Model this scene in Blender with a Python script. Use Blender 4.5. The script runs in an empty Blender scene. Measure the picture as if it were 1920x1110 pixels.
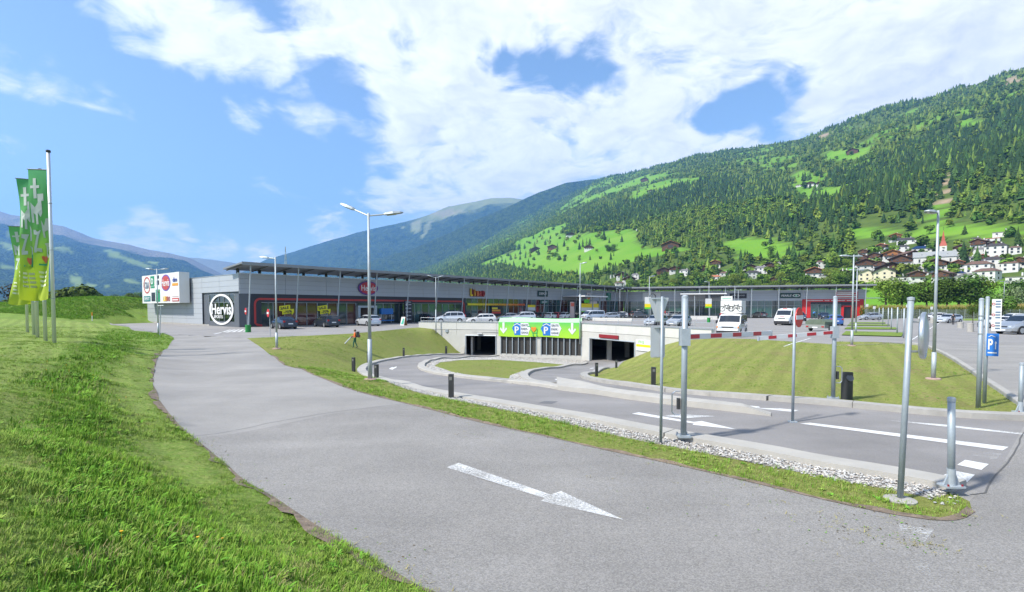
import bpy, math, random
import numpy as np
from mathutils import Vector, Matrix, geometry
R = math.radians
S = bpy.context.scene
COL = S.collection
rnd = random.Random(7)
nr = np.random.default_rng(11)
# ------------------------------------------------------------------ camera
H, F, PIT, CY = 2.7, 981.0, R(2.1), 613.0      # metres, pixels of the 1920 px wide photograph
cam = bpy.data.cameras.new('camera'); camo = bpy.data.objects.new('camera', cam); COL.objects.link(camo)
camo.location = (0, 0, H); camo.rotation_euler = (R(90) - PIT, 0, 0)
cam.sensor_width = 36.0; cam.lens = 36.0 * F / 1920; cam.shift_y = (CY - 555) / 1920
cam.clip_start = 0.1; cam.clip_end = 60000
S.camera = camo
# ------------------------------------------------------------------ view, world, sun
S.view_settings.view_transform = 'Standard'; S.view_settings.look = 'None'
S.view_settings.gamma = 1; S.view_settings.exposure = 1.0; S.view_settings.use_curve_mapping = False
S.render.engine = 'CYCLES'
cy = S.cycles
cy.max_bounces = 6; cy.diffuse_bounces = 3; cy.glossy_bounces = 3; cy.transmission_bounces = 4; cy.transparent_max_bounces = 8
cy.volume_bounces = 1; cy.blur_glossy = 0.5; cy.caustics_reflective = False; cy.caustics_refractive = False; cy.sample_clamp_indirect = 6
cy.use_denoising = True
SUN = Vector((-0.80, -0.42, 1.0)).normalized()   # towards the sun
SUN_EL = math.asin(SUN.z); SUN_AZ = math.atan2(SUN.x, SUN.y)
sl = bpy.data.lights.new('sun', 'SUN'); slo = bpy.data.objects.new('sun', sl); COL.objects.link(slo)
sl.energy = 3.9; sl.angle = R(3); sl.color = (1.0, 0.965, 0.90)
slo.rotation_euler = SUN.to_track_quat('Z', 'Y').to_euler()

def pxdir(px, py):
    x, y = (px - 960) / F, -(py - CY) / F
    return Vector((x, math.cos(PIT) + y * math.sin(PIT), -math.sin(PIT) + y * math.cos(PIT)))
def at(px, py, z):                     # world point at height z seen at that place of the photograph
    d = pxdir(px, py); t = (z - H) / d.z
    return Vector((d.x * t, d.y * t, z))
def atY(px, py, Y):
    d = pxdir(px, py); t = Y / d.y
    return Vector((d.x * t, Y, H + d.z * t))
def proj(x, y, z):
    w = z - H
    f = y * math.cos(PIT) - w * math.sin(PIT); u = y * math.sin(PIT) + w * math.cos(PIT)
    f = np.where(f > 1e-3, f, 1e-3)
    return 960 + F * x / f, CY - F * u / f

W = bpy.data.worlds.new('World'); S.world = W; W.use_nodes = True
def world():
    nt = W.node_tree; N = nt.nodes; L = nt.links; N.clear()
    def n(t, **k):
        o = N.new(t)
        for a, b in k.items(): setattr(o, a, b)
        return o
    def m(op, a, b=None, c=None, clamp=False):
        o = n('ShaderNodeMath', operation=op, use_clamp=clamp)
        for i, v in enumerate((a, b, c)):
            if v is None: continue
            if isinstance(v, (int, float)): o.inputs[i].default_value = v
            else: L.new(v, o.inputs[i])
        return o.outputs[0]
    def vm(op, a, b=None, sc=None):
        o = n('ShaderNodeVectorMath', operation=op)
        for i, v in enumerate((a, b)):
            if v is None: continue
            if isinstance(v, (tuple, list, Vector)): o.inputs[i].default_value = tuple(v)
            else: L.new(v, o.inputs[i])
        if sc is not None:
            if isinstance(sc, (int, float)): o.inputs['Scale'].default_value = sc
            else: L.new(sc, o.inputs['Scale'])
        return o
    def ss(x, a, b):
        o = n('ShaderNodeMapRange', interpolation_type='SMOOTHSTEP'); L.new(x, o.inputs[0])
        o.inputs[1].default_value = a; o.inputs[2].default_value = b; o.inputs[3].default_value = 0; o.inputs[4].default_value = 1
        return o.outputs[0]
    sky = n('ShaderNodeTexSky', sky_type='NISHITA'); sky.sun_disc = False
    sky.sun_elevation = SUN_EL; sky.sun_rotation = SUN_AZ; sky.altitude = 700
    sky.air_density = 1.0; sky.dust_density = 2.0; sky.ozone_density = 2.2
    tc = n('ShaderNodeTexCoord'); d = vm('NORMALIZE', tc.outputs['Generated']).outputs[0]
    sep = n('ShaderNodeSeparateXYZ'); L.new(d, sep.inputs[0])
    zc = m('ADD', m('MAXIMUM', sep.outputs[2], 0.0), 0.22)
    inv = m('DIVIDE', 1.0, zc)
    pl = vm('SCALE', d, sc=inv).outputs[0]                       # the cloud layer, seen in perspective
    def noise(vec, scale, detail, rough=0.55, off=(0, 0, 0)):
        o = n('ShaderNodeTexNoise', noise_dimensions='3D'); o.inputs['Scale'].default_value = scale
        o.inputs['Detail'].default_value = detail; o.inputs['Roughness'].default_value = rough
        L.new(vm('ADD', vec, off).outputs[0], o.inputs['Vector']); return o
    warp = noise(pl, 2.2, 3, off=(3.1, 0.7, 0))
    plw = vm('ADD', pl, vm('SCALE', vm('SUBTRACT', warp.outputs['Color'], (0.5, 0.5, 0.5)).outputs[0], sc=0.45).outputs[0]).outputs[0]
    n1 = noise(plw, 2.6, 9, 0.62, (0.3, 0.1, 0)).outputs['Fac']
    n2 = noise(plw, 8.5, 7, 0.6, (5.3, 2.1, 0)).outputs['Fac']
    # cloud banks by direction: (photo x, y, radius in photo px, weight)
    blobs = [(700,60,150,.9),(860,40,190,1),(820,180,150,.95),(900,280,150,1),(780,335,95,.7),(1020,270,150,.95),(1180,220,170,1),(1290,120,150,.85),
             (1150,30,170,.85),(1400,40,200,.9),(1330,250,130,.6),(1560,80,200,.95),(1700,110,210,1),(1850,60,220,1),(1520,205,95,.55),(1640,170,120,.8),(1980,100,220,1),
             (960,350,100,.75),(870,365,85,.7),(740,335,70,.7),(800,300,110,.8),(700,345,45,.4),(1240,280,80,.6),
             (250,30,80,.72),(350,60,90,.78),(440,85,80,.74),(500,115,70,.66),(180,0,65,.6),(560,180,62,.55),(470,205,50,.5),(600,200,40,.4),(300,45,70,.6),
             (20,115,75,.72),(90,145,70,.75),(165,180,60,.66),(220,210,42,.5),(-30,95,70,.65),
             (280,428,50,.7),(330,450,45,.6),(235,448,48,.58),(418,456,34,.6),(620,444,50,.55),(500,482,45,.5),(390,486,50,.45),(660,340,30,.35)]
    tot = None
    for bx, by, br, bw in blobs:
        c = pxdir(bx, by).normalized(); e = pxdir(bx + br, by).normalized()
        ca = c.dot(e)
        dt = vm('DOT_PRODUCT', d, c).outputs['Value']
        v = m('MULTIPLY', ss(dt, 1 - (1 - ca) * 1.9, 1.0), bw)
        tot = v if tot is None else m('MAXIMUM', tot, v)
    # holes of blue inside the bank
    for bx, by, br, bw in [(920,108,36,.4),(965,124,40,.42),(1020,130,44,.42),(1075,150,40,.42),(1110,112,44,.42),(1150,150,32,.4),(1365,215,44,.45),(1415,195,50,.46),(1460,165,50,.46),(1510,150,36,.4),(1325,225,30,.35),(1560,160,30,.3),(700,215,40,.35),(640,150,55,.4),(760,60,40,.2)]:
        c = pxdir(bx, by).normalized(); e = pxdir(bx + br, by).normalized()
        v = m('MULTIPLY', ss(vm('DOT_PRODUCT', d, c).outputs['Value'], 1 - (1 - c.dot(e)) * 1.6, 1.0), bw)
        tot = m('SUBTRACT', tot, v)
    # elsewhere: the same broken cloud all around
    back = m('MULTIPLY', ss(sep.outputs[1], 0.35, -0.1), 0.5)
    tot = m('MAXIMUM', tot, back)
    so = (SUN.x * .10, SUN.y * .10, .03)
    n1b = noise(vm('ADD', plw, so).outputs[0], 2.6, 9, 0.62, (0.3, 0.1, 0)).outputs['Fac']
    n2b = noise(vm('ADD', plw, (so[0] * .5, so[1] * .5, .01)).outputs[0], 8.5, 7, 0.6, (5.3, 2.1, 0)).outputs['Fac']
    f = m('ADD', m('MULTIPLY', tot, 0.92), m('ADD', m('MULTIPLY', m('SUBTRACT', n1, 0.5), 2.0), m('MULTIPLY', m('SUBTRACT', n2, 0.5), 0.75)))
    dens = ss(f, 0.22, 0.80)
    thick = ss(f, 0.45, 1.25)
    lit = m('ADD', m('MULTIPLY', m('SUBTRACT', n1, n1b), 1.5), m('MULTIPLY', m('SUBTRACT', n2, n2b), .7))
    lum = m('ADD', m('SUBTRACT', 0.96, m('MULTIPLY', thick, 0.26)), lit, clamp=True)
    mixc = n('ShaderNodeMix', data_type='RGBA'); L.new(lum, mixc.inputs['Factor'])
    mixc.inputs[6].default_value = (0.30, 0.35, 0.43, 1); mixc.inputs[7].default_value = (1, 1, 1, 1)
    cs = vm('SCALE', mixc.outputs[2], sc=CLOUD).outputs[0]
    skyc = vm('MULTIPLY', sky.outputs[0], SKYTINT).outputs[0]
    mix = n('ShaderNodeMix', data_type='RGBA'); L.new(dens, mix.inputs['Factor']); L.new(skyc, mix.inputs[6]); L.new(cs, mix.inputs[7])
    bg = n('ShaderNodeBackground'); bg.inputs['Strength'].default_value = 0.10; L.new(mix.outputs[2], bg.inputs['Color'])
    out = n('ShaderNodeOutputWorld'); L.new(bg.outputs[0], out.inputs['Surface'])
CLOUD = 7.2
SKYTINT = (1.22, 1.22, 1.15)
world()

# ------------------------------------------------------------------ helpers: materials
MATS = {}
def mat(name, col, rough=0.6, metal=0.0, var=0.0, vs=3.0, bump=0.0, bs=40.0, spec=0.5, coat=0.0, col2=None, coord='Object', detail=4, alpha=1.0, objvar=0.0):
    if name in MATS: return MATS[name]
    m = bpy.data.materials.new(name); m.use_nodes = True; MATS[name] = m
    nt = m.node_tree; N = nt.nodes; L = nt.links; b = N['Principled BSDF']
    b.inputs['Base Color'].default_value = (*col, 1); b.inputs['Roughness'].default_value = rough
    b.inputs['Metallic'].default_value = metal; b.inputs['Specular IOR Level'].default_value = spec
    b.inputs['Coat Weight'].default_value = coat; b.inputs['Coat Roughness'].default_value = 0.05
    m.diffuse_color = (*col, 1)
    if var or bump or objvar:
        tc = N.new('ShaderNodeTexCoord')
        vec = tc.outputs[coord]
        if coord == 'World':
            pass
    if var:
        t = N.new('ShaderNodeTexNoise'); t.inputs['Scale'].default_value = vs; t.inputs['Detail'].default_value = detail; t.inputs['Roughness'].default_value = 0.65
        L.new(vec, t.inputs['Vector'])
        mr = N.new('ShaderNodeMapRange'); mr.inputs[1].default_value = 0.3; mr.inputs[2].default_value = 0.7; L.new(t.outputs['Fac'], mr.inputs[0])
        mx = N.new('ShaderNodeMix'); mx.data_type = 'RGBA'; L.new(mr.outputs[0], mx.inputs['Factor'])
        c2 = col2 if col2 else tuple(min(1, c * (1 + var)) for c in col); c1 = col if col2 else tuple(c * (1 - var) for c in col)
        mx.inputs[6].default_value = (*c1, 1); mx.inputs[7].default_value = (*c2, 1)
        L.new(mx.outputs[2], b.inputs['Base Color']); last = mx.outputs[2]
    else: last = None
    if objvar:
        oi = N.new('ShaderNodeObjectInfo'); hs = N.new('ShaderNodeHueSaturation')
        mr2 = N.new('ShaderNodeMapRange'); mr2.inputs[3].default_value = 1 - objvar; mr2.inputs[4].default_value = 1 + objvar; L.new(oi.outputs['Random'], mr2.inputs[0])
        L.new(mr2.outputs[0], hs.inputs['Value'])
        mr3 = N.new('ShaderNodeMapRange'); mr3.inputs[3].default_value = 0.5 - 0.05 * objvar; mr3.inputs[4].default_value = 0.5 + 0.05 * objvar
        ml = N.new('ShaderNodeMath'); ml.operation = 'FRACT'; mm = N.new('ShaderNodeMath'); mm.operation = 'MULTIPLY'; mm.inputs[1].default_value = 37.7
        L.new(oi.outputs['Random'], mm.inputs[0]); L.new(mm.outputs[0], ml.inputs[0]); L.new(ml.outputs[0], mr3.inputs[0]); L.new(mr3.outputs[0], hs.inputs['Hue'])
        if last is not None: L.new(last, hs.inputs['Color'])
        else: hs.inputs['Color'].default_value = (*col, 1)
        L.new(hs.outputs[0], b.inputs['Base Color'])
    if bump:
        t2 = N.new('ShaderNodeTexNoise'); t2.inputs['Scale'].default_value = bs; t2.inputs['Detail'].default_value = 3; L.new(vec, t2.inputs['Vector'])
        bp = N.new('ShaderNodeBump'); bp.inputs['Strength'].default_value = bump; bp.inputs['Distance'].default_value = 0.02
        L.new(t2.outputs['Fac'], bp.inputs['Height']); L.new(bp.outputs[0], b.inputs['Normal'])
    if alpha < 1: b.inputs['Alpha'].default_value = alpha
    return m
# ------------------------------------------------------------------ helpers: meshes and objects
class MB:
    def __init__(s): s.v = []; s.f = []; s.mi = []; s.m = 0
    def add(s, vs, fs):
        o = len(s.v); s.v += [tuple(p) for p in vs]; s.f += [tuple(i + o for i in f) for f in fs]; s.mi += [s.m] * len(fs); return s
    def box(s, c, d, M=None):
        x, y, z = (k / 2 for k in d); c = Vector(c)
        p = [c + Vector((sx * x, sy * y, sz * z)) for sz in (-1, 1) for sy in (-1, 1) for sx in (-1, 1)]
        if M is not None: p = [M @ q for q in p]
        return s.add(p, [(0,2,3,1),(4,5,7,6),(0,1,5,4),(2,6,7,3),(0,4,6,2),(1,3,7,5)])
    def tube(s, p0, p1, r0, r1=None, n=12, caps=True):
        r1 = r0 if r1 is None else r1; p0, p1 = Vector(p0), Vector(p1); q = (p1 - p0).to_track_quat('Z', 'Y')
        vs = []
        for p, r in ((p0, r0), (p1, r1)):
            for i in range(n):
                a = 2 * math.pi * i / n; vs.append(p + q @ Vector((r * math.cos(a), r * math.sin(a), 0)))
        fs = [(i, (i + 1) % n, n + (i + 1) % n, n + i) for i in range(n)]
        if caps: fs += [tuple(range(n - 1, -1, -1)), tuple(range(n, 2 * n))]
        return s.add(vs, fs)
    def path(s, pts, r, n=8):
        for a, b in zip(pts, pts[1:]): s.tube(a, b, r, n=n)
        return s
    def lathe(s, prof, n=16, c=(0, 0, 0)):
        vs = []; k = len(prof)
        for i in range(n):
            a = 2 * math.pi * i / n
            for r, z in prof: vs.append((c[0] + r * math.cos(a), c[1] + r * math.sin(a), c[2] + z))
        fs = [(i * k + j, ((i + 1) % n) * k + j, ((i + 1) % n) * k + j + 1, i * k + j + 1) for i in range(n) for j in range(k - 1)]
        if prof[0][0] > 0 and prof[-1][0] > 0 and len(prof) == 4 and abs(prof[0][0] - prof[-1][0]) < 1e-9: fs += [(i * k + k - 1, ((i + 1) % n) * k + k - 1, ((i + 1) % n) * k, i * k) for i in range(n)]
        else: fs += [tuple(i * k for i in range(n - 1, -1, -1)), tuple(i * k + k - 1 for i in range(n))]
        return s.add(vs, fs)
    def prism(s, poly, off):               # poly: list of 3-d points, extruded by vector off
        off = Vector(off); a = [Vector(p) for p in poly]; n = len(a)
        vs = a + [p + off for p in a]
        fs = [tuple(range(n - 1, -1, -1)), tuple(range(n, 2 * n))] + [(i, (i + 1) % n, n + (i + 1) % n, n + i) for i in range(n)]
        return s.add(vs, fs)
    def mesh(s, name, mats, smooth=False):
        me = bpy.data.meshes.new(name); me.from_pydata(s.v, [], s.f)
        for m in (mats if isinstance(mats, (list, tuple)) else [mats]): me.materials.append(m)
        if any(s.mi): me.polygons.foreach_set('material_index', s.mi)
        if smooth: me.polygons.foreach_set('use_smooth', [True] * len(s.f))
        me.update(); return me
    def build(s, name, mats, parent=None, smooth=False, loc=None):
        return link(name, s.mesh(name, mats, smooth), parent, loc)
def link(name, me, parent=None, loc=None, rotz=0):
    o = bpy.data.objects.new(name, me); COL.objects.link(o)
    if parent is not None: o.parent = parent
    if loc is not None: o.location = loc
    if rotz: o.rotation_euler.z = rotz
    return o
def tag(o, label=None, cat=None, group=None, kind=None):
    if label: o['label'] = label
    if cat: o['category'] = cat
    if group: o['group'] = group
    if kind: o['kind'] = kind
    return o
def thing(name, label, cat, loc=(0, 0, 0), rotz=0, group=None):
    o = bpy.data.objects.new(name, None); COL.objects.link(o); o.location = loc; o.rotation_euler.z = rotz
    o.empty_display_size = 0.2
    return tag(o, label, cat, group)
CH = {}
def children(o): return [c for c in o.children]
def copy_tree(o, parent=None):
    c = o.copy(); COL.objects.link(c)
    if parent is not None: c.parent = parent
    for k in children(o): copy_tree(k, c)
    return c
def place(o, loc, rotz=0, label=None, group=None, scale=None):
    o.location = loc; o.rotation_euler.z = rotz
    if label: o['label'] = label
    if group: o['group'] = group
    if scale is not None: o.scale = (scale,) * 3 if isinstance(scale, (int, float)) else scale
    return o
def frame(o, x, n, up=(0, 0, 1)):         # matrix: local x along x, local y up, local z along n
    x, n, up = Vector(x).normalized(), Vector(n).normalized(), Vector(up)
    return Matrix(((x.x, up.x, n.x, o[0]), (x.y, up.y, n.y, o[1]), (x.z, up.z, n.z, o[2]), (0, 0, 0, 1)))
def text(name, s, height, M, m, parent=None, ext=0.01, wid=None, bold=0.0, align='CENTER', shear=0.0):
    cu = bpy.data.curves.new(name, 'FONT'); cu.body = s; cu.size = 1; cu.align_x = align; cu.align_y = 'CENTER'; cu.extrude = 0.5; cu.offset = bold; cu.shear = shear; cu.resolution_u = 3
    ob = bpy.data.objects.new('tmp', cu); COL.objects.link(ob)
    dg = bpy.context.evaluated_depsgraph_get(); me = bpy.data.meshes.new_from_object(ob.evaluated_get(dg)); bpy.data.objects.remove(ob)
    co = np.empty(len(me.vertices) * 3); me.vertices.foreach_get('co', co); co = co.reshape(-1, 3)
    lo, hi = co.min(0), co.max(0); k = height / max(1e-6, hi[1] - lo[1])
    kx = k if wid is None else wid / max(1e-6, hi[0] - lo[0])
    cx = (lo[0] + hi[0]) / 2 if align == 'CENTER' else lo[0]
    co[:, 0] = (co[:, 0] - cx) * kx; co[:, 1] = (co[:, 1] - (lo[1] + hi[1]) / 2) * k; co[:, 2] = (co[:, 2] + 0.5) * ext
    me.vertices.foreach_set('co', co.ravel()); me.materials.clear(); me.materials.append(m); me.name = name
    me.transform(M); me.update()
    return link(name, me, parent)
def inpoly(x, y, P):
    x = np.asarray(x, float); y = np.asarray(y, float); r = np.zeros(x.shape, bool); n = len(P); j = n - 1
    for i in range(n):
        xi, yi = P[i][0], P[i][1]; xj, yj = P[j][0], P[j][1]
        if yi != yj: r ^= ((yi > y) != (yj > y)) & (x < (xj - xi) * (y - yi) / (yj - yi) + xi)
        j = i
    return r
def resample(P, step):
    out = [Vector(P[0])]
    for a, b in zip(P, P[1:]):
        a, b = Vector(a), Vector(b); k = max(1, int((b - a).length / step + 0.5))
        out += [a.lerp(b, i / k) for i in range(1, k + 1)]
    return out
def smooth_line(P, it=2):
    P = [Vector(p) for p in P]
    for _ in range(it):
        Q = [P[0]]
        for a, b in zip(P, P[1:]): Q += [a.lerp(b, 0.25), a.lerp(b, 0.75)]
        P = Q + [P[-1]]
    return P
# scatter: one object of points, every point an instance of one of the source meshes (geometry nodes)
def scatter(name, pts, scl, rot, idx, meshes, label=None):
    srcs = bpy.data.collections.new(name + '_source')
    for i, me in enumerate(meshes):
        srcs.objects.link(bpy.data.objects.new('%s_%02d' % (name, i), me))
    me = bpy.data.meshes.new(name); pts = np.asarray(pts, np.float32); n = len(pts)
    me.vertices.add(n); me.vertices.foreach_set('co', pts.ravel())
    scl = np.asarray(scl, np.float32)
    if scl.ndim == 1: scl = np.stack([scl] * 3, 1)
    a = me.attributes.new('scl', 'FLOAT_VECTOR', 'POINT'); a.data.foreach_set('vector', scl.ravel())
    r3 = np.zeros((n, 3), np.float32); rot = np.asarray(rot, np.float32)
    if rot.ndim == 1: r3[:, 2] = rot
    else: r3[:] = rot
    a = me.attributes.new('rot', 'FLOAT_VECTOR', 'POINT'); a.data.foreach_set('vector', r3.ravel())
    a = me.attributes.new('idx', 'INT', 'POINT'); a.data.foreach_set('value', np.asarray(idx, np.int32))
    o = link(name, me); o['kind'] = 'stuff'
    if label: o['label'] = label
    ng = bpy.data.node_groups.new(name, 'GeometryNodeTree')
    ng.interface.new_socket('Geometry', in_out='INPUT', socket_type='NodeSocketGeometry'); ng.interface.new_socket('Geometry', in_out='OUTPUT', socket_type='NodeSocketGeometry')
    N, L = ng.nodes, ng.links
    gi = N.new('NodeGroupInput'); go = N.new('NodeGroupOutput')
    ci = N.new('GeometryNodeCollectionInfo'); ci.inputs['Collection'].default_value = srcs; ci.inputs['Separate Children'].default_value = True; ci.inputs['Reset Children'].default_value = True
    ip = N.new('GeometryNodeInstanceOnPoints'); ip.inputs['Pick Instance'].default_value = True
    def na(nm, dt):
        q = N.new('GeometryNodeInputNamedAttribute'); q.data_type = dt; q.inputs['Name'].default_value = nm; return q.outputs['Attribute']
    e2r = N.new('FunctionNodeEulerToRotation'); L.new(na('rot', 'FLOAT_VECTOR'), e2r.inputs[0])
    L.new(gi.outputs[0], ip.inputs['Points']); L.new(ci.outputs[0], ip.inputs['Instance']); L.new(na('idx', 'INT'), ip.inputs['Instance Index'])
    L.new(e2r.outputs[0], ip.inputs['Rotation']); L.new(na('scl', 'FLOAT_VECTOR'), ip.inputs['Scale']); L.new(ip.outputs[0], go.inputs[0])
    md = o.modifiers.new('scatter', 'NODES'); md.node_group = ng
    return o
# ------------------------------------------------------------------ ground: survey points and outlines
def pl(*p): return [at(*q) for q in p]
RL = pl((790,1110,0),(739,1077,0),(687,1045,0),(640,1018,0),(560,968,0),(500,927,0),(446,897,0),(421,872,0),(386,842,0),(357,820,0),(332,798,0),(312,773,0),(297,753,0),(287,728,0),(286,709,0),(289,691,.02),(297,669,.06),(317,649,.12),(327,636,.18),(322,630,.24),(297,625,.3),(248,620.5,.3),(208,612,.3),(196,608,.3))
RL = [Vector((4.5, 1.2, 0)), Vector((1.6, 3.4, 0))] + RL
RR = pl((463,634,.3),(490,652,.2),(515,669,.1),(557,689,.05),(600,707,.0),(627,719,0),(668,733,0),(708,743.5,0),(762,756,0),(817,770,0),(871,784,0),(925,797,0),(979,808,0),(1033,819.4,0),(1120,840,0),(1260,869,0),(1400,901,0),(1519,930,0),(1638,957,0),(1697,967,0),(1757,975,0),(1798,973,0),(1822,958,0))
# outer kerb of the left lane, right to left (road side)
OC = pl((1812,913,0),(1766,902,0),(1668,884,0),(1549,865,0),(1440,843,0),(1290,818,0),(1198,801,0),(1115,784,-.05),(1060,775,-.08),(1006,766,-.12),(952,757,-.16),(898,748,-.22),(844,739,-.3),(790,729,-.4),(735,716,-.57),(703,707,-.75),(689,700,-.9),(685,693,-1.05),(695,684,-1.25),(716,677,-1.42),(752,671,-1.62),(790,666.6,-1.95),(833,664,-2.4),(874,663.5,-2.78))
# island, near side right to left, then round its tip to the garage wall
IN = pl((1445.5,779,0),(1399,774,-.02),(1284,762,-.1),(1140,743,-.25),(1060,733,-.36),(1006,723.5,-.44),(952,718,-.52),(898,712.4,-.6),(844,706,-.72),(806,700,-.88),(787,693.4,-1.05),(781.5,686.7,-1.22),(795,677,-1.5),(817,672,-1.8),(871,668.5,-2.4),(930,667,-2.8))
IE = pl((1103,681,-2.95),(1074,685,-2.5),(1033,691,-2.0),(1006,695,-1.68),(991,701.6,-1.3),(990,708,-1.05),(1001,716,-.8),(1033,721.5,-.62),(1079,727,-.44),(1120,733.5,-.3),(1140,737,-.25),(1284,757,-.1),(1399,770,-.02),(1445.5,776,0))
EC = pl((1190,688.5,-2.95),(1152,695.5,-2.35),(1120,701,-1.75),(1101,703.5,-1.35),(1104,709,-1.1),(1120,713,-.95),(1152,718.5,-.76),(1212,727,-.5),(1284,737,-.35),(1399,745,-.12),(1470,750,-.03),(1540,754.7,0),(1622,762.5,0),(1776,777,0),(1901,783,0),(1932,783,0))
LE = pl((1932,783,0),(1918,770,0),(1901,756,.02),(1860,727,.06),(1806.7,690,.12),(1765,664,.2),(1732,649,.28),(1693,644,.3))
CREST = pl((1335,634,.3),(1378,635,.3),(1422,636.5,.3),(1480,640,.3),(1540,644,.3),(1558,645.5,.3),(1566,640.5,.3),(1640,641,.3),(1693,644,.3))
P0, P1, P2, P3 = Vector((-11.35,63.6,0)), Vector((-1.8,60.6,0)), Vector((7.7,57.5,0)), Vector((15.75,41.2,0))
WALL = [P0, P1, P2, P3]
WTOP, DECK, GF = 1.0, 0.3, -2.98
LOTL = pl((463,634,.3),(557,630.4,.3),(610,628,.3),(663,625,.3),(720,620,.3),(770,615,.3)) + [Vector((P0.x, P0.y, .3))]
CP = []
for l in (RL, RR, OC, IN, IE, EC, LE, CREST, LOTL): CP += [tuple(p) for p in l]
CP += [tuple(p) for p in pl((500,720,0),(420,760,0),(700,850,0),(1000,950,0),(1300,960,0),(1600,1050,0),(1880,900,0),(1880,830,0),(400,680,.03),(420,650,.12),(380,632,.22),
       (1600,800,0),(1400,800,0),(1700,770,0),(1850,800,0),(1200,760,-.16),(1700,850,0),
       (694,712,0),(640,722,0),(760,740,-.1),(900,766,-.02),(1100,812,0),
       # bank on the left of the ramp
       (660,634,.16),(600,640,.2),(560,655,.12),(600,690,.02),
       # lawn and bank on the right
       (1500,700,.06),(1600,700,.1),(1700,690,.15),(1450,660,.25),(1400,690,.05),(1350,660,.1),(1300,640,.1),(1300,690,-.12),(1260,690,-.35),(1225,700,-.5),(1240,665,-.6),(1590,665,.28),(1750,711,.06),(1540,735,.02),(1700,755,.01),
       # mown plateau on the left with the flag poles
       (102,643,1.03),(85,639,.95),(70,633,.95),(63,628,.96),(51,623,.98),(190,614,.95),(225,611,.75),(165,632,1),(130,655,1.0),(90,680,1.0),(50,740,1.0),(20,820,1),(0,900,1),(0,1000,1),(-150,1100,1),(-200,800,1),(-300,680,1),(0,660,1),(-300,620,1.1),
       (262,654,.13),(222,720,.1),(246,773,.1),(297,852,.1),(372,922,.08),(446,996,.08),(520,1060,.1),
       (200,680,.55),(150,740,.62),(170,850,.55),(260,960,.5),(400,1060,.45),
       # garage floor level in front of the wall, island
       (900,664,-2.85),(1100,683,-2.98),(1150,672,-2.98),(950,690,-1.4),(900,690,-1.3),(850,690,-1.15),(1000,680,-2.3),(760,683,-1.25),(735,700,-.85),(800,671,-1.85))]
for px, py, Y in ((1220,657,47.6),(1260,642.5,45.3),(1280,638,44.2),(1191,671.7,49.7),(822,626,62.4),(836.7,641,62.0),(853,656,61.6),(866,664,61.3),(811.7,617,62.8),
                  (150,568,80),(200,563,86),(250,561.5,91),(272,561.5,98),(60,576,74),(0,580,74),(180,603,68),(140,602,62),(240,603,81),(60,602,58),(0,600,56),(110,572,76),(258,602,87),(215,603,75),(225,580,83),(170,585,75),(110,590,69)):
    CP.append(tuple(atY(px, py, Y)))
CP += [(0,0,.55),(-3,0,.95),(-8,-4,1),(-20,-6,1),(3.5,0.2,.12),(6,-6,0),(12,0,0),(30,0,0),(60,10,0),(100,10,0),(60,30,.2),(100,40,.3),(60,45,.3),(40,20,.08),(-60,-6,1),(-100,20,1),(-100,60,1.2),(-80,118,1.0),(-110,105,1),(-45,108,.4),(-40,120,.3),
       (130,120,.5),(100,128,.3),(70,134,.3),(110,140,.9),(130,150,1.2),(80,160,1.1),(40,160,.3),(0,160,.3),(-60,160,.5),(-130,160,.8),(-130,-8,1),(130,-8,0),(130,60,.3)]
_o = smooth_line(OC, 1)
for ln in (LOTL, pl((196,608,.3),(268,605.6,.3)), pl((297,625,.3),(463,634,.3)), CREST, [Vector((47,34.5,.3)), Vector((62,34.5,.3)), Vector((95,39.5,.3))], [at(1693,644,.3), Vector((62,34.5,.3))], [at(268,605.6,.3), at(297,625,.3)], [at(196,608,.3), at(268,605.6,.3)]):
    CP += [tuple(q) for q in resample([Vector((p[0], p[1], .3)) for p in ln], 1.6)]
for i, p in enumerate(_o):
    if p.y > 19:
        a, b = _o[max(0, i - 1)], _o[min(len(_o) - 1, i + 1)]; t = b - a; t.z = 0; t.normalize(); nn = Vector((-t.y, t.x, 0)); nn = nn if nn.x < 0 or p.y < 31 and nn.y < 0 else -nn
        if p.y > 24: CP.append((p.x + nn.x * .7, p.y + nn.y * .7, p.z + .10))
        if p.y > 33:
            for dd, dz in ((1.8, .62), (3.0, 1.2)):
                q = (p.x + nn.x * dd, p.y + nn.y * dd); 
                if p.y < 57 and p.z + dz < .1: CP.append((*q, p.z + dz))
CPA = np.array(CP); 
_u, _i = np.unique(np.round(CPA[:, :2], 2), axis=0, return_index=True); CPA = CPA[_i]
def _phi(a, b): return np.sqrt(((a[:, None, :] - b[None, :, :]) ** 2).sum(2) + 0.36)
_n = len(CPA); _A = np.zeros((_n + 3, _n + 3)); _A[:_n, :_n] = _phi(CPA[:, :2], CPA[:, :2]); _A[:_n, :_n] -= np.eye(_n) * 0.12
_P = np.c_[np.ones(_n), CPA[:, :2]]; _A[:_n, _n:] = _P; _A[_n:, :_n] = _P.T
_w = np.linalg.solve(_A, np.r_[CPA[:, 2], 0, 0, 0])
def zfront(x, y):
    x = np.atleast_1d(np.asarray(x, float)); y = np.atleast_1d(np.asarray(y, float)); q = np.c_[x, y]; out = np.empty(len(q))
    for i in range(0, len(q), 20000):
        k = q[i:i + 20000]; out[i:i + 20000] = _phi(k, CPA[:, :2]) @ _w[:_n] + np.c_[np.ones(len(k)), k] @ _w[_n:]
    return out
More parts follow.
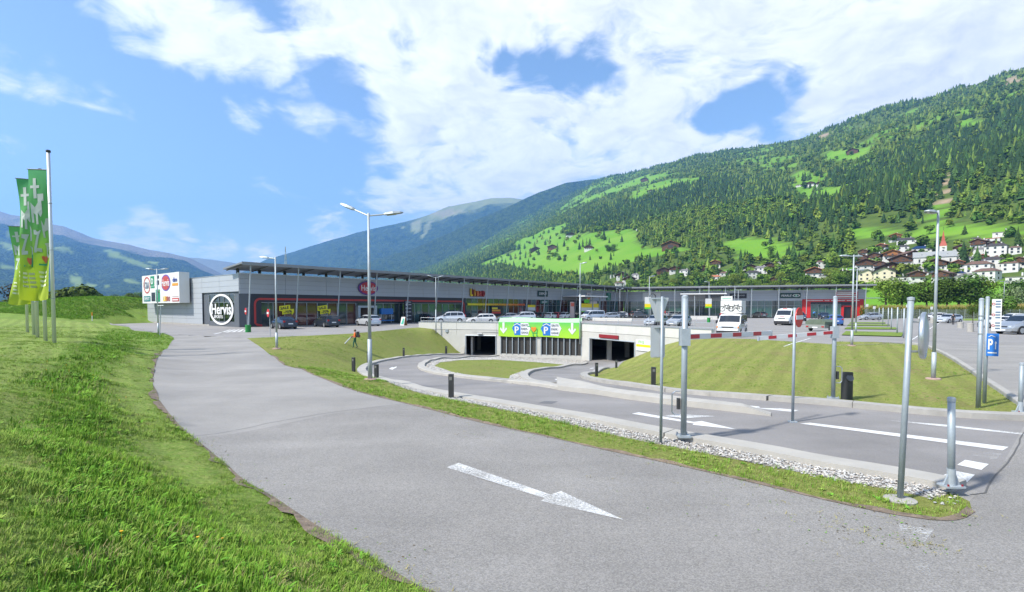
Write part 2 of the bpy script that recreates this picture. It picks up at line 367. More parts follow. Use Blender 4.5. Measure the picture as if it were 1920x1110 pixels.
# parking lot: flat at DECK
LOTP = [(-20,160),(-56,97),tuple(at(268,605.6,.3)[:2]),tuple(at(196,608,.3)[:2]),tuple(at(297,625,.3)[:2])] + [tuple(p[:2]) for p in LOTL[:-1]] + [tuple(p[:2]) for p in WALL] + [tuple(p[:2]) for p in CREST] + [(62,34.5),(130,45),(130,160)]
def zg(x, y):
    x = np.atleast_1d(np.asarray(x, float)); y = np.atleast_1d(np.asarray(y, float))
    z = zfront(x, y); L = inpoly(x, y, LOTP) & (y < 118); z[L] = DECK
    return z
def gz(x, y): return float(zg(x, y)[0])
def hit(px, py, z0=0.0, it=30):           # where the line of sight of that place meets the ground
    d = pxdir(px, py); o = Vector((0, 0, H)); t0 = 1.0
    ts = np.arange(1.5, 170, 0.15); X = d.x * ts; Y = d.y * ts; Z = H + d.z * ts
    g = zg(X, Y); k = np.nonzero(Z <= g)[0]
    if len(k) == 0: return at(px, py, DECK)
    k = k[0]; t = ts[k]
    if k > 0:
        a, b = (Z - g)[k - 1], (Z - g)[k]; t = ts[k - 1] + (ts[k] - ts[k - 1]) * a / max(1e-6, a - b)
    return Vector((d.x * t, d.y * t, gz(d.x * t, d.y * t)))
def xy(P): return [tuple(p[:2]) for p in P]
def offset_line(P, d):                    # shift a plan polyline sideways (left of its direction positive)
    out = []
    for i, p in enumerate(P):
        a = Vector(P[max(0, i - 1)]); b = Vector(P[min(len(P) - 1, i + 1)]); t = (b - a); t.z = 0; t.normalize()
        out.append(Vector((p[0] - t.y * d, p[1] + t.x * d, p[2])))
    return out
RL, RR, OC, IN, IE, EC = (smooth_line(p, 1) for p in (RL, RR, OC, IN, IE, EC))
CW = 0.5
OCo = offset_line(OC, CW)                 # OC runs right to left: its left is the grass side (towards camera)
if (OCo[10] - Vector((0, 0, 0))).length > OC[10].length: OCo = offset_line(OC, -CW)
GRo = []
for i, p in enumerate(OCo):
    k = OC[i]; dirn = (p - k); dirn.z = 0; dirn.normalize(); xk = k.x
    GRo.append(p + dirn * (0.55 if k.x > -4.2 and k.y < 24 else 0.02))
ISL = IN + [Vector((p.x, p.y, GF)) for p in (P1.lerp(P2, .02), P2.lerp(P3, 0.02))] + IE
# grass inside the island
IG = pl((953.5,711.6,-.75),(898,708,-.8),(844,700,-1.1),(814,691,-1.4),(824,684,-1.7),(871,676,-2.2),(928,673,-2.5),(1006,676.5,-2.6),(1071,684,-2.6),(1022,693.4,-2.0),(979,699,-1.5),(957.5,704,-1.1))
LAWN_L = xy(RL) + [tuple(at(268,605.6,.3)[:2]), (-56, 97), (-20, 160), (-130, 160), (-130, -8), (6, -8)]
BANK_L = xy(RR) + xy(OCo) + [tuple(P0.lerp(P1, .98)[:2])] + xy(WALL[:1]) + xy(LOTL[:-1])[::-1]
BANK_R = xy(EC) + xy(LE) + xy(CREST)[::-1] + [tuple(P3[:2])] + [tuple(P2.lerp(P3, .55)[:2])]
RAMP = xy(OC) + [tuple(P0.lerp(P1, .6)[:2]), tuple(P1[:2]), tuple(P2[:2]), tuple(P2.lerp(P3, .6)[:2])] + xy(EC) + [tuple(at(1932,783,0)[:2]), tuple(at(1918,802,0)[:2]), tuple(at(1880,870,0)[:2]), tuple(at(1840,925,0)[:2])]
SEAM = pl((357,822,0),(440,806,0),(500,794,0),(600,776,0),(700,763,0),(790,757,0))
NEAR = xy(RL[:22]) + xy(SEAM) + [tuple(p[:2]) for p in RR if p.x > SEAM[-1].x] + [tuple(at(1818,940,0)[:2]),tuple(at(1880,868,0)[:2]),tuple(at(1960,800,0)[:2]),(40,11),(40,-8),(6,-8)]
GRAV = xy(OCo) + xy(GRo)[::-1]
VERGE = [(36,124),(46,113),(58,104),(74,98),(130,92),(130,160),(20,160),(22,146)]
VERGE = [tuple(at(1655,599,.3)[:2])] + [tuple(at(*q)[:2]) for q in ((1700,596.5,.3),(1740,598,.3),(1800,601,.3),(1880,601.5,.3),(1990,603,.3))] + [(150,160),(86,160)]
STRIPS = []
for q in (((1578,629),(1690,632),(1694,624.5),(1586,622)),((1583,617.5),(1680,618.2),(1680,614.6),(1588,613.8)),((1588,611),(1668,611.6),(1668,608.9),(1592,608.3)),((1592,606.6),(1660,607),(1660,605),(1595,604.7)),((1562,639.6),(1566,640.5),(1640,641),(1700,640.5),(1693,638),(1580,638))):
    if q[0][0] != 1562: STRIPS.append([at(x, y, .3) for x, y in q])
REG = [('grass_strip', s) for s in [xy(t) for t in STRIPS]]
MOWN = [tuple(at(*q)[:2]) for q in ((240,609,.7),(190,618,.95),(120,652,1),(72,700,1),(60,760,1),(78,830,1),(70,920,1),(40,1020,1),(10,1110,1))] + [(-6, 0), (-130, -8), (-130, 58), tuple(at(60,602,1.2)[:2]), tuple(at(170,604,.9)[:2])]
VSTR = xy([p for p in RL if 8 < p.y < 34])
VSTR = VSTR + [(p.x, p.y) for p in offset_line([p for p in RL if 8 < p.y < 34], 1.25)][::-1]
EXTENT = (-130, 130, -8, 160)
def build_ground():
    lines = []
    for P in (RL, RR, OC, OCo, GRo, EC, LE, CREST, LOTL, WALL, SEAM): lines.append(xy(P))
    lines.append(xy(ISL) + [xy(ISL)[0]]); lines.append(xy(IG) + [xy(IG)[0]])
    for s in STRIPS: lines.append(xy(s) + [xy(s)[0]])
    lines.append(MOWN + [MOWN[0]]); lines.append(VSTR);
    lines.append(VERGE); lines.append([LOTP[-3], LOTP[-2]]); lines.append(xy(CREST)[-1:] + [(62,34.5),(130,45)])
    lines.append(RAMP[-5:] + [RAMP[0]]); lines.append([tuple(at(1818,940,0)[:2]),tuple(at(1880,868,0)[:2]),tuple(at(1960,800,0)[:2]),(40,11)])
    lines.append([tuple(RL[-1][:2]), tuple(at(268,605.6,.3)[:2]), (-56, 97), (-20, 160)])
    vs, es = [], []
    for Ln in lines:
        Q = resample([Vector((a[0], a[1], 0)) for a in Ln], 1.6)
        o = len(vs); vs += [(p.x, p.y) for p in Q]; es += [(o + i, o + i + 1) for i in range(len(Q) - 1)]
    x0, x1, y0, y1 = EXTENT
    vs += [(x0, y0), (x1, y0), (x1, y1), (x0, y1)]; o = len(vs) - 4; es += [(o, o + 1), (o + 1, o + 2), (o + 2, o + 3), (o + 3, o)]
    g = []
    def grid(st, a, b, c, d, skip=None):
        X, Y = np.meshgrid(np.arange(a + st * .37, b, st), np.arange(c + st * .41, d, st)); X = X.ravel(); Y = Y.ravel()
        X = X + nr.uniform(-.2, .2, len(X)) * st; Y = Y + nr.uniform(-.2, .2, len(Y)) * st
        if skip: k = ~((X > skip[0]) & (X < skip[1]) & (Y > skip[2]) & (Y < skip[3])); X, Y = X[k], Y[k]
        g.extend(zip(X.tolist(), Y.tolist()))
    grid(.55, -14, 14, -2, 16); grid(1.25, -40, 40, -4, 66, (-14, 14, -2, 16)); grid(4.0, x0, x1, y0, y1, (-40, 40, -4, 66))
    vs += g
    V, E, Fc, *_ = geometry.delaunay_2d_cdt([Vector(v) for v in vs], es, [], 0, 1e-4)
    V = np.array([(v.x, v.y) for v in V]); T = np.array([f for f in Fc if len(f) == 3])
    c = V[T].mean(1); cx, cyy = c[:, 0], c[:, 1]
    reg = np.full(len(T), 'road', dtype=object)
    lot = inpoly(cx, cyy, LOTP)
    reg[lot] = 'car_park'
    reg[inpoly(cx, cyy, NEAR) & ~lot] = 'near_road'
    reg[inpoly(cx, cyy, RAMP) & ~lot] = 'ramp'
    reg[inpoly(cx, cyy, LAWN_L) & ~lot] = 'lawn'
    reg[(reg == 'lawn') & (inpoly(cx, cyy, MOWN) | inpoly(cx, cyy, VSTR))] = 'mown_lawn'
    reg[inpoly(cx, cyy, BANK_L) & ~lot] = 'bank'
    reg[inpoly(cx, cyy, BANK_R) & ~lot] = 'bank_right'
    reg[inpoly(cx, cyy, xy(ISL)) & ~lot] = 'island'
    reg[(reg == 'island') & (cx > 1.3) & (cyy < 24.8)] = 'ramp'; reg[inpoly(cx, cyy, xy(IG)) & ~lot] = 'island_lawn'
    reg[inpoly(cx, cyy, GRAV) & ~lot] = 'gravel_bed'
    reg[inpoly(cx, cyy, VERGE)] = 'verge'
    for s in STRIPS: reg[inpoly(cx, cyy, xy(s))] = 'grass_strip'
    zf = zfront(V[:, 0], V[:, 1])
    # gentle unevenness of the grass only
    uneven = np.array([noise_xy(a, b) for a, b in V]) 
    flatlot = lot & (cyy < 118)
    out = {}
    for nm in set(reg):
        k = np.nonzero(reg == nm)[0]; tri = T[k]; u, inv = np.unique(tri, return_inverse=True); tri = inv.reshape(-1, 3)
        P = np.c_[V[u], zf[u]]
        if nm in ('car_park', 'grass_strip'):
            near = P[:, 1] < 122
            P[near, 2] = DECK
        if nm == 'grass_strip': P[:, 2] += 0.07
        if nm in ('lawn', 'mown_lawn', 'bank', 'bank_right'): 
            P[:, 2] += uneven[u] * (0.05 if nm in ('lawn', 'mown_lawn') else 0.02)
        me = bpy.data.meshes.new(nm); me.from_pydata(P.tolist(), [], tri.tolist())
        me.polygons.foreach_set('use_smooth', [True] * len(tri)); me.materials.append(GMAT[nm]); me.update()
        o = link(nm, me); o['kind'] = 'structure'; out[nm] = o
    return out
from mathutils import noise as mn
def noise_xy(x, y): return mn.noise(Vector((x * .9, y * .9, 0))) + .5 * mn.noise(Vector((x * 2.3, y * 2.3, 4)))
# ---- materials of the ground
def asphalt(name, c, speck, coarse=220, patch=.16, tint=(1, 1, 1)):
    m = bpy.data.materials.new(name); m.use_nodes = True; MATS[name] = m; nt = m.node_tree; N = nt.nodes; L = nt.links; b = N['Principled BSDF']
    geo = N.new('ShaderNodeNewGeometry'); pos = geo.outputs['Position']
    def nz(s, d, r=.6, stretch=None):
        t = N.new('ShaderNodeTexNoise'); t.inputs['Scale'].default_value = s; t.inputs['Detail'].default_value = d; t.inputs['Roughness'].default_value = r
        if stretch:
            mp = N.new('ShaderNodeMapping'); mp.inputs['Scale'].default_value = stretch; mp.inputs['Rotation'].default_value = (0, 0, R(38)); L.new(pos, mp.inputs['Vector']); L.new(mp.outputs[0], t.inputs['Vector'])
        else: L.new(pos, t.inputs['Vector'])
        return t.outputs['Fac']
    def mr(v, a, b_, lo, hi):
        t = N.new('ShaderNodeMapRange'); L.new(v, t.inputs[0])
        for i, k in enumerate((a, b_, lo, hi)): t.inputs[i + 1].default_value = k
        return t.outputs[0]
    def mu(a, b_):
        t = N.new('ShaderNodeMath'); t.operation = 'MULTIPLY'; L.new(a, t.inputs[0]); L.new(b_, t.inputs[1]); return t.outputs[0]
    f1 = mr(nz(.35, 5), .3, .7, 1 - patch, 1 + patch); f2 = mr(nz(1.0, 4, .6, (.08, .8, 1)), .3, .7, 1 - patch * .6, 1 + patch * .6)
    vo = N.new('ShaderNodeTexVoronoi'); vo.inputs['Scale'].default_value = coarse * .45; L.new(pos, vo.inputs['Vector'])
    sx = N.new('ShaderNodeSeparateColor'); L.new(vo.outputs['Color'], sx.inputs[0])
    f3 = mr(sx.outputs[0], 0, 1, 1 - speck, 1 + speck); f4 = mr(nz(45, 3, .7), .25, .75, 1 - speck * .5, 1 + speck * .5)
    v = mu(mu(f1, f2), mu(f3, f4))
    sc = N.new('ShaderNodeVectorMath'); sc.operation = 'SCALE'; sc.inputs[0].default_value = c; L.new(v, sc.inputs['Scale']); L.new(sc.outputs[0], b.inputs['Base Color'])
    b.inputs['Roughness'].default_value = .85; b.inputs['Specular IOR Level'].default_value = .35
    bp = N.new('ShaderNodeBump'); bp.inputs['Strength'].default_value = .35; bp.inputs['Distance'].default_value = .006
    L.new(vo.outputs['Distance'], bp.inputs['Height']); L.new(bp.outputs[0], b.inputs['Normal'])
    return m
def grassmat(name, c1, c2, c3, stripe=None, sw=1.7, brown=None, bamt=0.0, samp=.05):
    """mown grass: clump noise in two scales, optional mowing stripes along a direction"""
    m = bpy.data.materials.new(name); m.use_nodes = True; MATS[name] = m; nt = m.node_tree; N = nt.nodes; L = nt.links; b = N['Principled BSDF']
    geo = N.new('ShaderNodeNewGeometry'); pos = geo.outputs['Position']
    def nz(s, d, r=.65):
        t = N.new('ShaderNodeTexNoise'); t.inputs['Scale'].default_value = s; t.inputs['Detail'].default_value = d; t.inputs['Roughness'].default_value = r; L.new(pos, t.inputs['Vector']); return t.outputs['Fac']
    def mr(v, a, b_, lo=0, hi=1):
        t = N.new('ShaderNodeMapRange'); L.new(v, t.inputs[0])
        for i, k in enumerate((a, b_, lo, hi)): t.inputs[i + 1].default_value = k
        return t.outputs[0]
    def mix(f, a, c):
        t = N.new('ShaderNodeMix'); t.data_type = 'RGBA'; L.new(f, t.inputs['Factor'])
        for i, v in ((6, a), (7, c)):
            if isinstance(v, tuple): t.inputs[i].default_value = (*v, 1)
            else: L.new(v, t.inputs[i])
        return t.outputs[2]
    col = mix(mr(nz(.6, 6), .35, .65), c1, c2); col = mix(mr(nz(9, 4), .4, .75), col, c3)
    if brown: col = mix(mr(nz(.45, 6, .7), .5, .72, 0, bamt), col, brown)
    if stripe:
        mp = N.new('ShaderNodeMapping'); mp.inputs['Rotation'].default_value = (0, 0, stripe); L.new(pos, mp.inputs['Vector'])
        wv = N.new('ShaderNodeTexWave'); wv.inputs['Scale'].default_value = .314 / sw; wv.inputs['Distortion'].default_value = 2.2; wv.inputs['Detail'].default_value = 2; wv.inputs['Detail Scale'].default_value = .6; L.new(mp.outputs[0], wv.inputs['Vector'])
        hs = N.new('ShaderNodeHueSaturation'); L.new(mr(wv.outputs['Fac'], 0.3, .7, 1 - samp, 1 + samp), hs.inputs['Value']); L.new(col, hs.inputs['Color']); col = hs.outputs[0]
    fine = mr(nz(13, 6, .8), .28, .72, .52, 1.45)
    hs = N.new('ShaderNodeHueSaturation'); L.new(fine, hs.inputs['Value']); L.new(col, hs.inputs['Color']); L.new(hs.outputs[0], b.inputs['Base Color'])
    b.inputs['Roughness'].default_value = .9; b.inputs['Specular IOR Level'].default_value = .15
    bp = N.new('ShaderNodeBump'); bp.inputs['Strength'].default_value = .9; bp.inputs['Distance'].default_value = .05; L.new(nz(28, 4, .75), bp.inputs['Height']); L.new(bp.outputs[0], b.inputs['Normal'])
    return m
A_NEAR = asphalt('coarse asphalt', (.225, .214, .198), .26, 170, .15)
A_ROAD = asphalt('pale asphalt', (.258, .246, .228), .16, 220, .14)
A_RAMP = asphalt('fine asphalt', (.222, .211, .202), .14, 240, .16)
A_LOT = asphalt('lot asphalt', (.255, .243, .230), .10, 150, .10)
G_LAWN = grassmat('mown lawn', (.12,.215,.028), (.17,.265,.04), (.23,.30,.07), R(-36), 1.6, (.18,.17,.07), .4)
G_MOWN = grassmat('freshly mown lawn', (.145,.24,.038), (.20,.285,.054), (.28,.31,.09), R(-40), .9, (.26,.23,.10), .5, .09)
G_BANK = grassmat('bank grass', (.165,.205,.042), (.215,.24,.058), (.26,.27,.085), None, 1.5, (.22,.18,.08), .6)
G_BANKR = grassmat('striped lawn', (.185,.22,.046), (.225,.25,.06), (.27,.275,.09), R(31.8), .95, (.25,.19,.095), .8, .07)
G_VERGE = grassmat('verge grass', (.13,.22,.03), (.17,.25,.045), (.22,.26,.07))
M_CONC = mat('concrete', (.37,.352,.315), .85, var=.10, vs=1.3, bump=.25, bs=60)
M_CONC2 = mat('weathered concrete', (.34,.325,.295), .9, var=.16, vs=2.0, bump=.3, bs=50)
M_BED = mat('gravel earth', (.30,.28,.25), .95, var=.4, vs=9, bump=.9, bs=40)
GMAT = {'mown_lawn': G_MOWN, 'road': A_ROAD, 'car_park': A_LOT, 'near_road': A_NEAR, 'ramp': A_RAMP, 'lawn': G_LAWN, 'bank': G_BANK, 'bank_right': G_BANKR, 'island': M_BED, 'island_lawn': G_BANK, 'gravel_bed': M_BED, 'verge': G_VERGE, 'grass_strip': G_VERGE}
ground = build_ground()
# ---- kerbs: swept stones
def sweep(P, w, side, h0=-.25, h1=.13, rz=True):
    """concrete kerb along P (road edge), w wide to its `side`, from h0 below to h1 above the ground"""
    Q = offset_line(P, w * side); mb = MB(); n = len(P); vs = []
    for a, b in zip(P, Q):
        za = gz(a.x, a.y) if rz else a.z
        vs += [(a.x, a.y, za + h0), (a.x, a.y, za + h1 - .02), (a.x + (b.x - a.x) * .05, a.y + (b.y - a.y) * .05, za + h1), (b.x, b.y, za + h1), (b.x, b.y, za + h0)]
    fs = []
    for i in range(n - 1):
        for j in range(4): fs.append((i * 5 + j, i * 5 + j + 1, i * 5 + 5 + j + 1, i * 5 + 5 + j))
    fs += [(4, 3, 2, 1, 0), tuple((n - 1) * 5 + j for j in range(5))]
    mb.add(vs, fs); return mb
def kerb(name, P, w, side, step, m, h1=.13):
    Q = resample(P, .5); root = thing(name, None, None); root['kind'] = 'structure'
    k = max(2, int(step / .5)); i = 0
    while i < len(Q) - 1:
        seg = [p.copy() for p in Q[i:i + k + 1]]
        if len(seg) < 2: break
        d = (seg[-1] - seg[-2]); seg[-1] = seg[-1] - d * .02
        sweep(seg, w, side, h1=h1).build('kerb_stone', m, root); i += k
    return root
s_oc = 1 if (offset_line(OC, CW)[10] - OCo[10]).length < .01 else -1
kerb('ramp_kerb', OC, CW, s_oc, 6, M_CONC, .11)
kerb('island_kerb', IN[4:], .45, -1 , 6, M_CONC, .13)
kerb('entry_kerb', IE[:16], .45, -1, 6, M_CONC, .13)
kerb('lawn_kerb', EC[3:], .42, -1, 2, M_CONC2, .14)
kerb('road_kerb', LE, .18, -1, 2, M_CONC2, .12)
# the low divider between the two lanes
def divider():
    a = resample([p for p in IE if p.x > 1.7 and p.y < 24], .8); b = [p for p in IN if p.x > 1.3]
    top = []
    mb = MB()
    L = resample(b[::-1], .8)
    # pair the far edge with the nearest point of the near edge
    n = 40; A = resample(a, (sum((q - p).length for p, q in zip(a, a[1:]))) / n); vs = []
    def along(P, t):
        ln = [0]
        for p, q in zip(P, P[1:]): ln.append(ln[-1] + (q - p).length)
        d = t * ln[-1]
        for i in range(len(P) - 1):
            if d <= ln[i + 1] or i == len(P) - 2: return P[i].lerp(P[i + 1], (d - ln[i]) / max(1e-6, ln[i + 1] - ln[i]))
    for i in range(n + 1):
        p, q = along(a, i / n), along(L, i / n); zz = min(gz(p.x, p.y), gz(q.x, q.y)); zt = max(gz(p.x, p.y), gz(q.x, q.y)) + (.14 if i < n - 2 else .14 * (n - i) / 3)
        if (p - q).length < .28:
            m_ = (p + q) / 2; d = (p - q); d = d.normalized() * .14 if d.length > 1e-3 else Vector((.05, .13, 0)); p, q = m_ + d, m_ - d
        e = (q - p); e.z = 0; e = e.normalized() * .10; q = q + e; p = p - e * .5; zt += .03
        vs += [(p.x, p.y, zz - .2), (p.x, p.y, zt), (q.x, q.y, zt), (q.x, q.y, zz - .2)]
    fs = [(i * 4 + j, i * 4 + j + 1, i * 4 + 5 + j, i * 4 + 4 + j) for i in range(n) for j in range(3)] + [(3, 2, 1, 0), (n * 4, n * 4 + 1, n * 4 + 2, n * 4 + 3)]
    mb.add(vs, fs); o = mb.build('lane_divider', M_CONC); o['kind'] = 'structure'
divider()

# skirt below the edge of the lot
mb = MB()
Q = resample([Vector((p[0], p[1], DECK - .003)) for p in [tuple(at(268,605.6,.3)[:2]), tuple(at(196,608,.3)[:2]), tuple(at(297,625,.3)[:2])] + xy(LOTL)], 2.0)
mb.add([p for p in Q] + [p - Vector((0, 0, .6)) for p in Q], [(i, i + 1, len(Q) + i + 1, len(Q) + i) for i in range(len(Q) - 1)])
o = mb.build('lot_edge', A_LOT); o['kind'] = 'structure'

# crumbled soil along the edges of the near road
M_SOIL = mat('dry soil', (.17,.13,.095), .95, var=.45, vs=7, bump=.8, bs=35)
def soil(name, P, sg, w):
    Q = resample([p for p in P if 1.5 < p.y < 30], .18); A, B = offset_line(Q, -.04 * sg), offset_line(Q, sg * w); vs = []
    for q, a, b in zip(Q, A, B):
        k = max(.12, .5 + .9 * mn.noise(Vector((q.x * 1.1, q.y * 1.1, 2)))+ .5 * mn.noise(Vector((q.x * 5, q.y * 5, 5)))); b = a.lerp(b, min(1.6, k)); vs += [(a.x, a.y, gz(a.x, a.y) + .008), (b.x, b.y, gz(b.x, b.y) + .05 * max(0, noise_xy(b.x, b.y)) + .014)]
    mb = MB(); mb.add(vs, [(2 * i, 2 * i + 2, 2 * i + 3, 2 * i + 1) for i in range(len(Q) - 1)]); o = mb.build(name, M_SOIL); o['kind'] = 'structure'
soil('soil_edge', RL, 1, .22); soil('soil_edge', RR, 1, .12)
# ------------------------------------------------------------------ valley floor and mountains
def interp(px, pts):
    xs = [p[0] for p in pts]; ys = [p[1] for p in pts]; return np.interp(px, xs, ys)
def fbm(x, y, sc, oct=5, seed=0.0):
    out = np.zeros(len(x))
    for i in range(len(x)):
        out[i] = mn.fractal(Vector((x[i] / sc + seed, y[i] / sc - seed, seed)), 0.9, 2.1, oct)
    return out
VD = Vector((-0.47, 0.883, 0)).normalized(); VN = Vector((VD.y, -VD.x, 0))     # along the valley, and up the right slope
SKY1 = [(560,590),(700,517),(800,492),(850,472),(900,450),(950,427),(1000,402),(1050,377),(1110,344),(1200,320),(1300,297),(1400,281),(1500,259),(1560,242),(1640,212),(1700,197),(1800,167),(1920,127),(2060,85),(2300,20),(2800,0),(4000,20)]
S0, S1 = 330.0, 2500.0
def hill_z(x, y):
    """height of the big slope on the right of the valley"""
    x = np.asarray(x, float); y = np.asarray(y, float)
    s = x * VN.x + y * VN.y
    yy = np.maximum(y, 60.0); px = 960 + F * x / yy
    px = np.where(y < 60, 4000, px)
    sky = interp(px, SKY1)
    # distance of the ridge along this line of sight
    r = np.hypot(x, y) + 1e-6; sr = np.maximum(s / r, 0.12); Rr = S1 / sr; Yr = Rr * yy / r
    zr = np.clip((577 - sky) / F * Yr + H - 10, 5, 1500)
    u = (s - S0) / (S1 - S0)
    q = np.where(u < 0, 0, np.where(u < 1, 0.10 * np.minimum(u / .06, 1) * np.minimum(u / .06, 1) * 0 + np.power(np.clip(u, 0, 1), 1.06), 1 - (u - 1) * .6))
    return zr * q
def hill_full(x, y):
    z = hill_z(x, y); s = np.asarray(x) * VN.x + np.asarray(y) * VN.y
    amp = np.clip((s - S0) / 700, 0, 1)
    return z + amp * (fbm(x, y, 420, 4, 3.3) * 26 + fbm(x, y, 95, 3, 8.1) * 5) + .3
# grid along the valley (t) and up the slope (s)
_ss = np.r_[np.linspace(120, 330, 8)[:-1], np.linspace(330, 700, 38)[:-1], np.linspace(700, 1400, 44)[:-1], np.linspace(1400, 2600, 56), np.linspace(2680, 3400, 6)]
_tt = np.r_[np.linspace(-2200, -900, 14)[:-1], np.linspace(-900, 1200, 130)[:-1], np.linspace(1200, 5200, 130), np.linspace(5400, 7000, 8)]
_Sg, _Tg = np.meshgrid(_ss, _tt, indexing='ij')
HX = _Sg * VN.x + _Tg * VD.x; HY = _Sg * VN.y + _Tg * VD.y
HZ = hill_full(HX.ravel(), HY.ravel()).reshape(HX.shape)
_edge = np.clip((_Sg - 120) / 210, 0, 1); HZ = HZ * 1.0 - (1 - _edge) * 1.2
def hz_at(x, y):                          # height of the slope by bilinear look-up in its grid
    x = np.asarray(x, float); y = np.asarray(y, float)
    s = x * VN.x + y * VN.y; t = x * VD.x + y * VD.y
    i = np.clip(np.searchsorted(_ss, s) - 1, 0, len(_ss) - 2); j = np.clip(np.searchsorted(_tt, t) - 1, 0, len(_tt) - 2)
    a = np.clip((s - _ss[i]) / (_ss[i + 1] - _ss[i]), 0, 1); b = np.clip((t - _tt[j]) / (_tt[j + 1] - _tt[j]), 0, 1)
    return (HZ[i, j] * (1 - a) * (1 - b) + HZ[i + 1, j] * a * (1 - b) + HZ[i, j + 1] * (1 - a) * b + HZ[i + 1, j + 1] * a * b)
def hill_hit(px, py, r0=150, r1=4500):
    d = pxdir(px, py); ts = np.geomspace(r0, r1, 1500); X = d.x * ts; Y = d.y * ts; Z = H + d.z * ts; g = hz_at(X, Y)
    k = np.nonzero(Z <= g)[0]
    if len(k) == 0: return None
    k = k[0]; return Vector((X[k], Y[k], g[k]))
# meadows (outlines as seen in the photograph, projected onto the slope)
MEADOW = [
 [(895,505),(930,483),(985,462),(1010,447),(1040,437),(1080,440),(1130,434),(1190,430),(1200,440),(1197,458),(1225,466),(1280,464),(1290,470),(1240,480),(1190,488),(1150,500),(1115,510),(1085,515),(1040,518),(990,508),(940,502)],
 [(965,452),(1000,440),(1040,425),(1060,420),(1068,432),(1020,445),(990,462),(960,470)],
 [(1356,456),(1380,448),(1420,446),(1460,452),(1490,462),(1484,482),(1440,486),(1390,482),(1365,470)],
 [(1590,432),(1640,428),(1690,430),(1680,442),(1640,448),(1595,448)],
 [(1695,445),(1720,425),(1740,405),(1750,385),(1785,383),(1782,398),(1765,405),(1765,420),(1790,428),(1830,418),(1870,426),(1925,418),(1925,440),(1860,446),(1780,442),(1720,452)],
 [(1180,360),(1220,345),(1265,335),(1320,334),(1315,345),(1265,352),(1215,366),(1195,378),(1178,372)],
 [(1095,372),(1150,350),(1200,332),(1240,325),(1260,330),(1210,346),(1160,362),(1120,374),(1085,385)],
 [(1490,362),(1520,352),(1570,350),(1605,338),(1610,352),(1580,362),(1570,378),(1520,386),(1485,378)],
 [(1540,290),(1580,282),(1635,275),(1630,295),(1590,302),(1548,300)],
 [(1480,330),(1500,318),(1525,325),(1520,338),(1490,340)],
 [(1350,508),(1390,502),(1380,515),(1352,518)],
 [(1510,535),(1560,508),(1590,497),(1605,503),(1575,520),(1540,536)],
 [(1640,525),(1930,530),(1930,585),(1640,585)],
 [(700,500),(740,486),(770,482),(768,490),(735,497),(705,506)],
 [(740,455),(780,446),(812,444),(800,452),(765,460)],
 [(1790,235),(1815,222),(1845,228),(1812,242)],
 [(1590,540),(1640,528),(1640,545),(1600,548)],
 [(880,500),(960,475),(990,475),(950,500)],
]
DARK = [[(1480,470),(1500,400),(1560,330),(1640,300),(1700,270),(1760,240),(1850,205),(1930,185),(1930,330),(1850,330),(1800,370),(1730,420),(1690,400),(1650,420),(1600,430),(1560,440)],  # stands whose darker conifers imitate a cloud shadow on the slope
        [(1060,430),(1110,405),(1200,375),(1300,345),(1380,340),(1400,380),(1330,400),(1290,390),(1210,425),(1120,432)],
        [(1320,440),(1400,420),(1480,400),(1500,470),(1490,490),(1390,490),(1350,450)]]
LIGHT = [[(560,600),(860,470),(1000,402),(1110,344),(1300,297),(1500,259),(1700,197),(1930,125),(1930,195),(1760,258),(1640,300),(1560,325),(1480,345),(1400,338),(1330,338),(1250,352),(1130,392),(1060,425),(980,450),(900,490),(800,520)],[(1200,430),(1280,400),(1330,410),(1360,430),(1330,480),(1290,465),(1210,462)],[(1640,320),(1760,260),(1900,205),(1920,150),(1850,160),(1600,260),(1500,300),(1520,330)],[(1690,400),(1720,350),(1780,345),(1920,340),(1920,420),(1800,420),(1760,380)]]
SCREE = [[(1762,392),(1772,330),(1780,318),(1790,330),(1782,392)],[(1880,152),(1905,140),(1912,152),(1890,160)],[(1530,258),(1560,245),(1555,258)],[(1380,350),(1395,352),(1392,366)],[(1430,385),(1446,374),(1440,390)]]
def mask_of(px, py, polys):
    m = np.zeros(np.shape(px), bool)
    for P in polys: m |= inpoly(px, py, P)
    return m
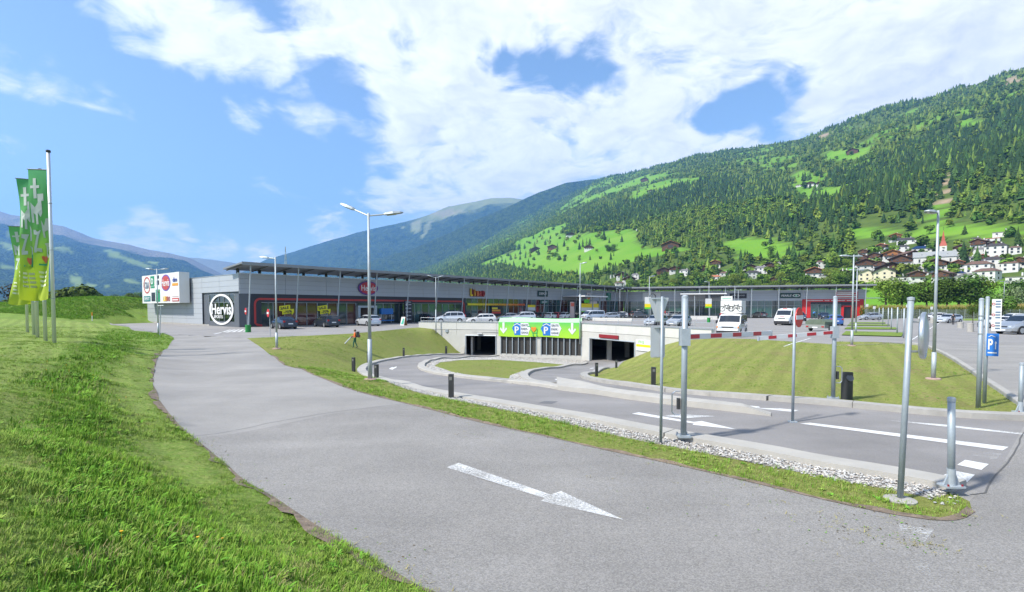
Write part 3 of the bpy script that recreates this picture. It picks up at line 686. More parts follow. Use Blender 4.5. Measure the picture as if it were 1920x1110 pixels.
def vcol_mat(name, cols, rough=.95, patch=None, bump=None):
    """terrain material: mixes the given ground covers by painted masks, with broken noise"""
    m = bpy.data.materials.new(name); m.use_nodes = True; nt = m.node_tree; N = nt.nodes; L = nt.links; b = N['Principled BSDF']
    b.inputs['Roughness'].default_value = rough; b.inputs['Specular IOR Level'].default_value = .1
    at_ = N.new('ShaderNodeAttribute'); at_.attribute_name = 'cover'; sep = N.new('ShaderNodeSeparateColor'); L.new(at_.outputs['Color'], sep.inputs[0])
    geo = N.new('ShaderNodeNewGeometry')
    def nz(s, d, r=.6):
        t = N.new('ShaderNodeTexNoise'); t.inputs['Scale'].default_value = s; t.inputs['Detail'].default_value = d; t.inputs['Roughness'].default_value = r; L.new(geo.outputs['Position'], t.inputs['Vector']); return t.outputs['Fac']
    def mr(v, a, b_, lo=0, hi=1):
        t = N.new('ShaderNodeMapRange'); L.new(v, t.inputs[0])
        for i, k in enumerate((a, b_, lo, hi)): t.inputs[i + 1].default_value = k
        return t.outputs[0]
    def mix(f, a, c):
        t = N.new('ShaderNodeMix'); t.data_type = 'RGBA'; L.new(f, t.inputs['Factor'])
        for i, v in ((6, a), (7, c)):
            if isinstance(v, tuple): t.inputs[i].default_value = (*v, 1)
            else: L.new(v, t.inputs[i])
        return t.outputs[2]
    p1, p2 = patch or (.004, .05)
    forest = mix(mr(nz(p2, 5), .35, .65), cols[0], cols[1])
    meadow = mix(mr(nz(p1 * 3, 5), .35, .65), cols[2], cols[3])
    rock = mix(mr(nz(p2, 6, .7), .35, .65), cols[4], cols[5])
    c = mix(sep.outputs[0], forest, meadow); c = mix(sep.outputs[1], c, rock); L.new(c, b.inputs['Base Color'])
    if bump:
        vo = N.new('ShaderNodeTexVoronoi'); vo.inputs['Scale'].default_value = bump[0]; L.new(geo.outputs['Position'], vo.inputs['Vector'])
        inv = N.new('ShaderNodeMath'); inv.operation = 'SUBTRACT'; inv.inputs[0].default_value = 1; L.new(sep.outputs[0], inv.inputs[1])
        ml = N.new('ShaderNodeMath'); ml.operation = 'MULTIPLY'; ml.inputs[1].default_value = 1; L.new(inv.outputs[0], ml.inputs[0])
        bp = N.new('ShaderNodeBump'); bp.invert = True; bp.inputs['Distance'].default_value = bump[1]; L.new(ml.outputs[0], bp.inputs['Strength']); L.new(vo.outputs['Distance'], bp.inputs['Height']); L.new(bp.outputs[0], b.inputs['Normal'])
    return m
def terrain(name, X, Y, Z, cover, m):
    a, b = X.shape; me = bpy.data.meshes.new(name)
    co = np.stack([X, Y, Z], 2).reshape(-1, 3); idx = np.arange(a * b).reshape(a, b)
    q = np.stack([idx[:-1, :-1], idx[:-1, 1:], idx[1:, 1:], idx[1:, :-1]], 2).reshape(-1, 4)
    # face upward
    p = co[q[len(q) // 2]]; nrm = np.cross(p[1] - p[0], p[2] - p[0])
    if nrm[2] < 0: q = q[:, ::-1]
    me.from_pydata(co.tolist(), [], q.tolist()); me.polygons.foreach_set('use_smooth', [True] * len(q))
    at_ = me.color_attributes.new('cover', 'FLOAT_COLOR', 'POINT'); c4 = np.c_[cover.reshape(-1, 3), np.ones(a * b)].astype(np.float32); at_.data.foreach_set('color', c4.ravel())
    me.materials.append(m); me.update(); o = link(name, me); o['kind'] = 'structure'; return o
hpx, hpy = proj(HX, HY, HZ)
vis = HY > 30
jx = np.array([mn.noise(Vector((a / 60, b / 60, 1.7))) for a, b in zip(HX.ravel(), HY.ravel())]).reshape(HX.shape) * 8
mead = (mask_of(hpx + jx, hpy + jx * .4, MEADOW) & vis).astype(float); scree = (mask_of(hpx + jx * .3, hpy, SCREE) & vis).astype(float)
low = (_Sg < S0 + 60).astype(float); glade = np.array([mn.noise(Vector((a / 240, b / 240, 5.3))) + .5 * mn.noise(Vector((a / 70, b / 70, .3))) for a, b in zip(HX.ravel(), HY.ravel())]).reshape(HX.shape)
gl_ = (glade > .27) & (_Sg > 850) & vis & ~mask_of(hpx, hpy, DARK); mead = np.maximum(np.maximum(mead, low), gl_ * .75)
M_HILL = vcol_mat('hillside', [(.05,.085,.018),(.09,.13,.028),(.105,.245,.020),(.15,.275,.032),(.34,.25,.17),(.25,.2,.14)])
terrain('hillside', HX, HY, HZ, np.stack([mead, scree, mead * 0], 2), M_HILL)
# ---- far ranges, each a ridge with its own depth
def ridge(name, sky, x0, x1, nx, Y0, Yr, Y1, m, cover, na=46, seed=1.0, rough=.05, z0=0):
    px = np.linspace(x0, x1, nx); sk = interp(px, sky)
    a = np.r_[np.linspace(0, 1, na), 1.12, 1.35]
    A, P = np.meshgrid(a, px, indexing='ij'); K = np.tile(sk, (len(a), 1))
    Yr_ = Yr if np.isscalar(Yr) else interp(P, Yr)
    Y = Y0 + (Yr_ - Y0) * A; X = (P - 960) / F * Y
    zr = (577 - K) / F * Yr_ + H
    q = np.where(A <= 1, np.power(np.clip(A, 0, 1), 1.25), 1 - (A - 1) * .8)
    n1 = fbm(X.ravel(), Y.ravel(), 1500, 5, seed).reshape(X.shape); n2 = fbm(X.ravel(), Y.ravel(), 380, 4, seed + 5).reshape(X.shape)
    w = np.sin(np.clip(A, 0, 1) * math.pi) ** .7
    Z = zr * q + w * zr * (n1 * .13 + n2 * .06) + np.where(A > .9, n2 * zr * .008, 0) + z0
    ppx, ppy = proj(X, Y, Z)
    return terrain(name, X, Y, Z, cover(A, P, X, Y, Z, n1, n2, ppx, ppy), m)
SKY4 = [(-900,380),(-400,360),(-200,375),(0,396),(28,405),(60,408),(102,422),(123,424.6),(151,435),(176,446),(211,454),(246,460),(281,468.5),(316,474),(358,484),(386,498),(430,520),(480,560),(520,585)]
SKY5 = [(300,500),(330,488),(358,483),(400,487),(439,493),(470,502),(520,520),(600,560)]
SKY3 = [(400,560),(430,528),(470,502),(500,487),(560,470),(640,445),(700,430),(760,417),(800,406),(840,390),(890,380),(920,373),(960,372),(1000,378),(1060,400),(1120,430)]
SKY2 = [(560,560),(600,530),(650,505),(720,483),(780,465),(840,440),(900,411),(960,386),(1010,362),(1060,345),(1115,338),(1160,340),(1240,350),(1300,380)]
CLEAR4 = [[(0,495),(34,500),(33,505),(0,503)],[(100,462),(130,463),(135,473),(98,470)],[(125,517),(148,516),(156,535),(140,537)],[(190,466),(215,470),(262,490),(288,502),(280,504),(240,492),(205,478)],[(160,535),(175,530),(182,537),(165,540)],[(188,534),(202,535),(200,541),(188,540)],[(165,481),(180,485),(178,488)],[(8,430),(30,440),(32,447),(12,438)],[(270,488),(300,492),(300,497),(275,494)],[(230,520),(260,528),(258,533),(232,527)],[(2,455),(35,460),(30,470),(5,465)]]
def cov4(A, P, X, Y, Z, n1, n2, ppx, ppy):
    mead = mask_of(ppx, ppy, CLEAR4).astype(float)
    bare = np.clip((A - .80 - n2 * .10) * 9, 0, 1); bare = np.where(P > 330, np.clip((A - .7 - n2 * .1) * 9, 0, 1), bare)
    bare = np.maximum(bare, np.clip((ppx - 300) / 200, 0, 1) * .0)
    return np.stack([np.maximum(mead, bare * .35), bare * .75, mead * 0], 2)
def cov3(A, P, X, Y, Z, n1, n2, ppx, ppy):
    bare = np.clip((A - .86 - n2 * .08) * 10, 0, 1) * np.clip((P - 760) / 60, 0, 1)
    pat = mask_of(ppx, ppy, [[(770,418),(790,412),(792,432),(775,440)],[(800,415),(812,414),(800,440),(790,445)],[(795,400),(850,392),(880,398),(830,408)],[(750,424),(760,424),(758,430)]])
    return np.stack([np.maximum(bare * .8, pat * .7), pat * .35 + bare * .3, bare * 0], 2)
def cov2(A, P, X, Y, Z, n1, n2, ppx, ppy):
    pat = mask_of(ppx, ppy, [[(742,452),(780,445),(815,443),(790,455),(760,462)]])
    return np.stack([pat.astype(float), np.zeros_like(A), pat * 0], 2)
FAR = [(.008,.022,.012),(.055,.085,.028),(.16,.22,.05),(.2,.25,.07),(.22,.17,.13),(.31,.25,.20)]
M_FAR = vcol_mat('far slopes', FAR, patch=(.0012, .016), bump=(.05, 20))
M_FAR2 = vcol_mat('middle slopes', FAR, patch=(.002, .024), bump=(.06, 18))
ridge('mountain', SKY4, -700, 520, 170, 2300, 6800, 0, M_FAR, cov4, 70, 2.2)
ridge('mountain', SKY5, 300, 620, 50, 7200, 9200, 0, M_FAR, lambda A, P, X, Y, Z, n1, n2, a, b: np.stack([np.clip((A - .3) * 3, 0, .6)] * 2 + [A * 0], 2), 24, 7.7)
ridge('mountain', SKY3, 400, 1120, 120, 4200, 7600, 0, M_FAR, cov3, 60, 4.4)
ridge('mountain', SKY2, 560, 1300, 120, 3300, 5200, 0, M_FAR2, cov2, 60, 6.1)
# valley floor
def valley():
    rr = np.r_[0, np.geomspace(40, 9500, 40)]; aa = np.linspace(0, 2 * math.pi, 97)
    Rg, Ag = np.meshgrid(rr, aa, indexing='ij'); X = Rg * np.sin(Ag); Y = Rg * np.cos(Ag)
    x0, x1, y0, y1 = EXTENT; inside = (X > x0 + 12) & (X < x1 - 12) & (Y > y0 + 8 - 20) & (Y < y1 - 12)
    Z = np.where((X > x0 - 1) & (X < x1 + 1) & (Y > -9) & (Y < y1 + 1), -7.0, .2)
    # the part next to the surveyed ground dips below it
    cov = np.stack([np.ones_like(X), X * 0, X * 0], 2)
    terrain('valley_floor', X, Y, Z, cov, vcol_mat('valley fields', [(.03,.06,.015),(.05,.08,.02),(.10,.18,.03),(.16,.22,.05),(.3,.25,.2),(.3,.25,.2)], patch=(.004, .05)))
valley()
# apron between the surveyed ground and the valley floor
def apron():
    x0, x1, y0, y1 = EXTENT; mb = MB()
    def pt(x, y): return (x, y, gz(x, y) - .01)
    P = [pt(x, y1) for x in np.linspace(x0, x1, 40)] ; Q = [(x * 1.9, y1 + 150, .25) for x in np.linspace(x0, x1, 40)]
    Lf = [pt(x0, y) for y in np.linspace(y0, y1, 30)]; Lo = [(x0 - 130, y0 - 60 + (y - y0) * 1.9, .25) for y in np.linspace(y0, y1, 30)]
    Rt = [pt(x1, y) for y in np.linspace(y0, y1, 30)]; Ro = [(x1 + 130, y0 - 60 + (y - y0) * 1.9, .25) for y in np.linspace(y0, y1, 30)]
    for A_, B_, fl in ((P, Q, 0), (Lf, Lo, 0), (Rt, Ro, 1)):
        n = len(A_); vs = A_ + B_; fs = [(i, i + 1, n + i + 1, n + i) for i in range(n - 1)]
        if fl: fs = [f[::-1] for f in fs]
        mb.add(vs, fs)
    Bt = [pt(x, y0) for x in np.linspace(x0, x1, 40)]; Bo = [(x * 1.9, y0 - 60, .25) for x in np.linspace(x0, x1, 40)]
    n = 40; mb.add(Bt + Bo, [(i, i + 1, n + i + 1, n + i)[::-1] for i in range(n - 1)])
    o = mb.build('meadow', G_VERGE); o['kind'] = 'structure'
apron()
# ---- forest on the slope
def cross(r, h):                           # one conifer: ragged cone tiers
    mb = MB(); tiers = 6
    for k in range(tiers):
        z0 = h * (.10 + .78 * k / tiers); z1 = z0 + h * (.30 if k < tiers - 1 else .24); rr = r * (1 - k / tiers) ** .85
        n = 8; vs = [(0, 0, z1)]; a0 = rnd.random() * 6
        for i in range(n):
            q = rr * (1.12 if i % 2 else .62) * rnd.uniform(.8, 1.15); a = a0 + 2 * math.pi * i / n
            vs.append((q * math.cos(a), q * math.sin(a), z0 - (.05 * h if i % 2 else 0) + rnd.uniform(-.02, .02) * h))
        mb.add(vs, [(0, i + 1, (i + 1) % n + 1) for i in range(n)])
    mb.tube((0, 0, 0), (0, 0, h * .2), r * .09, n=5, caps=False); return mb
def leafy(r, h, nq=90, q=.34, z0=.22, lumps=5, seed=0, squash=1.0):     # one broadleaf crown: many leaf clumps
    g = random.Random(seed); mb = MB(); cs = [(0, 0, h * .62, r * .8)]
    for _ in range(lumps):
        a = g.uniform(0, 6.28); d = r * g.uniform(.3, .6); cs.append((d * math.cos(a), d * math.sin(a), h * g.uniform(z0 + .22, .86), r * g.uniform(.35, .6)))
    for i in range(nq):
        c = g.choice(cs); u = Vector((g.gauss(0, 1), g.gauss(0, 1), g.gauss(0, 1))).normalized(); rad = c[3] * g.uniform(.72, 1.05)
        p = Vector((c[0], c[1], c[2])) + Vector((u.x * rad, u.y * rad, u.z * rad * .95 * squash))
        if p.z < h * z0: p.z = h * z0 + abs(p.z - h * z0) * .3
        nrm = (u + Vector((g.uniform(-.6, .6), g.uniform(-.6, .6), g.uniform(-.2, .9)))).normalized(); t = nrm.orthogonal().normalized(); b = nrm.cross(t); s = r * q * g.uniform(.6, 1.25); an = g.uniform(0, 6.28)
        e1 = t * math.cos(an) + b * math.sin(an); e2 = nrm.cross(e1)
        mb.add([p - e1 * s, p - e2 * s * .7, p + e1 * s, p + e2 * s * .7], [(0, 1, 2, 3)])
    return mb
def foliage(name, col, var=.35, ov=.3):
    m = mat(name, col, .9, var=var, vs=.35, spec=.12, objvar=ov, detail=2)
    b = m.node_tree.nodes['Principled BSDF']; b.inputs['Transmission Weight'].default_value = 0
    return m
F_CON = [foliage('conifer needles', (.058,.110,.028)), foliage('dark conifer needles', (.034,.068,.023)), foliage('larch needles', (.155,.225,.040))]  # the dark needles also colour in the cloud shadow
F_DEC = [foliage('broad leaves', (.125,.205,.028)), foliage('dark leaves', (.072,.135,.024)), foliage('yellow green leaves', (.17,.235,.036))]
SRC = []
for m_ in F_CON:
    for h_, r_ in ((1.0, .17), (1.0, .21)): SRC.append(cross(r_, h_).mesh('conifer', m_, False))
for k_, m_ in enumerate(F_DEC):
    for j_ in range(2): SRC.append(leafy(.40 + .06 * j_, 1.0, 130, .30, .12, 5, k_ * 7 + j_).mesh('broadleaf', m_, False))
def forest():
    P = []
    def cand(n, sa, sb, ta, tb):
        s = nr.uniform(sa, sb, n); t = nr.uniform(ta, tb, n); return s, t
    pts = []; sc = []; ix = []
    for (sa, sb, ta, tb, step, hmul) in ((345, 760, -420, 1500, 5.5, 1.0), (760, 1350, -700, 2600, 7.2, 1.12), (1350, 2560, -1100, 5000, 11.0, 1.38), (345, 1350, 1500, 4600, 10.5, 1.35)):
        n = int((sb - sa) * (tb - ta) / step ** 2)
        s, t = cand(n, sa, sb, ta, tb); x = s * VN.x + t * VD.x; y = s * VN.y + t * VD.y
        k = y > 60; x, y = x[k], y[k]
        pxx = 960 + F * x / y; k = (pxx > 380) & (pxx < 2150); x, y = x[k], y[k]
        z = hz_at(x, y); px, py = proj(x, y, z)
        w = np.array([mn.noise(Vector((a / 70, b / 70, .3))) for a, b in zip(x, y)])
        w2 = np.array([mn.noise(Vector((a / 240, b / 240, 5.3))) for a, b in zip(x, y)])
        jit = w * 8
        md = mask_of(px + jit, py + jit * .4, MEADOW) | mask_of(px + jit, py, SCREE)
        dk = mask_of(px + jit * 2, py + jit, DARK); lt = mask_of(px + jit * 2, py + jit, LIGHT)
        s_ = x * VN.x + y * VN.y
        vill = (s_ < 620) & (px > 1080)
        dens = np.where(md, .012, np.where(vill & (px > 1600), .14, np.where(vill, .26, .95))); dens = np.where(lt & ~md, .62, dens)
        # gaps on the upper slope
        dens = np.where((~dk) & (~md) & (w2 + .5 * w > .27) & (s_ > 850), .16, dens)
        rr = nr.uniform(0, 1, len(x)); k = rr < dens
        x, y, z, w, w2, dk, lt, s_, px, py = (q[k] for q in (x, y, z, w, w2, dk, lt, s_, px, py))
        # species: mostly dark conifers, imitating cloud shadow, in the dark stands, broadleaf low down, mixed elsewhere
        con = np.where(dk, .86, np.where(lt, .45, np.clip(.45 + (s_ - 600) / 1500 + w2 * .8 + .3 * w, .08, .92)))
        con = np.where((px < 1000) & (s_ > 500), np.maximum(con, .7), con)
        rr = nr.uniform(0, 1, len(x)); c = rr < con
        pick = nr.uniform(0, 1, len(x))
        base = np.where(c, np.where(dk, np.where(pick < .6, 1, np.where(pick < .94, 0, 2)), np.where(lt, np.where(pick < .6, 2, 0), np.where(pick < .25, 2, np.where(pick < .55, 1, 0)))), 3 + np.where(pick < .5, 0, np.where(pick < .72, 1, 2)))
        i_ = base * 2 + (nr.uniform(0, 1, len(x)) < .5)
        hh = np.where(c, nr.uniform(11, 22, len(x)), nr.uniform(8, 14, len(x))) * hmul ** .8
        hh = np.where(lt, hh * .72, hh)
        hh = np.where(s_ < 620, hh * .72, hh)
        pts.append(np.stack([x, y, z - .5], 1)); ix.append(i_); wd = nr.uniform(.85, 1.35, len(x)) * np.where(c, 1.12 * hmul ** .6, 1.05)
        sc.append(np.stack([hh * wd, hh * wd, hh], 1))
    pts = np.concatenate(pts); sc = np.concatenate(sc); ix = np.concatenate(ix)
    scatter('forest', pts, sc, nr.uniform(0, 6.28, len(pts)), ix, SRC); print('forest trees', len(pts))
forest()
# ---- the air of the valley
def haze():
    mb = MB(); mb.box((0, 3500, 1096), (23000, 15400, 2210)); m = bpy.data.materials.new('valley air'); m.use_nodes = True; nt = m.node_tree; nt.nodes.clear()
    pv = nt.nodes.new('ShaderNodeVolumePrincipled'); out = nt.nodes.new('ShaderNodeOutputMaterial'); nt.links.new(pv.outputs[0], out.inputs['Volume'])
    pv.inputs['Color'].default_value = (.21, .47, 1.0, 1); pv.inputs['Density'].default_value = HAZE; pv.inputs['Anisotropy'].default_value = 0.2
    o = mb.build('haze', m); o['kind'] = 'stuff'
HAZE = 9e-5
haze()
# ------------------------------------------------------------------ parking garage under the lot
M_WHITE = mat('white render', (.52,.51,.475), .8, var=.05, vs=.8, bump=.08, bs=30)
M_WALLG = mat('garage concrete', (.46,.45,.415), .8, var=.08, vs=.9, bump=.1, bs=30)
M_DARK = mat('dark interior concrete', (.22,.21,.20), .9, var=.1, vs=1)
M_GALV = mat('galvanised steel', (.31,.355,.38), .5, .3, var=.10, vs=6, bump=.05, bs=30)
M_GALVL = mat('grey galvanised steel', (.37,.41,.435), .5, .25, var=.10, vs=8)
M_ALU = mat('aluminium', (.55,.57,.58), .35, .8)
M_ANTH = mat('anthracite metal', (.045,.046,.048), .5, .3, var=.15, vs=4)
M_BLACK = mat('black rubber', (.02,.02,.02), .7)
M_MESH = mat('dark grille mesh', (.055,.052,.048), .6, .4, var=.2, vs=30)
M_RED = mat('signal red', (.50,.018,.02), .45)
M_DRED = mat('dark red panel', (.22,.012,.02), .5)
M_WP = mat('white paint', (.66,.66,.65), .5)
M_SIGNW = mat('white sign board', (.64,.64,.62), .5)
M_GREEN = mat('sign green', (.02,.24,.07), .5)
M_BLUE = mat('sign blue', (.02,.16,.50), .45)
M_YEL = mat('sign yellow', (.80,.62,.01), .5)
M_LIME = mat('lime green', (.12,.55,.03), .5)
M_ORANGE = mat('orange', (.75,.22,.02), .5)
garage = thing('parking_garage', 'white concrete garage front with two dark entrances under the car park', 'parking garage', (P1.x, P1.y, GF))
def gpart(name, mb, m, smooth=False):
    o = mb.build(name, m, None, smooth); o.parent = garage; o.matrix_parent_inverse = Matrix.Translation(-garage.location); return o
def wallseg(mb, a, b, z0a, z1, th=.3, z0b=None):
    """vertical wall slab from plan point a to b"""
    z0b = z0a if z0b is None else z0b; d = (b - a); d.z = 0; n = Vector((d.y, -d.x, 0)).normalized(); n = n if n.y < 0 or n.x < -.5 else -n
    f = [Vector((a.x, a.y, z0a)), Vector((b.x, b.y, z0b)), Vector((b.x, b.y, z1)), Vector((a.x, a.y, z1))]
    mb.prism(f, -n * th)
def wp(i, t): return WALL[i].lerp(WALL[i + 1], t)
def wx(px):                                # plan point of the wall in that line of sight
    k = (px - 960) / F * 1.0
    for i in range(3):
        a, b = WALL[i], WALL[i + 1]; ka, kb = a.x / a.y, b.x / b.y
        if ka - 1e-9 <= k <= kb + 1e-9 or (i == 2 and k > ka):
            d = b - a; t = (k * a.y - a.x) / (d.x - k * d.y); return a.lerp(b, t)
    return WALL[0].copy()
OT = -.55                                   # top of the openings
oL0, oL1, gA0, gA1, gB0, gB1, oR0, oR1 = (wx(p) for p in (873, 930, 938.5, 1006, 1014, 1091, 1106, 1191))
for a, b in ((WALL[0], oL0), (oL1, gA0), (gA1, gB0), (gB1, oR0), (oR1, WALL[3])): mb = MB(); wallseg(mb, a, b, GF - .5, OT); gpart('wall', mb, M_WALLG)
mb = MB(); wallseg(mb, gA0, gA1, GF - .5, GF + .38); wallseg(mb, gB0, P2, GF - .5, GF + .38); wallseg(mb, P2, gB1, GF - .5, GF + .38); gpart('sill', mb, M_WALLG)
# upper bands: lintel and parapet as separate precast pieces with a recessed joint between them
def band(z0, z1, out, name, m):
    for i in range(3):
        n = 2 if i < 2 else 3
        for k in range(n):
            a, b = wp(i, k / n), wp(i, (k + 1) / n); d = (b - a).normalized(); nn = Vector((d.y, -d.x, 0)); nn = nn if nn.y < 0 else -nn
            mb = MB(); wallseg(mb, a + d * .012 + nn * out, b - d * .012 + nn * out, z0, z1, .3 + out); gpart(name, mb, m)
band(OT, .10, .0, 'lintel_panel', M_WALLG); band(.13, WTOP - .06, .03, 'parapet_panel', M_WHITE)
def band_cap():
    for i in range(3):
        a, b = WALL[i], WALL[i + 1]; d = (b - a).normalized(); nn = Vector((d.y, -d.x, 0)); nn = nn if nn.y < 0 else -nn
        mb = MB(); wallseg(mb, a + nn * .06, b + nn * .06, WTOP - .055, WTOP, .42); gpart('coping', mb, M_ALU)
band_cap()
# reveals, interior, columns
mb = MB()
back = Vector((2.5, 26, 0))
q = [P0 + Vector((1.2,-.3,0)), P1 + Vector((.1,-.1,0)), P2, oR1, oR1 + Vector((24, 13, 0)), P0 + back]
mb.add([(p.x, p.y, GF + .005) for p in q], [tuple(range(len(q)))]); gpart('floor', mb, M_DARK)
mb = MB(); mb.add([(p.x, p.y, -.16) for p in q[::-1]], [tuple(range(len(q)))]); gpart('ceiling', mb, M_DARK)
mb = MB(); 
for a, b in ((q[3], q[4]), (q[4], q[5]), (q[5], q[0])): mb.prism([(a.x, a.y, GF - .1), (b.x, b.y, GF - .1), (b.x, b.y, -.1), (a.x, a.y, -.1)], (.2, .2, 0))
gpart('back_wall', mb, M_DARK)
for x, y in ((-1.2, 68), (-4.4, 70), (10.6, 57), (13.2, 60), (17, 62)):
    mb = MB(); mb.box((x, y, (GF - .15) / 2), (.45, .6, -GF - .16)); gpart('column', mb, M_WALLG)
a = oL0 + Vector((.35, .8, 0)); mb = MB(); mb.box((a.x + .3, a.y + 2.2, GF + 1.1), (.2, 4.2, 2.2)); gpart('side_wall', mb, M_WHITE)
# frames of the openings
for a, b in ((oL0, oL1), (oR0, oR1)):
    d = (b - a).normalized(); nn = Vector((d.y, -d.x, 0)); nn = nn if nn.y < 0 else -nn; mb = MB()
    for p in (a, b): mb.tube(p + nn * .02 + Vector((0, 0, GF)), p + nn * .02 + Vector((0, 0, OT)), .06, n=6)
    mb.tube(a + nn * .02 + Vector((0, 0, OT)), b + nn * .02 + Vector((0, 0, OT)), .06, n=6); gpart('door_frame', mb, M_GALVL)
# louvre bays: dark mesh panels between slim bars
def louvre(a, b, n):
    d = (b - a); nn = Vector((d.y, -d.x, 0)).normalized(); nn = nn if nn.y < 0 else -nn
    for k in range(n):
        p, r = a.lerp(b, (k + .03) / n), a.lerp(b, (k + .97) / n); mb = MB()
        wallseg(mb, p - nn * .12, r - nn * .12, GF + .40, OT - .02, .04); gpart('grille_panel', mb, M_MESH)
    for k in range(n + 1):
        p = a.lerp(b, min(.995, max(.005, k / n))); mb = MB(); mb.box((p.x, p.y, (GF + .38 + OT) / 2), (.10, .12, OT - GF - .38)); gpart('grille_bar', mb, M_GALVL)
louvre(gA0, gA1, 6); louvre(gB0, P2 - (P2 - P1).normalized() * .03, 7)
# height restriction board over the right entrance, lamp over the left one
d3 = (P3 - P2).normalized(); n3 = Vector((d3.y, -d3.x, 0)); n3 = n3 if n3.y < 0 else -n3
a, b = wx(1125), wx(1161); mb = MB(); mb.prism([a + n3 * .05 + Vector((0, 0, -.40)), b + n3 * .05 + Vector((0, 0, -.40)), b + n3 * .05 + Vector((0, 0, -.05)), a + n3 * .05 + Vector((0, 0, -.05))], n3 * .08)
hb = mb.build('height_board', M_DRED); tag(hb, 'dark red height limit board above the right garage entrance', 'sign')
d1_ = (P1 - P0).normalized(); n1_ = Vector((d1_.y, -d1_.x, 0)); n1_ = n1_ if n1_.y < 0 else -n1_
p = wx(900); mb = MB(); mb.box((p.x + n1_.x * .15, p.y + n1_.y * .15, -.30), (.55, .3, .12)); lo = mb.build('wall_lamp', M_WP); tag(lo, 'small white lamp on the wall over the left garage entrance', 'lamp')
p = wx(838); mb = MB(); mb.box((p.x + n1_.x * .06, p.y + n1_.y * .06, -.05), (.32, .12, .32)); o = mb.build('vent_box', M_GALVL); tag(o, 'small grey vent box on the white garage wall above the bank', 'vent')
# small fh2 board right of the right entrance
a, b = wx(1194), wx(1222); M_ = frame((a + b) / 2 + n3 * .04 + Vector((0, 0, -.78)), (b - a), n3); w_ = (b - a).length
t = thing('notice_board', 'white notice board with green letters and yellow stripe right of the right garage entrance', 'sign', (a + b) / 2 + n3 * .04 + Vector((0, 0, -.78)))
def onto(root, mbm, name, m): 
    o = mbm.build(name, m); o.parent = root; o.matrix_parent_inverse = Matrix.Translation(-root.location); return o
mb = MB(); mb.box((0, 0, .02), (w_, 1.05, .04), M_); onto(t, mb, 'board', M_SIGNW)
mb = MB(); mb.box((0, -.04, .05), (w_ * .94, .22, .012), M_); onto(t, mb, 'stripe', M_YEL)
o = text('lettering', 'FH2', .26, M_ @ Matrix.Translation((-w_ * .12, .3, .045)), M_LIME, None, wid=w_ * .38); o.parent = t; o.matrix_parent_inverse = Matrix.Translation(-t.location)
# ---- banner over the louvres
def banner_mat():
    m = bpy.data.materials.new('green banner'); m.use_nodes = True; N = m.node_tree.nodes; L = m.node_tree.links; b = N['Principled BSDF']; b.inputs['Roughness'].default_value = .5
    geo = N.new('ShaderNodeNewGeometry'); s_ = N.new('ShaderNodeSeparateXYZ'); L.new(geo.outputs['Position'], s_.inputs[0])
    r = N.new('ShaderNodeMapRange'); r.inputs[1].default_value = -.7; r.inputs[2].default_value = 1.1; L.new(s_.outputs[2], r.inputs[0])
    cr = N.new('ShaderNodeValToRGB'); e = cr.color_ramp.elements; e[0].color = (.36,.62,.03,1); e[1].color = (.10,.50,.10,1); e.new(.45).color = (.28,.60,.04,1); L.new(r.outputs[0], cr.inputs[0]); L.new(cr.outputs[0], b.inputs['Base Color'])
    return m
M_BAN = banner_mat(); M_BANT = mat('pale green banner hem', (.36,.66,.34), .5)
ba, bb = wx(935.5) , wx(1090)
bt = thing('banner', 'green banner with white arrows and two blue P signs on the garage front', 'banner', (ba + bb) / 2)
LB1 = (P2 - ba).length; LB2 = (bb - P2).length; LBt = LB1 + LB2
def bpt(u, v, off=0.0):
    """u metres along the banner, v height; wrinkled cloth"""
    dA = (P2 - ba).normalized(); nA = Vector((dA.y, -dA.x, 0)); nA = nA if nA.y < 0 else -nA
    p = ba + dA * u if u <= LB1 else P2 + (bb - P2).normalized() * (u - LB1)
    w = .011 * math.sin(u * 2.1 + v * 1.3) + .004 * math.sin(u * 5.3 - v * 2.2)
    lean = 0 if v < 1.06 else -(v - 1.06) * 1.3
    return p + nA * (.16 + w * (1 if v < 1.0 else .3) + off + lean) + Vector((0, 0, v))
def bsheet(v0f, v1f, nv, m, name, th=.01):
    mb = MB(); nu = 60; vs = []
    for i in range(nu + 1):
        u = LBt * i / nu
        for j in range(nv + 1): vs.append(bpt(u, v0f(u) + (v1f(u) - v0f(u)) * j / nv))
    k = nv + 1; mb.add(vs, [(i * k + j, (i + 1) * k + j, (i + 1) * k + j + 1, i * k + j + 1) for i in range(nu) for j in range(nv)])
    return onto(bt, mb, name, m)
bsheet(lambda u: -.56 - .05 * math.sin(u * .9) - .09 * u / LBt, lambda u: 1.06, 8, M_BAN, 'cloth').data.polygons.foreach_set('use_smooth', [True] * 480)
bsheet(lambda u: 1.06, lambda u: 1.52 + .05 * math.sin(u * .7), 3, M_BANT, 'hem')
def bpoly(pts, m, name, off=.035):
    off = off if off > .04 else .025
    """flat print on the banner: polygon in (u, v) fanned from its centre, thin"""
    P = []
    for a, b in zip(pts, pts[1:] + pts[:1]):
        n = max(1, int(math.hypot(b[0] - a[0], b[1] - a[1]) / .3)); P += [(a[0] + (b[0] - a[0]) * k / n, a[1] + (b[1] - a[1]) * k / n) for k in range(n)]
    V, E, Fc, *_ = geometry.delaunay_2d_cdt([Vector(q) for q in P], [(j, (j + 1) % len(P)) for j in range(len(P))], [], 1, 1e-5); mb = MB(); mb.add([bpt(v.x, v.y, off) for v in V], [tuple(f) for f in Fc]); return onto(bt, mb, name, m)
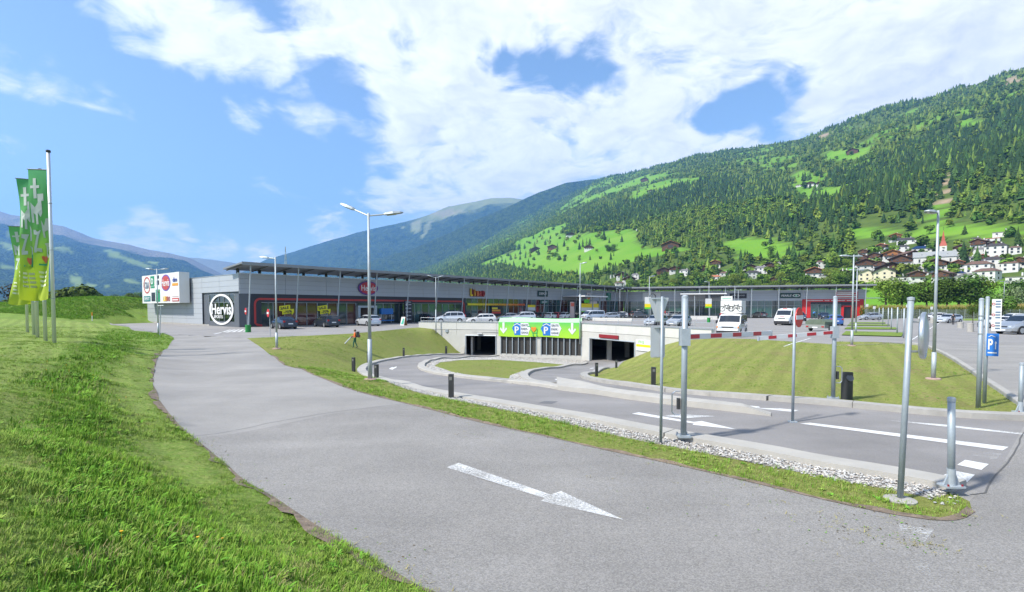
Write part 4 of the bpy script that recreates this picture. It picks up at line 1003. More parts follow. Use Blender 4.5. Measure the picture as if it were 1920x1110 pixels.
def arrow_down(u, v0, v1, w, sw):
    h = (v1 - v0); return [(u - sw/2, v1), (u - sw/2, v0 + h*.34), (u - w*.36, v0 + h*.56), (u - w/2, v0 + h*.46), (u - w*.5, v0 + h*.40), (u, v0), (u + w/2, v0 + h*.40), (u + w/2, v0 + h*.46), (u + w*.36, v0 + h*.56), (u + sw/2, v0 + h*.34), (u + sw/2, v1)]
us = lambda px: (wx(px) - ba).length if wx(px).x <= P2.x else LB1 + (wx(px) - P2).length
PM = .0625                                   # metres per pixel there
for px in (945, 1073.5): bpoly(arrow_down(us(px), -.28, 1.02, .85, .26), M_WP, 'arrow')
M_INK = mat('grey blue print', (.10,.16,.24), .5)
for p0_, p1_, p2_ in ((961, 977, 996), (1014.5, 1033, 1053.5)):
    u0, u1, u2 = us(p0_), us(p1_), us(p2_)
    bpoly([(u1, -.40), (u0 + .28, -.40), (u0 + .22, -.05), (u0, .35), (u0 + .22, .75), (u0 + .28, .98), (u1, .98)], M_BLUE, 'parking_sign')
    bpoly([(u1, -.40), (u2 - .3, -.42), (u2 - .22, -.05), (u2, .38), (u2 - .22, .75), (u2 - .3, .98), (u1, .98)], M_WP, 'name_sign', .034)
    uc = (u0 + u1) / 2 + .1; w_ = u1 - u0
    # P: a stem and a bowl
    bpoly([(uc - .30, -.22), (uc - .12, -.22), (uc - .12, .58), (uc - .30, .58)], M_WP, 'letter', .05)
    ring = [(.0, .58), (.16, .56), (.29, .47), (.33, .34), (.29, .20), (.16, .11), (.0, .09)]
    rin = [(.0, .22), (.10, .23), (.16, .29), (.17, .35), (.15, .41), (.09, .45), (.0, .46)]
    bpoly([(uc - .12 + a, v) for a, v in ring] + [(uc - .12 + a, v) for a, v in rin], M_WP, 'letter', .05)
    bpoly([(uc - .45, .62), (uc, .86), (uc + .45, .62), (uc + .45, .72), (uc, .96), (uc - .45, .72)], M_WP, 'roof_mark', .05)
    um = (u1 + u2) / 2 - .12
    for s_, v_, h_, wd_ in (('GRATIS', .72, .24, 1.0), ('PARK-', .30, .26, .95), ('GARAGE', -.12, .22, .95)):
        o = text('lettering', s_, h_, Matrix(), M_INK, None, ext=.0, wid=min(wd_, (u2 - u1) * .66), bold=.01)
        for vt in o.data.vertices: vt.co = bpt(um + vt.co.x, v_ + vt.co.y, .045)
        o.data.update(); o.parent = bt; o.matrix_parent_inverse = Matrix.Translation(-bt.location)
# shopping cart with a heart
uh = us(1001.5)
bpoly([(uh + .5 * (16 * math.sin(t) ** 3) / 16 * .62, .28 + .5 * (13 * math.cos(t) - 5 * math.cos(2 * t) - 2 * math.cos(3 * t) - math.cos(4 * t)) / 16 * .70) for t in np.linspace(0, 2 * math.pi, 25)[:-1]], M_ORANGE, 'heart', .05)
M_CART = mat('cart green', (.02,.36,.10), .5)
for a, b in (((uh - .75, .62), (uh - .42, .58)), ((uh - .42, .58), (uh - .12, -.14)), ((uh - .12, -.14), (uh + .42, -.14)), ((uh + .42, .35), (uh + .34, -.3)), ((uh - .12, -.14), (uh - .05, -.40))):
    d_ = Vector((b[0] - a[0], b[1] - a[1], 0)).normalized() * .035; bpoly([(a[0] - d_.y, a[1] + d_.x), (b[0] - d_.y, b[1] + d_.x), (b[0] + d_.y, b[1] - d_.x), (a[0] + d_.y, a[1] - d_.x)], M_CART, 'cart_bar', .055)
for cu in (uh - .05, uh + .36): bpoly([(cu + .09 * math.cos(t), -.42 + .09 * math.sin(t)) for t in np.linspace(0, 6.28, 9)[:-1]], M_CART, 'cart_wheel', .058)
# ---- railing on the parapet and the low walls up on the deck
def railing(name, label, P, z, h=.75, step=2.0, n=2, group=None):
    Q = resample([Vector((p[0], p[1], z)) for p in P], step); t = thing(name, label, 'railing', Q[0], group=group)
    for p in Q:
        mb = MB(); mb.tube(p, p + Vector((0, 0, h)), .022, n=6); onto(t, mb, 'post', M_GALVL)
    for k in range(n):
        mb = MB(); mb.path([p + Vector((0, 0, h - k * h / n)) for p in Q], .02, 6); onto(t, mb, 'rail', M_GALVL)
    return t
railing('railing', 'grey steel railing on the garage parapet left of the green banner', [wp(0, .02) + Vector((.05,.25,0)), wx(932) + Vector((0,.25,0))], WTOP - .3, .8)
railing('railing', 'grey steel railing on the garage parapet right of the green banner', [wx(1092) + Vector((.2,.15,0)), P3 + Vector((.2,.1,0))], WTOP - .3, .8)
def lowwall(name, label, pts, h, th=.2, z=DECK):
    mb = MB()
    for a, b in zip(pts, pts[1:]):
        a, b = Vector((a[0], a[1], 0)), Vector((b[0], b[1], 0)); d = (b - a).normalized(); n = Vector((d.y, -d.x, 0)); mb.prism([a + Vector((0,0,z)), b + Vector((0,0,z)), b + Vector((0,0,z + h)), a + Vector((0,0,z + h))], n * th)
    o = mb.build(name, M_WHITE); tag(o, label, 'wall'); return o
q0, q1, q2 = at(1100, 603.5, .5), at(1184, 606, .5), at(1186, 602, .5)
lowwall('low_wall', 'low white wall of the ramp opening on the parking deck right of the banner', [at(1112, 601, .3)[:2], at(1186, 602.5, .3)[:2]], .55)
lowwall('low_wall', 'low white wall on the parking deck behind the two silver hatchbacks', [at(1295, 599, .3)[:2], at(1345, 599.5, .3)[:2]], .75)
railing('railing', 'long grey railing across the parking deck behind the barrier post', [at(1187, 600.5, .3), at(1290, 599, .3)], .3, .85, 3)
railing('railing', 'short grey railing on the parking deck beside the white camper van', [at(1292, 601.5, .3), at(1336, 604, .3)], .3, .8, 3)
# ------------------------------------------------------------------ shopping centre: two wings
C0 = Vector((-33.6, 64.5, 0)); D1 = Vector((.639, .769, 0)).normalized(); N1 = Vector((D1.y, -D1.x, 0)); LW1 = 100.0
C1 = Vector((30.2, 141.3, 0)); D2 = (Vector((83, 123, 0)) - C1).normalized(); N2 = Vector((D2.y, -D2.x, 0)); LW2 = 55.9
ZB, ZG, ZT = .30, 4.45, 6.95
M_PAN = mat('silver grey metal panel', (.385,.405,.435), .45, .15, var=.03, vs=.4)
M_PLINTH = mat('slate panel', (.10,.11,.125), .5, .1, var=.06, vs=1)
M_NAVY = mat('black fascia', (.018,.019,.028), .45)
M_STRIPE = mat('red stripe', (.42,.03,.025), .45)
M_ROOF = mat('grey roof sheet', (.24,.25,.26), .5, .4, var=.06, vs=.5)
M_SOFF = mat('soffit', (.12,.12,.125), .7, var=.08, vs=.5)
M_FRAME = mat('window frame aluminium', (.33,.36,.37), .4, .6)
def glassmat(name, c, r=.03, spec=1.0):
    m = mat(name, c, r, 0, var=.5, vs=.45, spec=spec); return m
M_GLASS = glassmat('shop glass', (.035,.050,.054)); M_GLASSG = glassmat('teal shop glass', (.05,.105,.105)); M_GLASSR = glassmat('shop glass over red shelves', (.085,.024,.020))
M_GLASSD = glassmat('dark green glass', (.012,.022,.012))
def wing(label, C, D, N, L, name='shop_building'):
    t = thing(name, label, 'shop building', (C.x, C.y, ZB)); inv = Matrix.Translation(-t.location)
    def add(o): o.parent = t; o.matrix_parent_inverse = inv; return o
    return t, add
def slab(C, D, N, t0, t1, z0, z1, o0, o1):
    """box on a facade: t along it, z up, o outward"""
    mb = MB(); P = [C + D * t + N * o for t, o in ((t0, o0), (t1, o0), (t1, o1), (t0, o1))]
    mb.prism([(p.x, p.y, z0) for p in P], (0, 0, z1 - z0)); return mb
def panels(add, C, D, N, L, z0, z1, rows, step, o=.0, skip=None):
    k = int(round(L / step)); w = L / k; cache = {}
    for i in range(k):
        for r in range(rows):
            a, b = z0 + (z1 - z0) * r / rows, z0 + (z1 - z0) * (r + 1) / rows
            if skip and skip(i * w + w / 2, (a + b) / 2): continue
            if r not in cache:
                mb = MB(); q = D * (w - .035); P = [Vector((0, 0, 0)), q, q - N * .08, -N * .08]; mb.prism([(p.x, p.y, 0) for p in P], (0, 0, b - a - .022)); cache[r] = mb.mesh('panel', M_PAN)
            p = C + D * (i * w + .018) + N * o; add(link('panel', cache[r], None, (p.x, p.y, a + .011)))
def glazing(add, C, D, N, t0, t1, rows, w0, mats, o=-.12):
    k = max(1, int(round((t1 - t0) / w0))); w = (t1 - t0) / k; cache = {}
    for i in range(k):
        for a, b in rows:
            m = mats[(i * 7 + int(a * 3) + i // 3) % len(mats)]; key = (a, m.name)
            if key not in cache:
                mb = MB(); q = D * (w - .07); P = [Vector((0, 0, 0)), q, q - N * .03, -N * .03]; mb.prism([(p.x, p.y, 0) for p in P], (0, 0, b - a - .06)); cache[key] = mb.mesh('window_pane', m)
            p = C + D * (t0 + i * w + .035) + N * o; add(link('window_pane', cache[key], None, (p.x, p.y, a + .03)))
    mm = MB(); z0, z1 = rows[0][0], rows[-1][1]; q = D * .035; P = [-q, q, q - N * .10, -q - N * .10]; mm.prism([(p.x, p.y, 0) for p in P], (0, 0, z1 - z0)); me = mm.mesh('mullion', M_FRAME)
    for i in range(k + 1):
        p = C + D * (t0 + i * w) + N * (o + .07); add(link('mullion', me, None, (p.x, p.y, z0)))
    for a in [r[0] for r in rows[1:]] + [z1 - .02]:
        add(slab(C, D, N, t0, t1, a - .03, a + .03, o - .02, o + .055).build('transom', M_FRAME))
def roof(add, C, D, N, L, t0, t1, zf, zb, of, ob, ribs=3.0, bend=None):
    a = [C + D * t0 + N * of, C + D * t1 + N * of, C + D * t1 - N * ob, C + D * t0 - N * ob]
    if bend: a[1] = C + D * bend[0] + N * of; a[2] = C + D * bend[1] - N * ob
    mb = MB(); z = (zf, zf, zb, zb); th = .20
    vs = [(p.x, p.y, zz) for p, zz in zip(a, z)] + [(p.x, p.y, zz - th) for p, zz in zip(a, z)]
    mb.add(vs, [(0, 1, 2, 3), (7, 6, 5, 4), (0, 4, 5, 1), (1, 5, 6, 2), (2, 6, 7, 3), (3, 7, 4, 0)]); add(mb.build('canopy_roof', M_ROOF))
    mb = MB(); k = int((t1 - t0) / ribs)
    for i in range(k + 1):
        t = t0 + .3 + (t1 - t0 - .6) * i / k; p, q = C + D * t + N * (of - .5), C + D * t - N * (ob - .3); mb.path([Vector((p.x, p.y, zf - .30)), Vector((q.x, q.y, zb - .30))], .07, 5)
    add(mb.build('roof_beam', M_SOFF))
    f0, f1 = a[0], a[1]
    mb = MB(); d = (f1 - f0); mb.prism([(f0.x, f0.y, zf - .34), (f1.x, f1.y, zf - .34), (f1.x, f1.y, zf + .03), (f0.x, f0.y, zf + .03)], N * .06); add(mb.build('fascia', M_ROOF))
# ---- left wing
w1, add1 = wing('long grey metal clad shop building on the left with slanted roof posts', C0, D1, N1, LW1)
DS, NS = N1, -D1                             # side wall: left to right along N1, looking out along -D1
CS = C0 - N1 * 34.9                          # far end of the side wall
mb = MB(); P = [C0 - N1 * .25, C0 + D1 * LW1 - N1 * .25, C0 + D1 * LW1 - N1 * 34, CS + D1 * .2]
P[0] = C0 - N1 * .25 + D1 * .2
mb.prism([(p.x, p.y, ZB - .1) for p in P], (0, 0, ZT - ZB - .25)); add1(mb.build('core_wall', M_PLINTH))
panels(add1, C0 + D1 * .02, D1, N1, LW1, ZG, ZT, 4, 6.0)
panels(add1, CS, DS, NS, 34.85, ZB + .15, ZT - .1, 9, 5.8, skip=lambda t, z: t > 25.5 and z < ZG)
add1(slab(CS, DS, NS, 0, 25.5, ZB - .05, ZB + .15, -.05, .02).build('plinth', M_CONC2))
add1(slab(C0, D1, N1, -.06, LW1, ZT, ZT + .07, -.3, .05).build('wall_cap', M_ALU)); add1(slab(CS, DS, NS, 0, 34.95, ZT - .1, ZT - .03, -.3, .05).build('wall_cap', M_ALU))
# corner window on the side wall with the big round emblem
add1(slab(CS, DS, NS, 25.55, 25.75, ZB, ZG, -.1, .03).build('corner_post', M_PLINTH)); add1(slab(CS, DS, NS, 33.6, 34.95, ZB, ZG, -.1, .03).build('corner_post', M_PLINTH))
glazing(add1, CS, DS, NS, 25.75, 33.6, [(.95, 3.4), (3.4, ZG)], 1.48, [M_GLASSD], o=-.03); add1(slab(CS, DS, NS, 25.75, 33.6, ZB, .95, -.1, .02).build('plinth', M_PLINTH))
add1(slab(C0, D1, N1, -.05, 1.3, ZB, ZG, -.1, .03).build('corner_post', M_PLINTH))
# black fascia with red stripe
add1(slab(C0, D1, N1, 1.3, 39.5, 3.42, ZG, -.1, .04).build('fascia_band', M_NAVY)); add1(slab(C0, D1, N1, 1.3, 2.7, ZB, 3.42, -.1, .04).build('fascia_band', M_NAVY)); add1(slab(C0, D1, N1, 38.4, 39.5, ZB, 3.42, -.1, .04).build('fascia_band', M_NAVY))
def stripe():
    r = .8; z = 3.95; w = .26; t0, t1 = 1.75, 39.1; zlow = .75
    def pth(off):
        P = [(t0 + off, zlow)]; 
        P += [(t0 + r - (r - off) * math.cos(a), z - r + (r - off) * math.sin(a)) for a in np.linspace(0, math.pi / 2, 7)]
        P += [(t1 - r + (r - off) * math.sin(a), z - r + (r - off) * math.cos(a)) for a in np.linspace(0, math.pi / 2, 7)]
        return P + [(t1 - off, ZB + .05)]
    A, B = pth(0), pth(w)
    A = [(t0 + 1.0, zlow - .45), (t0 + .35, zlow - .35)] + A; B = [(t0 + 1.0, zlow - .45 + w), (t0 + .55, zlow - .1)] + B
    mb = MB()
    for (a, b), (c, d) in zip(zip(A, A[1:]), zip(B, B[1:])):
        q = [C0 + D1 * t + N1 * .045 + Vector((0, 0, zz)) for t, zz in (a, b, d, c)]; mb.prism(q, N1 * .02)
    add1(mb.build('red_stripe', M_STRIPE))
stripe()
glazing(add1, C0, D1, N1, 2.7, 16.6, [(ZB + .05, 3.40)], 1.5, [M_GLASSR, M_GLASS, M_GLASSR])
glazing(add1, C0, D1, N1, 19.9, 38.4, [(ZB + .05, 3.40)], 1.54, [M_GLASS, M_GLASSG, M_GLASS])
# entrance portal
for a, b, z0, z1 in ((16.6, 17.0, ZB, 3.0), (19.5, 19.9, ZB, 3.0), (16.6, 19.9, 2.7, 3.02)): add1(slab(C0, D1, N1, a, b, z0, z1, -.1, .5 if z1 - z0 > 1 else .52).build('portal_frame', M_GALVL))
add1(slab(C0, D1, N1, 17.0, 19.5, 3.05, 3.40, -.12, -.08).build('window_pane', M_GLASS)); add1(slab(C0, D1, N1, 17.0, 19.5, ZB + .02, 2.7, -.20, -.15).build('door_opening', mat('warm dark doorway', (.05,.03,.02), .8, var=.6, vs=1.2)))
glazing(add1, C0, D1, N1, 39.6, LW1 - .3, [(ZB + .05, 3.2), (3.2, ZG)], 1.5, [M_GLASSG, M_GLASS, M_GLASSG, M_GLASSR])
# canopy
BEND = 0.0
roof(add1, C0, D1, N1, LW1, -1.0, LW1 + .5, 8.1, 7.62, 3.3, 2.0, bend=(LW1 - 2.2, LW1 + 1.6))
k = 17
stub = MB(); stub.box((0, 0, .35), (.28, .28, .7)); stub_me = stub.mesh('roof_stub', M_ANTH)
for i in range(k):
    t = .15 + 6 * i; b = C0 + D1 * t + N1 * 2.1; tp = C0 + D1 * t + N1 * 3.0
    mb = MB(); mb.tube((b.x, b.y, ZB), (tp.x, tp.y, 7.78), .085, n=8); add1(mb.build('roof_post', M_GALVL))
    p = C0 + D1 * t - N1 * .6; add1(link('roof_stub', stub_me, None, (p.x, p.y, ZT - .05)))
    p = C0 + D1 * (t + 3) - N1 * 1.3; add1(link('roof_stub', stub_me, None, (p.x, p.y, ZT - .1)))
# ---- right wing
w2, add2 = wing('grey metal clad shop building across the far side of the car park', C1, D2, N2, LW2)
mb = MB(); P = [C1 - N2 * .25, C1 + D2 * (LW2 - .2) - N2 * .25, C1 + D2 * (LW2 - .2) - N2 * 28, C1 - N2 * 28 + D2 * 9]
mb.prism([(p.x, p.y, ZB - .1) for p in P], (0, 0, ZT - ZB - .25)); add2(mb.build('core_wall', M_PLINTH))
panels(add2, C1, D2, N2, LW2, ZG, ZT, 4, 6.2)
glazing(add2, C1, D2, N2, .3, 42.6, [(ZB + .05, 3.2), (3.2, ZG)], 1.6, [M_GLASSG, M_GLASS, M_GLASS, M_GLASSG])
glazing(add2, C1, D2, N2, 44.6, 50.9, [(ZB + .05, 3.6)], 1.6, [M_GLASSG])
add2(slab(C1, D2, N2, 0, LW2, ZT, ZT + .07, -.3, .05).build('wall_cap', M_ALU))
for a, b, z0, z1, m_ in ((42.7, 44.5, ZB, 4.1, M_RED), (53.9, 55.5, ZB, 4.1, M_RED), (42.7, 55.5, 4.1, 4.75, M_RED), (44.5, 53.9, 3.6, 4.1, M_NAVY), (51.0, 51.5, ZB, 3.2, M_RED), (53.0, 53.5, ZB, 3.2, M_RED), (51.0, 53.5, 2.9, 3.25, M_RED), (51.5, 53.0, ZB, 2.9, M_NAVY)):
    add2(slab(C1, D2, N2, a, b, z0, z1, -.1 if m_ is M_RED else -.15, .12 if b - a < 12 and z1 > 3.3 or m_ is M_RED else -.08).build('portal_frame' if m_ is M_RED else 'door_opening', m_))
roof(add2, C1, D2, N2, LW2, -.5, LW2 + 1.2, 8.1, 7.62, 3.3, 2.0)
for i in range(10):
    t = 1.2 + 6 * i; b = C1 + D2 * t + N2 * 2.1; tp = C1 + D2 * t + N2 * 3.0; mb = MB(); mb.tube((b.x, b.y, ZB), (tp.x, tp.y, 7.78), .085, n=8); add2(mb.build('roof_post', M_GALVL))
    p = C1 + D2 * (t - .6) - N2 * .6; add2(link('roof_stub', stub_me, None, (p.x, p.y, ZT - .05)))
q = C1 + D2 * LW2; mb = MB(); mb.prism([(q + D2 * a + N2 * o + Vector((0, 0, 4.9))) for a, o in ((0, .5), (2.8, .5), (2.8, -4), (0, -4))], (0, 0, .15)); add2(mb.build('side_canopy', M_ALU))
# ---- signs
def sign(name, label, C, D, N, t0, t1, z0, z1, m, o=.06, th=.12, cat='sign'):
    p = C + D * ((t0 + t1) / 2) + N * o + Vector((0, 0, (z0 + z1) / 2)); root = thing(name, label, cat, p)
    root.matrix_world = frame(p, D, N); root.rotation_euler = frame(p, D, N).to_euler(); root.location = p
    if m is not None:
        mb = MB(); mb.box((0, 0, th / 2), (t1 - t0, z1 - z0, th)); mb.build('board', m, root)
    return root
def stext(root, s, h, x, y, m, z=.13, wid=None, bold=.0, shear=0):
    return text('lettering', s, h, Matrix.Translation((x, y, z)), m, root, ext=.03, wid=wid, bold=bold, shear=shear)
def disc(root, name, rx, ry, m, z0, z1, x=0, y=0, n=40, hole=None, wav=0):
    mb = MB(); vs = [(x + rx * (1 + wav * math.sin(16 * a)) * math.cos(a), y + ry * (1 + wav * math.sin(16 * a)) * math.sin(a)) for a in np.linspace(0, 2 * math.pi, n + 1)[:-1]]
    if hole is None: mb.prism([(a, b, z0) for a, b in vs], (0, 0, z1 - z0))
    else:
        inn = [(x + (a - x) * hole, y + (b - y) * hole) for a, b in vs]; k = len(vs)
        V = [(a, b, z0) for a, b in vs] + [(a, b, z0) for a, b in inn] + [(a, b, z1) for a, b in vs] + [(a, b, z1) for a, b in inn]
        mb.add(V, sum([[(2*k+i, 2*k+(i+1)%k, 3*k+(i+1)%k, 3*k+i), (i, (i+1)%k, 2*k+(i+1)%k, 2*k+i), (k+i, 3*k+i, 3*k+(i+1)%k, k+(i+1)%k)] for i in range(k)], []))
    return mb.build(name, m, root)
M_PURP = mat('purple rim', (.10,.03,.22), .4); M_HRED = mat('emblem red', (.45,.02,.03), .4)
h = sign('round_emblem', 'big white ring emblem reading HERVIS SPORTS on the dark corner window', CS, DS, NS, 25.9, 33.5, .45, 4.5, None, .05)
disc(h, 'ring', 3.75, 2.0, M_WP, 0, .06, hole=.87, n=64); stext(h, 'Hervis', 1.4, 0, .05, M_WP, .02, wid=6.1, bold=.02); stext(h, 'SPORTS', .38, -.9, -.95, M_WP, .02, wid=2.7, bold=.02)
h = sign('oval_sign', 'oval red HERVIS sign with purple rim on the grey facade', C0, D1, N1, 16.9, 20.3, 4.6, 6.7, None)
disc(h, 'rim', 1.72, 1.06, M_PURP, 0, .16); disc(h, 'face', 1.52, .88, M_HRED, .16, .19); stext(h, 'Hervis', .85, 0, 0, M_WP, .19, wid=2.5, bold=.01)
h = sign('letter_sign', 'big LIBRO letters fading from yellow to red on the facade', C0, D1, N1, 40.4, 44.4, 4.85, 6.1, None)
for i, (c, hh) in enumerate(zip('LIBRO', (1.35, 1.2, .95, .95, 1.05))):
    cm = [(.75,.55,.02), (.78,.40,.04), (.62,.16,.04), (.45,.06,.04), (.36,.03,.03)][i]
    text('letter', c if c != 'I' else 'i', hh, Matrix.Translation((-1.55 + i * .78 + (0 if i else -.1), hh / 2 - .62, .02)), mat('letter %d' % i, cm, .45), h, ext=.25, wid=.62 if c != 'I' else .2, bold=.03)
    mb = MB(); mb.box((-1.55 + i * .78, hh / 2 - .66, .0), (.72, hh + .1, .06)); mb.build('backing', mat('letter backing', (.16,.02,.02), .5), h)
M_DEP = mat('dark green board', (.008,.045,.04), .45)
h = sign('name_sign', 'dark green DEPOT sign on the upper facade', C0, D1, N1, 61.0, 64.6, 5.1, 6.35, M_DEP); stext(h, 'DEPOT', .5, 0, 0, M_WP, wid=2.7, bold=.02)
h = sign('name_sign', 'smaller green DEPOT sign over the glass entrance', C0, D1, N1, 62.0, 64.8, 3.55, 4.3, mat('petrol board', (.01,.10,.08), .45)); stext(h, 'DEPOT', .34, 0, 0, M_WP, wid=1.9, bold=.02)
h = sign('name_sign', 'square beige dm sign with orange wave on the facade', C0, D1, N1, 80.5, 82.7, 4.55, 6.35, mat('beige board', (.62,.55,.52), .5)); stext(h, 'dm', .75, 0, .2, mat('dm blue', (.03,.05,.22), .5), wid=1.3, bold=.03)
mb = MB(); mb.prism([(-.7,-.6,.12),(-.2,-.75,.12),(.3,-.55,.12),(.7,-.7,.12),(.7,-.35,.12),(.3,-.2,.12),(-.2,-.4,.12),(-.7,-.25,.12)], (0,0,.03)); mb.build('wave', M_ORANGE, h)
h = sign('name_sign', 'upright green sign with a pale oval near the building corner', C0, D1, N1, 90.2, 92.4, 4.6, 6.5, mat('emerald board', (.01,.15,.09), .45)); disc(h, 'oval', .38, .6, mat('pale mint', (.35,.6,.5), .5), .12, .15, 0, .25, hole=.75); mb = MB(); mb.box((0, -.6, .13), (1.4, .22, .03)); mb.build('bar', mat('pale mint', (.35,.6,.5)), h)
# Libro gradient fascia and window banners
h = sign('shop_fascia', 'long thin yellow to red shop fascia above the book shop window', C0, D1, N1, 39.8, 56.5, 3.15, 3.5, None, .1)
for i in range(8):
    cm = (.75 - .03 * i, .58 * (1 - i / 8) ** 1.2 + .05, .02); mb = MB(); mb.box((-8.35 + 16.7 * (i + .5) / 8, 0, .06), (16.7 / 8 - .02, .36, .12)); mb.build('segment', mat('fascia %d' % i, cm, .5), h)
h = sign('entrance_board', 'black entrance panel with yellow orange and red lettering bars', C0, D1, N1, 46.2, 49.2, .4, 3.1, M_NAVY, .08)
for i, (cm, wd) in enumerate((((.75,.65,.05), 1.6), ((.75,.35,.03), 2.4), ((.6,.05,.03), 2.5))): mb = MB(); mb.box((-1.35 + wd / 2, .85 - .42 * i, .13), (wd, .34, .03)); mb.build('bar', mat('bar %d' % i, cm, .5), h)
for i, (a, b) in enumerate(((57.6, 60.2), )):
    h = sign('window_banner', 'yellow and pale window banner left of the green entrance sign', C0, D1, N1, a, b, 2.1, 3.3, M_SIGNW, .03, .04); mb = MB(); mb.box((0, .35, .05), (b - a, .5, .03)); mb.build('stripe', M_YEL, h)
# vestibule with yellow banner, canopy on posts
ve = thing('entrance_porch', 'flat white entrance canopy over a yellow white and green banner', 'entrance', C0 + D1 * 75 + N1 * 3)
def vadd(mbm, name, m): o = mbm.build(name, m); o.parent = ve; o.matrix_parent_inverse = Matrix.Translation(-ve.location); return o
vadd(slab(C0, D1, N1, 70.4, 80.4, 5.15, 5.4, .1, 6.0), 'canopy', M_WP)
vadd(slab(C0, D1, N1, 71.7, 76.6, 2.75, 3.65, 4.0, 4.06), 'banner_top', M_YEL); vadd(slab(C0, D1, N1, 71.7, 76.6, 1.95, 2.75, 4.0, 4.06), 'banner_middle', M_SIGNW); vadd(slab(C0, D1, N1, 71.7, 76.6, 1.75, 1.95, 4.0, 4.06), 'banner_bottom', M_LIME)
vadd(slab(C0, D1, N1, 76.9, 79.6, 2.75, 3.65, 4.0, 4.06), 'banner_top', M_YEL); vadd(slab(C0, D1, N1, 76.9, 79.6, 1.85, 2.75, 4.0, 4.06), 'banner_middle', M_SIGNW)
for t in (71.5, 76.7, 79.8): p = C0 + D1 * t + N1 * 4.2; mb = MB(); mb.tube((p.x, p.y, ZB), (p.x, p.y, 5.15), .12, n=8); vadd(mb, 'post', M_GALVL)
vadd(slab(C0, D1, N1, 73.2, 75.4, 3.8, 4.6, 4.0, 4.1), 'green_letters', M_LIME)
h = sign('price_pylon', 'tall narrow pink and white advertising panel left of the yellow banner', C0, D1, N1, 69.0, 70.6, .4, 4.0, mat('pinkish board', (.60,.46,.42), .5), 3.0); mb = MB(); mb.box((0, 1.2, .13), (1.3, .8, .03)); mb.build('bar', mat('coral', (.6,.13,.08)), h)
h = sign('shop_portal', 'beige shop portal frame below the dm sign', C0, D1, N1, 80.2, 84.2, 3.0, 4.3, mat('portal beige', (.58,.50,.47), .5), .5, .4); mb = MB(); mb.box((0, -.35, .42), (3.0, .22, .04)); mb.build('bar', M_NAVY, h)
# right wing signs
h = sign('name_sign', 'white square shop sign with a black circle on the far facade', C1, D2, N2, 4.9, 9.5, 4.55, 6.75, M_SIGNW); disc(h, 'circle', .8, .8, M_BLACK, .12, .15, .3, 0, hole=.8)
h = sign('name_sign', 'black sign with pale lettering on the far facade', C1, D2, N2, 26.4, 30.3, 5.1, 6.3, M_NAVY); stext(h, 'NORTHLAND', .34, 0, .1, mat('pale grey print', (.55,.55,.55)), wid=3.0); mb = MB(); mb.box((0, -.3, .13), (.5, .07, .02)); mb.build('bar', mat('pale grey print', (.5,.5,.5)), h)
h = sign('name_sign', 'dark green PEARLE sign with an eye emblem on the far facade', C1, D2, N2, 37.8, 42.3, 5.05, 6.3, M_DEP); stext(h, 'PEARLE', .5, -.85, 0, M_WP, wid=2.3, bold=.02, shear=.2); disc(h, 'eye', .8, .34, M_WP, .12, .16, 1.3, 0, hole=.72); disc(h, 'pupil', .22, .22, mat('mint', (.3,.55,.4)), .12, .17, 1.3, 0)
h = sign('name_sign', 'red rimmed white sign with red lettering bars at the right end of the facade', C1, D2, N2, 49.8, 54.3, 5.0, 6.5, M_HRED); mb = MB(); mb.box((-.5, .1, .13), (3.1, .35, .03)); mb.build('bar', M_SIGNW, h); mb = MB(); mb.box((0, -.42, .13), (4.1, .32, .03)); mb.build('bar', M_SIGNW, h); mb = MB(); mb.box((-.5, .5, .13), (3.1, .28, .03)); mb.build('bar', M_SIGNW, h); disc(h, 'circle', .4, .4, M_SIGNW, .12, .15, 1.6, .3, hole=.6)
h = sign('fascia_text', 'white lettering strip along the red portal beam', C1, D2, N2, 43.2, 55, 4.3, 4.55, None, .125)
xx = -5.6
for i, wd in enumerate((3.6, 1.0, 2.9, 2.6)): mb = MB(); mb.box((xx + wd / 2, 0, .02), (wd, .14, .02)); mb.build('bar', M_SIGNW, h); xx += wd + .35
ca = thing('entrance_canopy', 'flat white canopy on thin posts in front of the far facade', 'canopy', C1 + D2 * 20 + N2 * 3)
for mbm, nm, m_ in ((slab(C1, D2, N2, 14.6, 25.3, 6.0, 6.25, .1, 7), 'roof', M_WP), (slab(C1, D2, N2, 20.5, 25.0, 5.2, 6.0, 5, 5.1), 'panel', M_PLINTH)): o = mbm.build(nm, m_); o.parent = ca; o.matrix_parent_inverse = Matrix.Translation(-ca.location)
for t in (15, 18, 21.5, 24.8): p = C1 + D2 * t + N2 * 6.6; mb = MB(); mb.tube((p.x, p.y, ZB), (p.x, p.y, 6.0), .09, n=8); o = mb.build('post', M_GALVL); o.parent = ca; o.matrix_parent_inverse = Matrix.Translation(-ca.location)
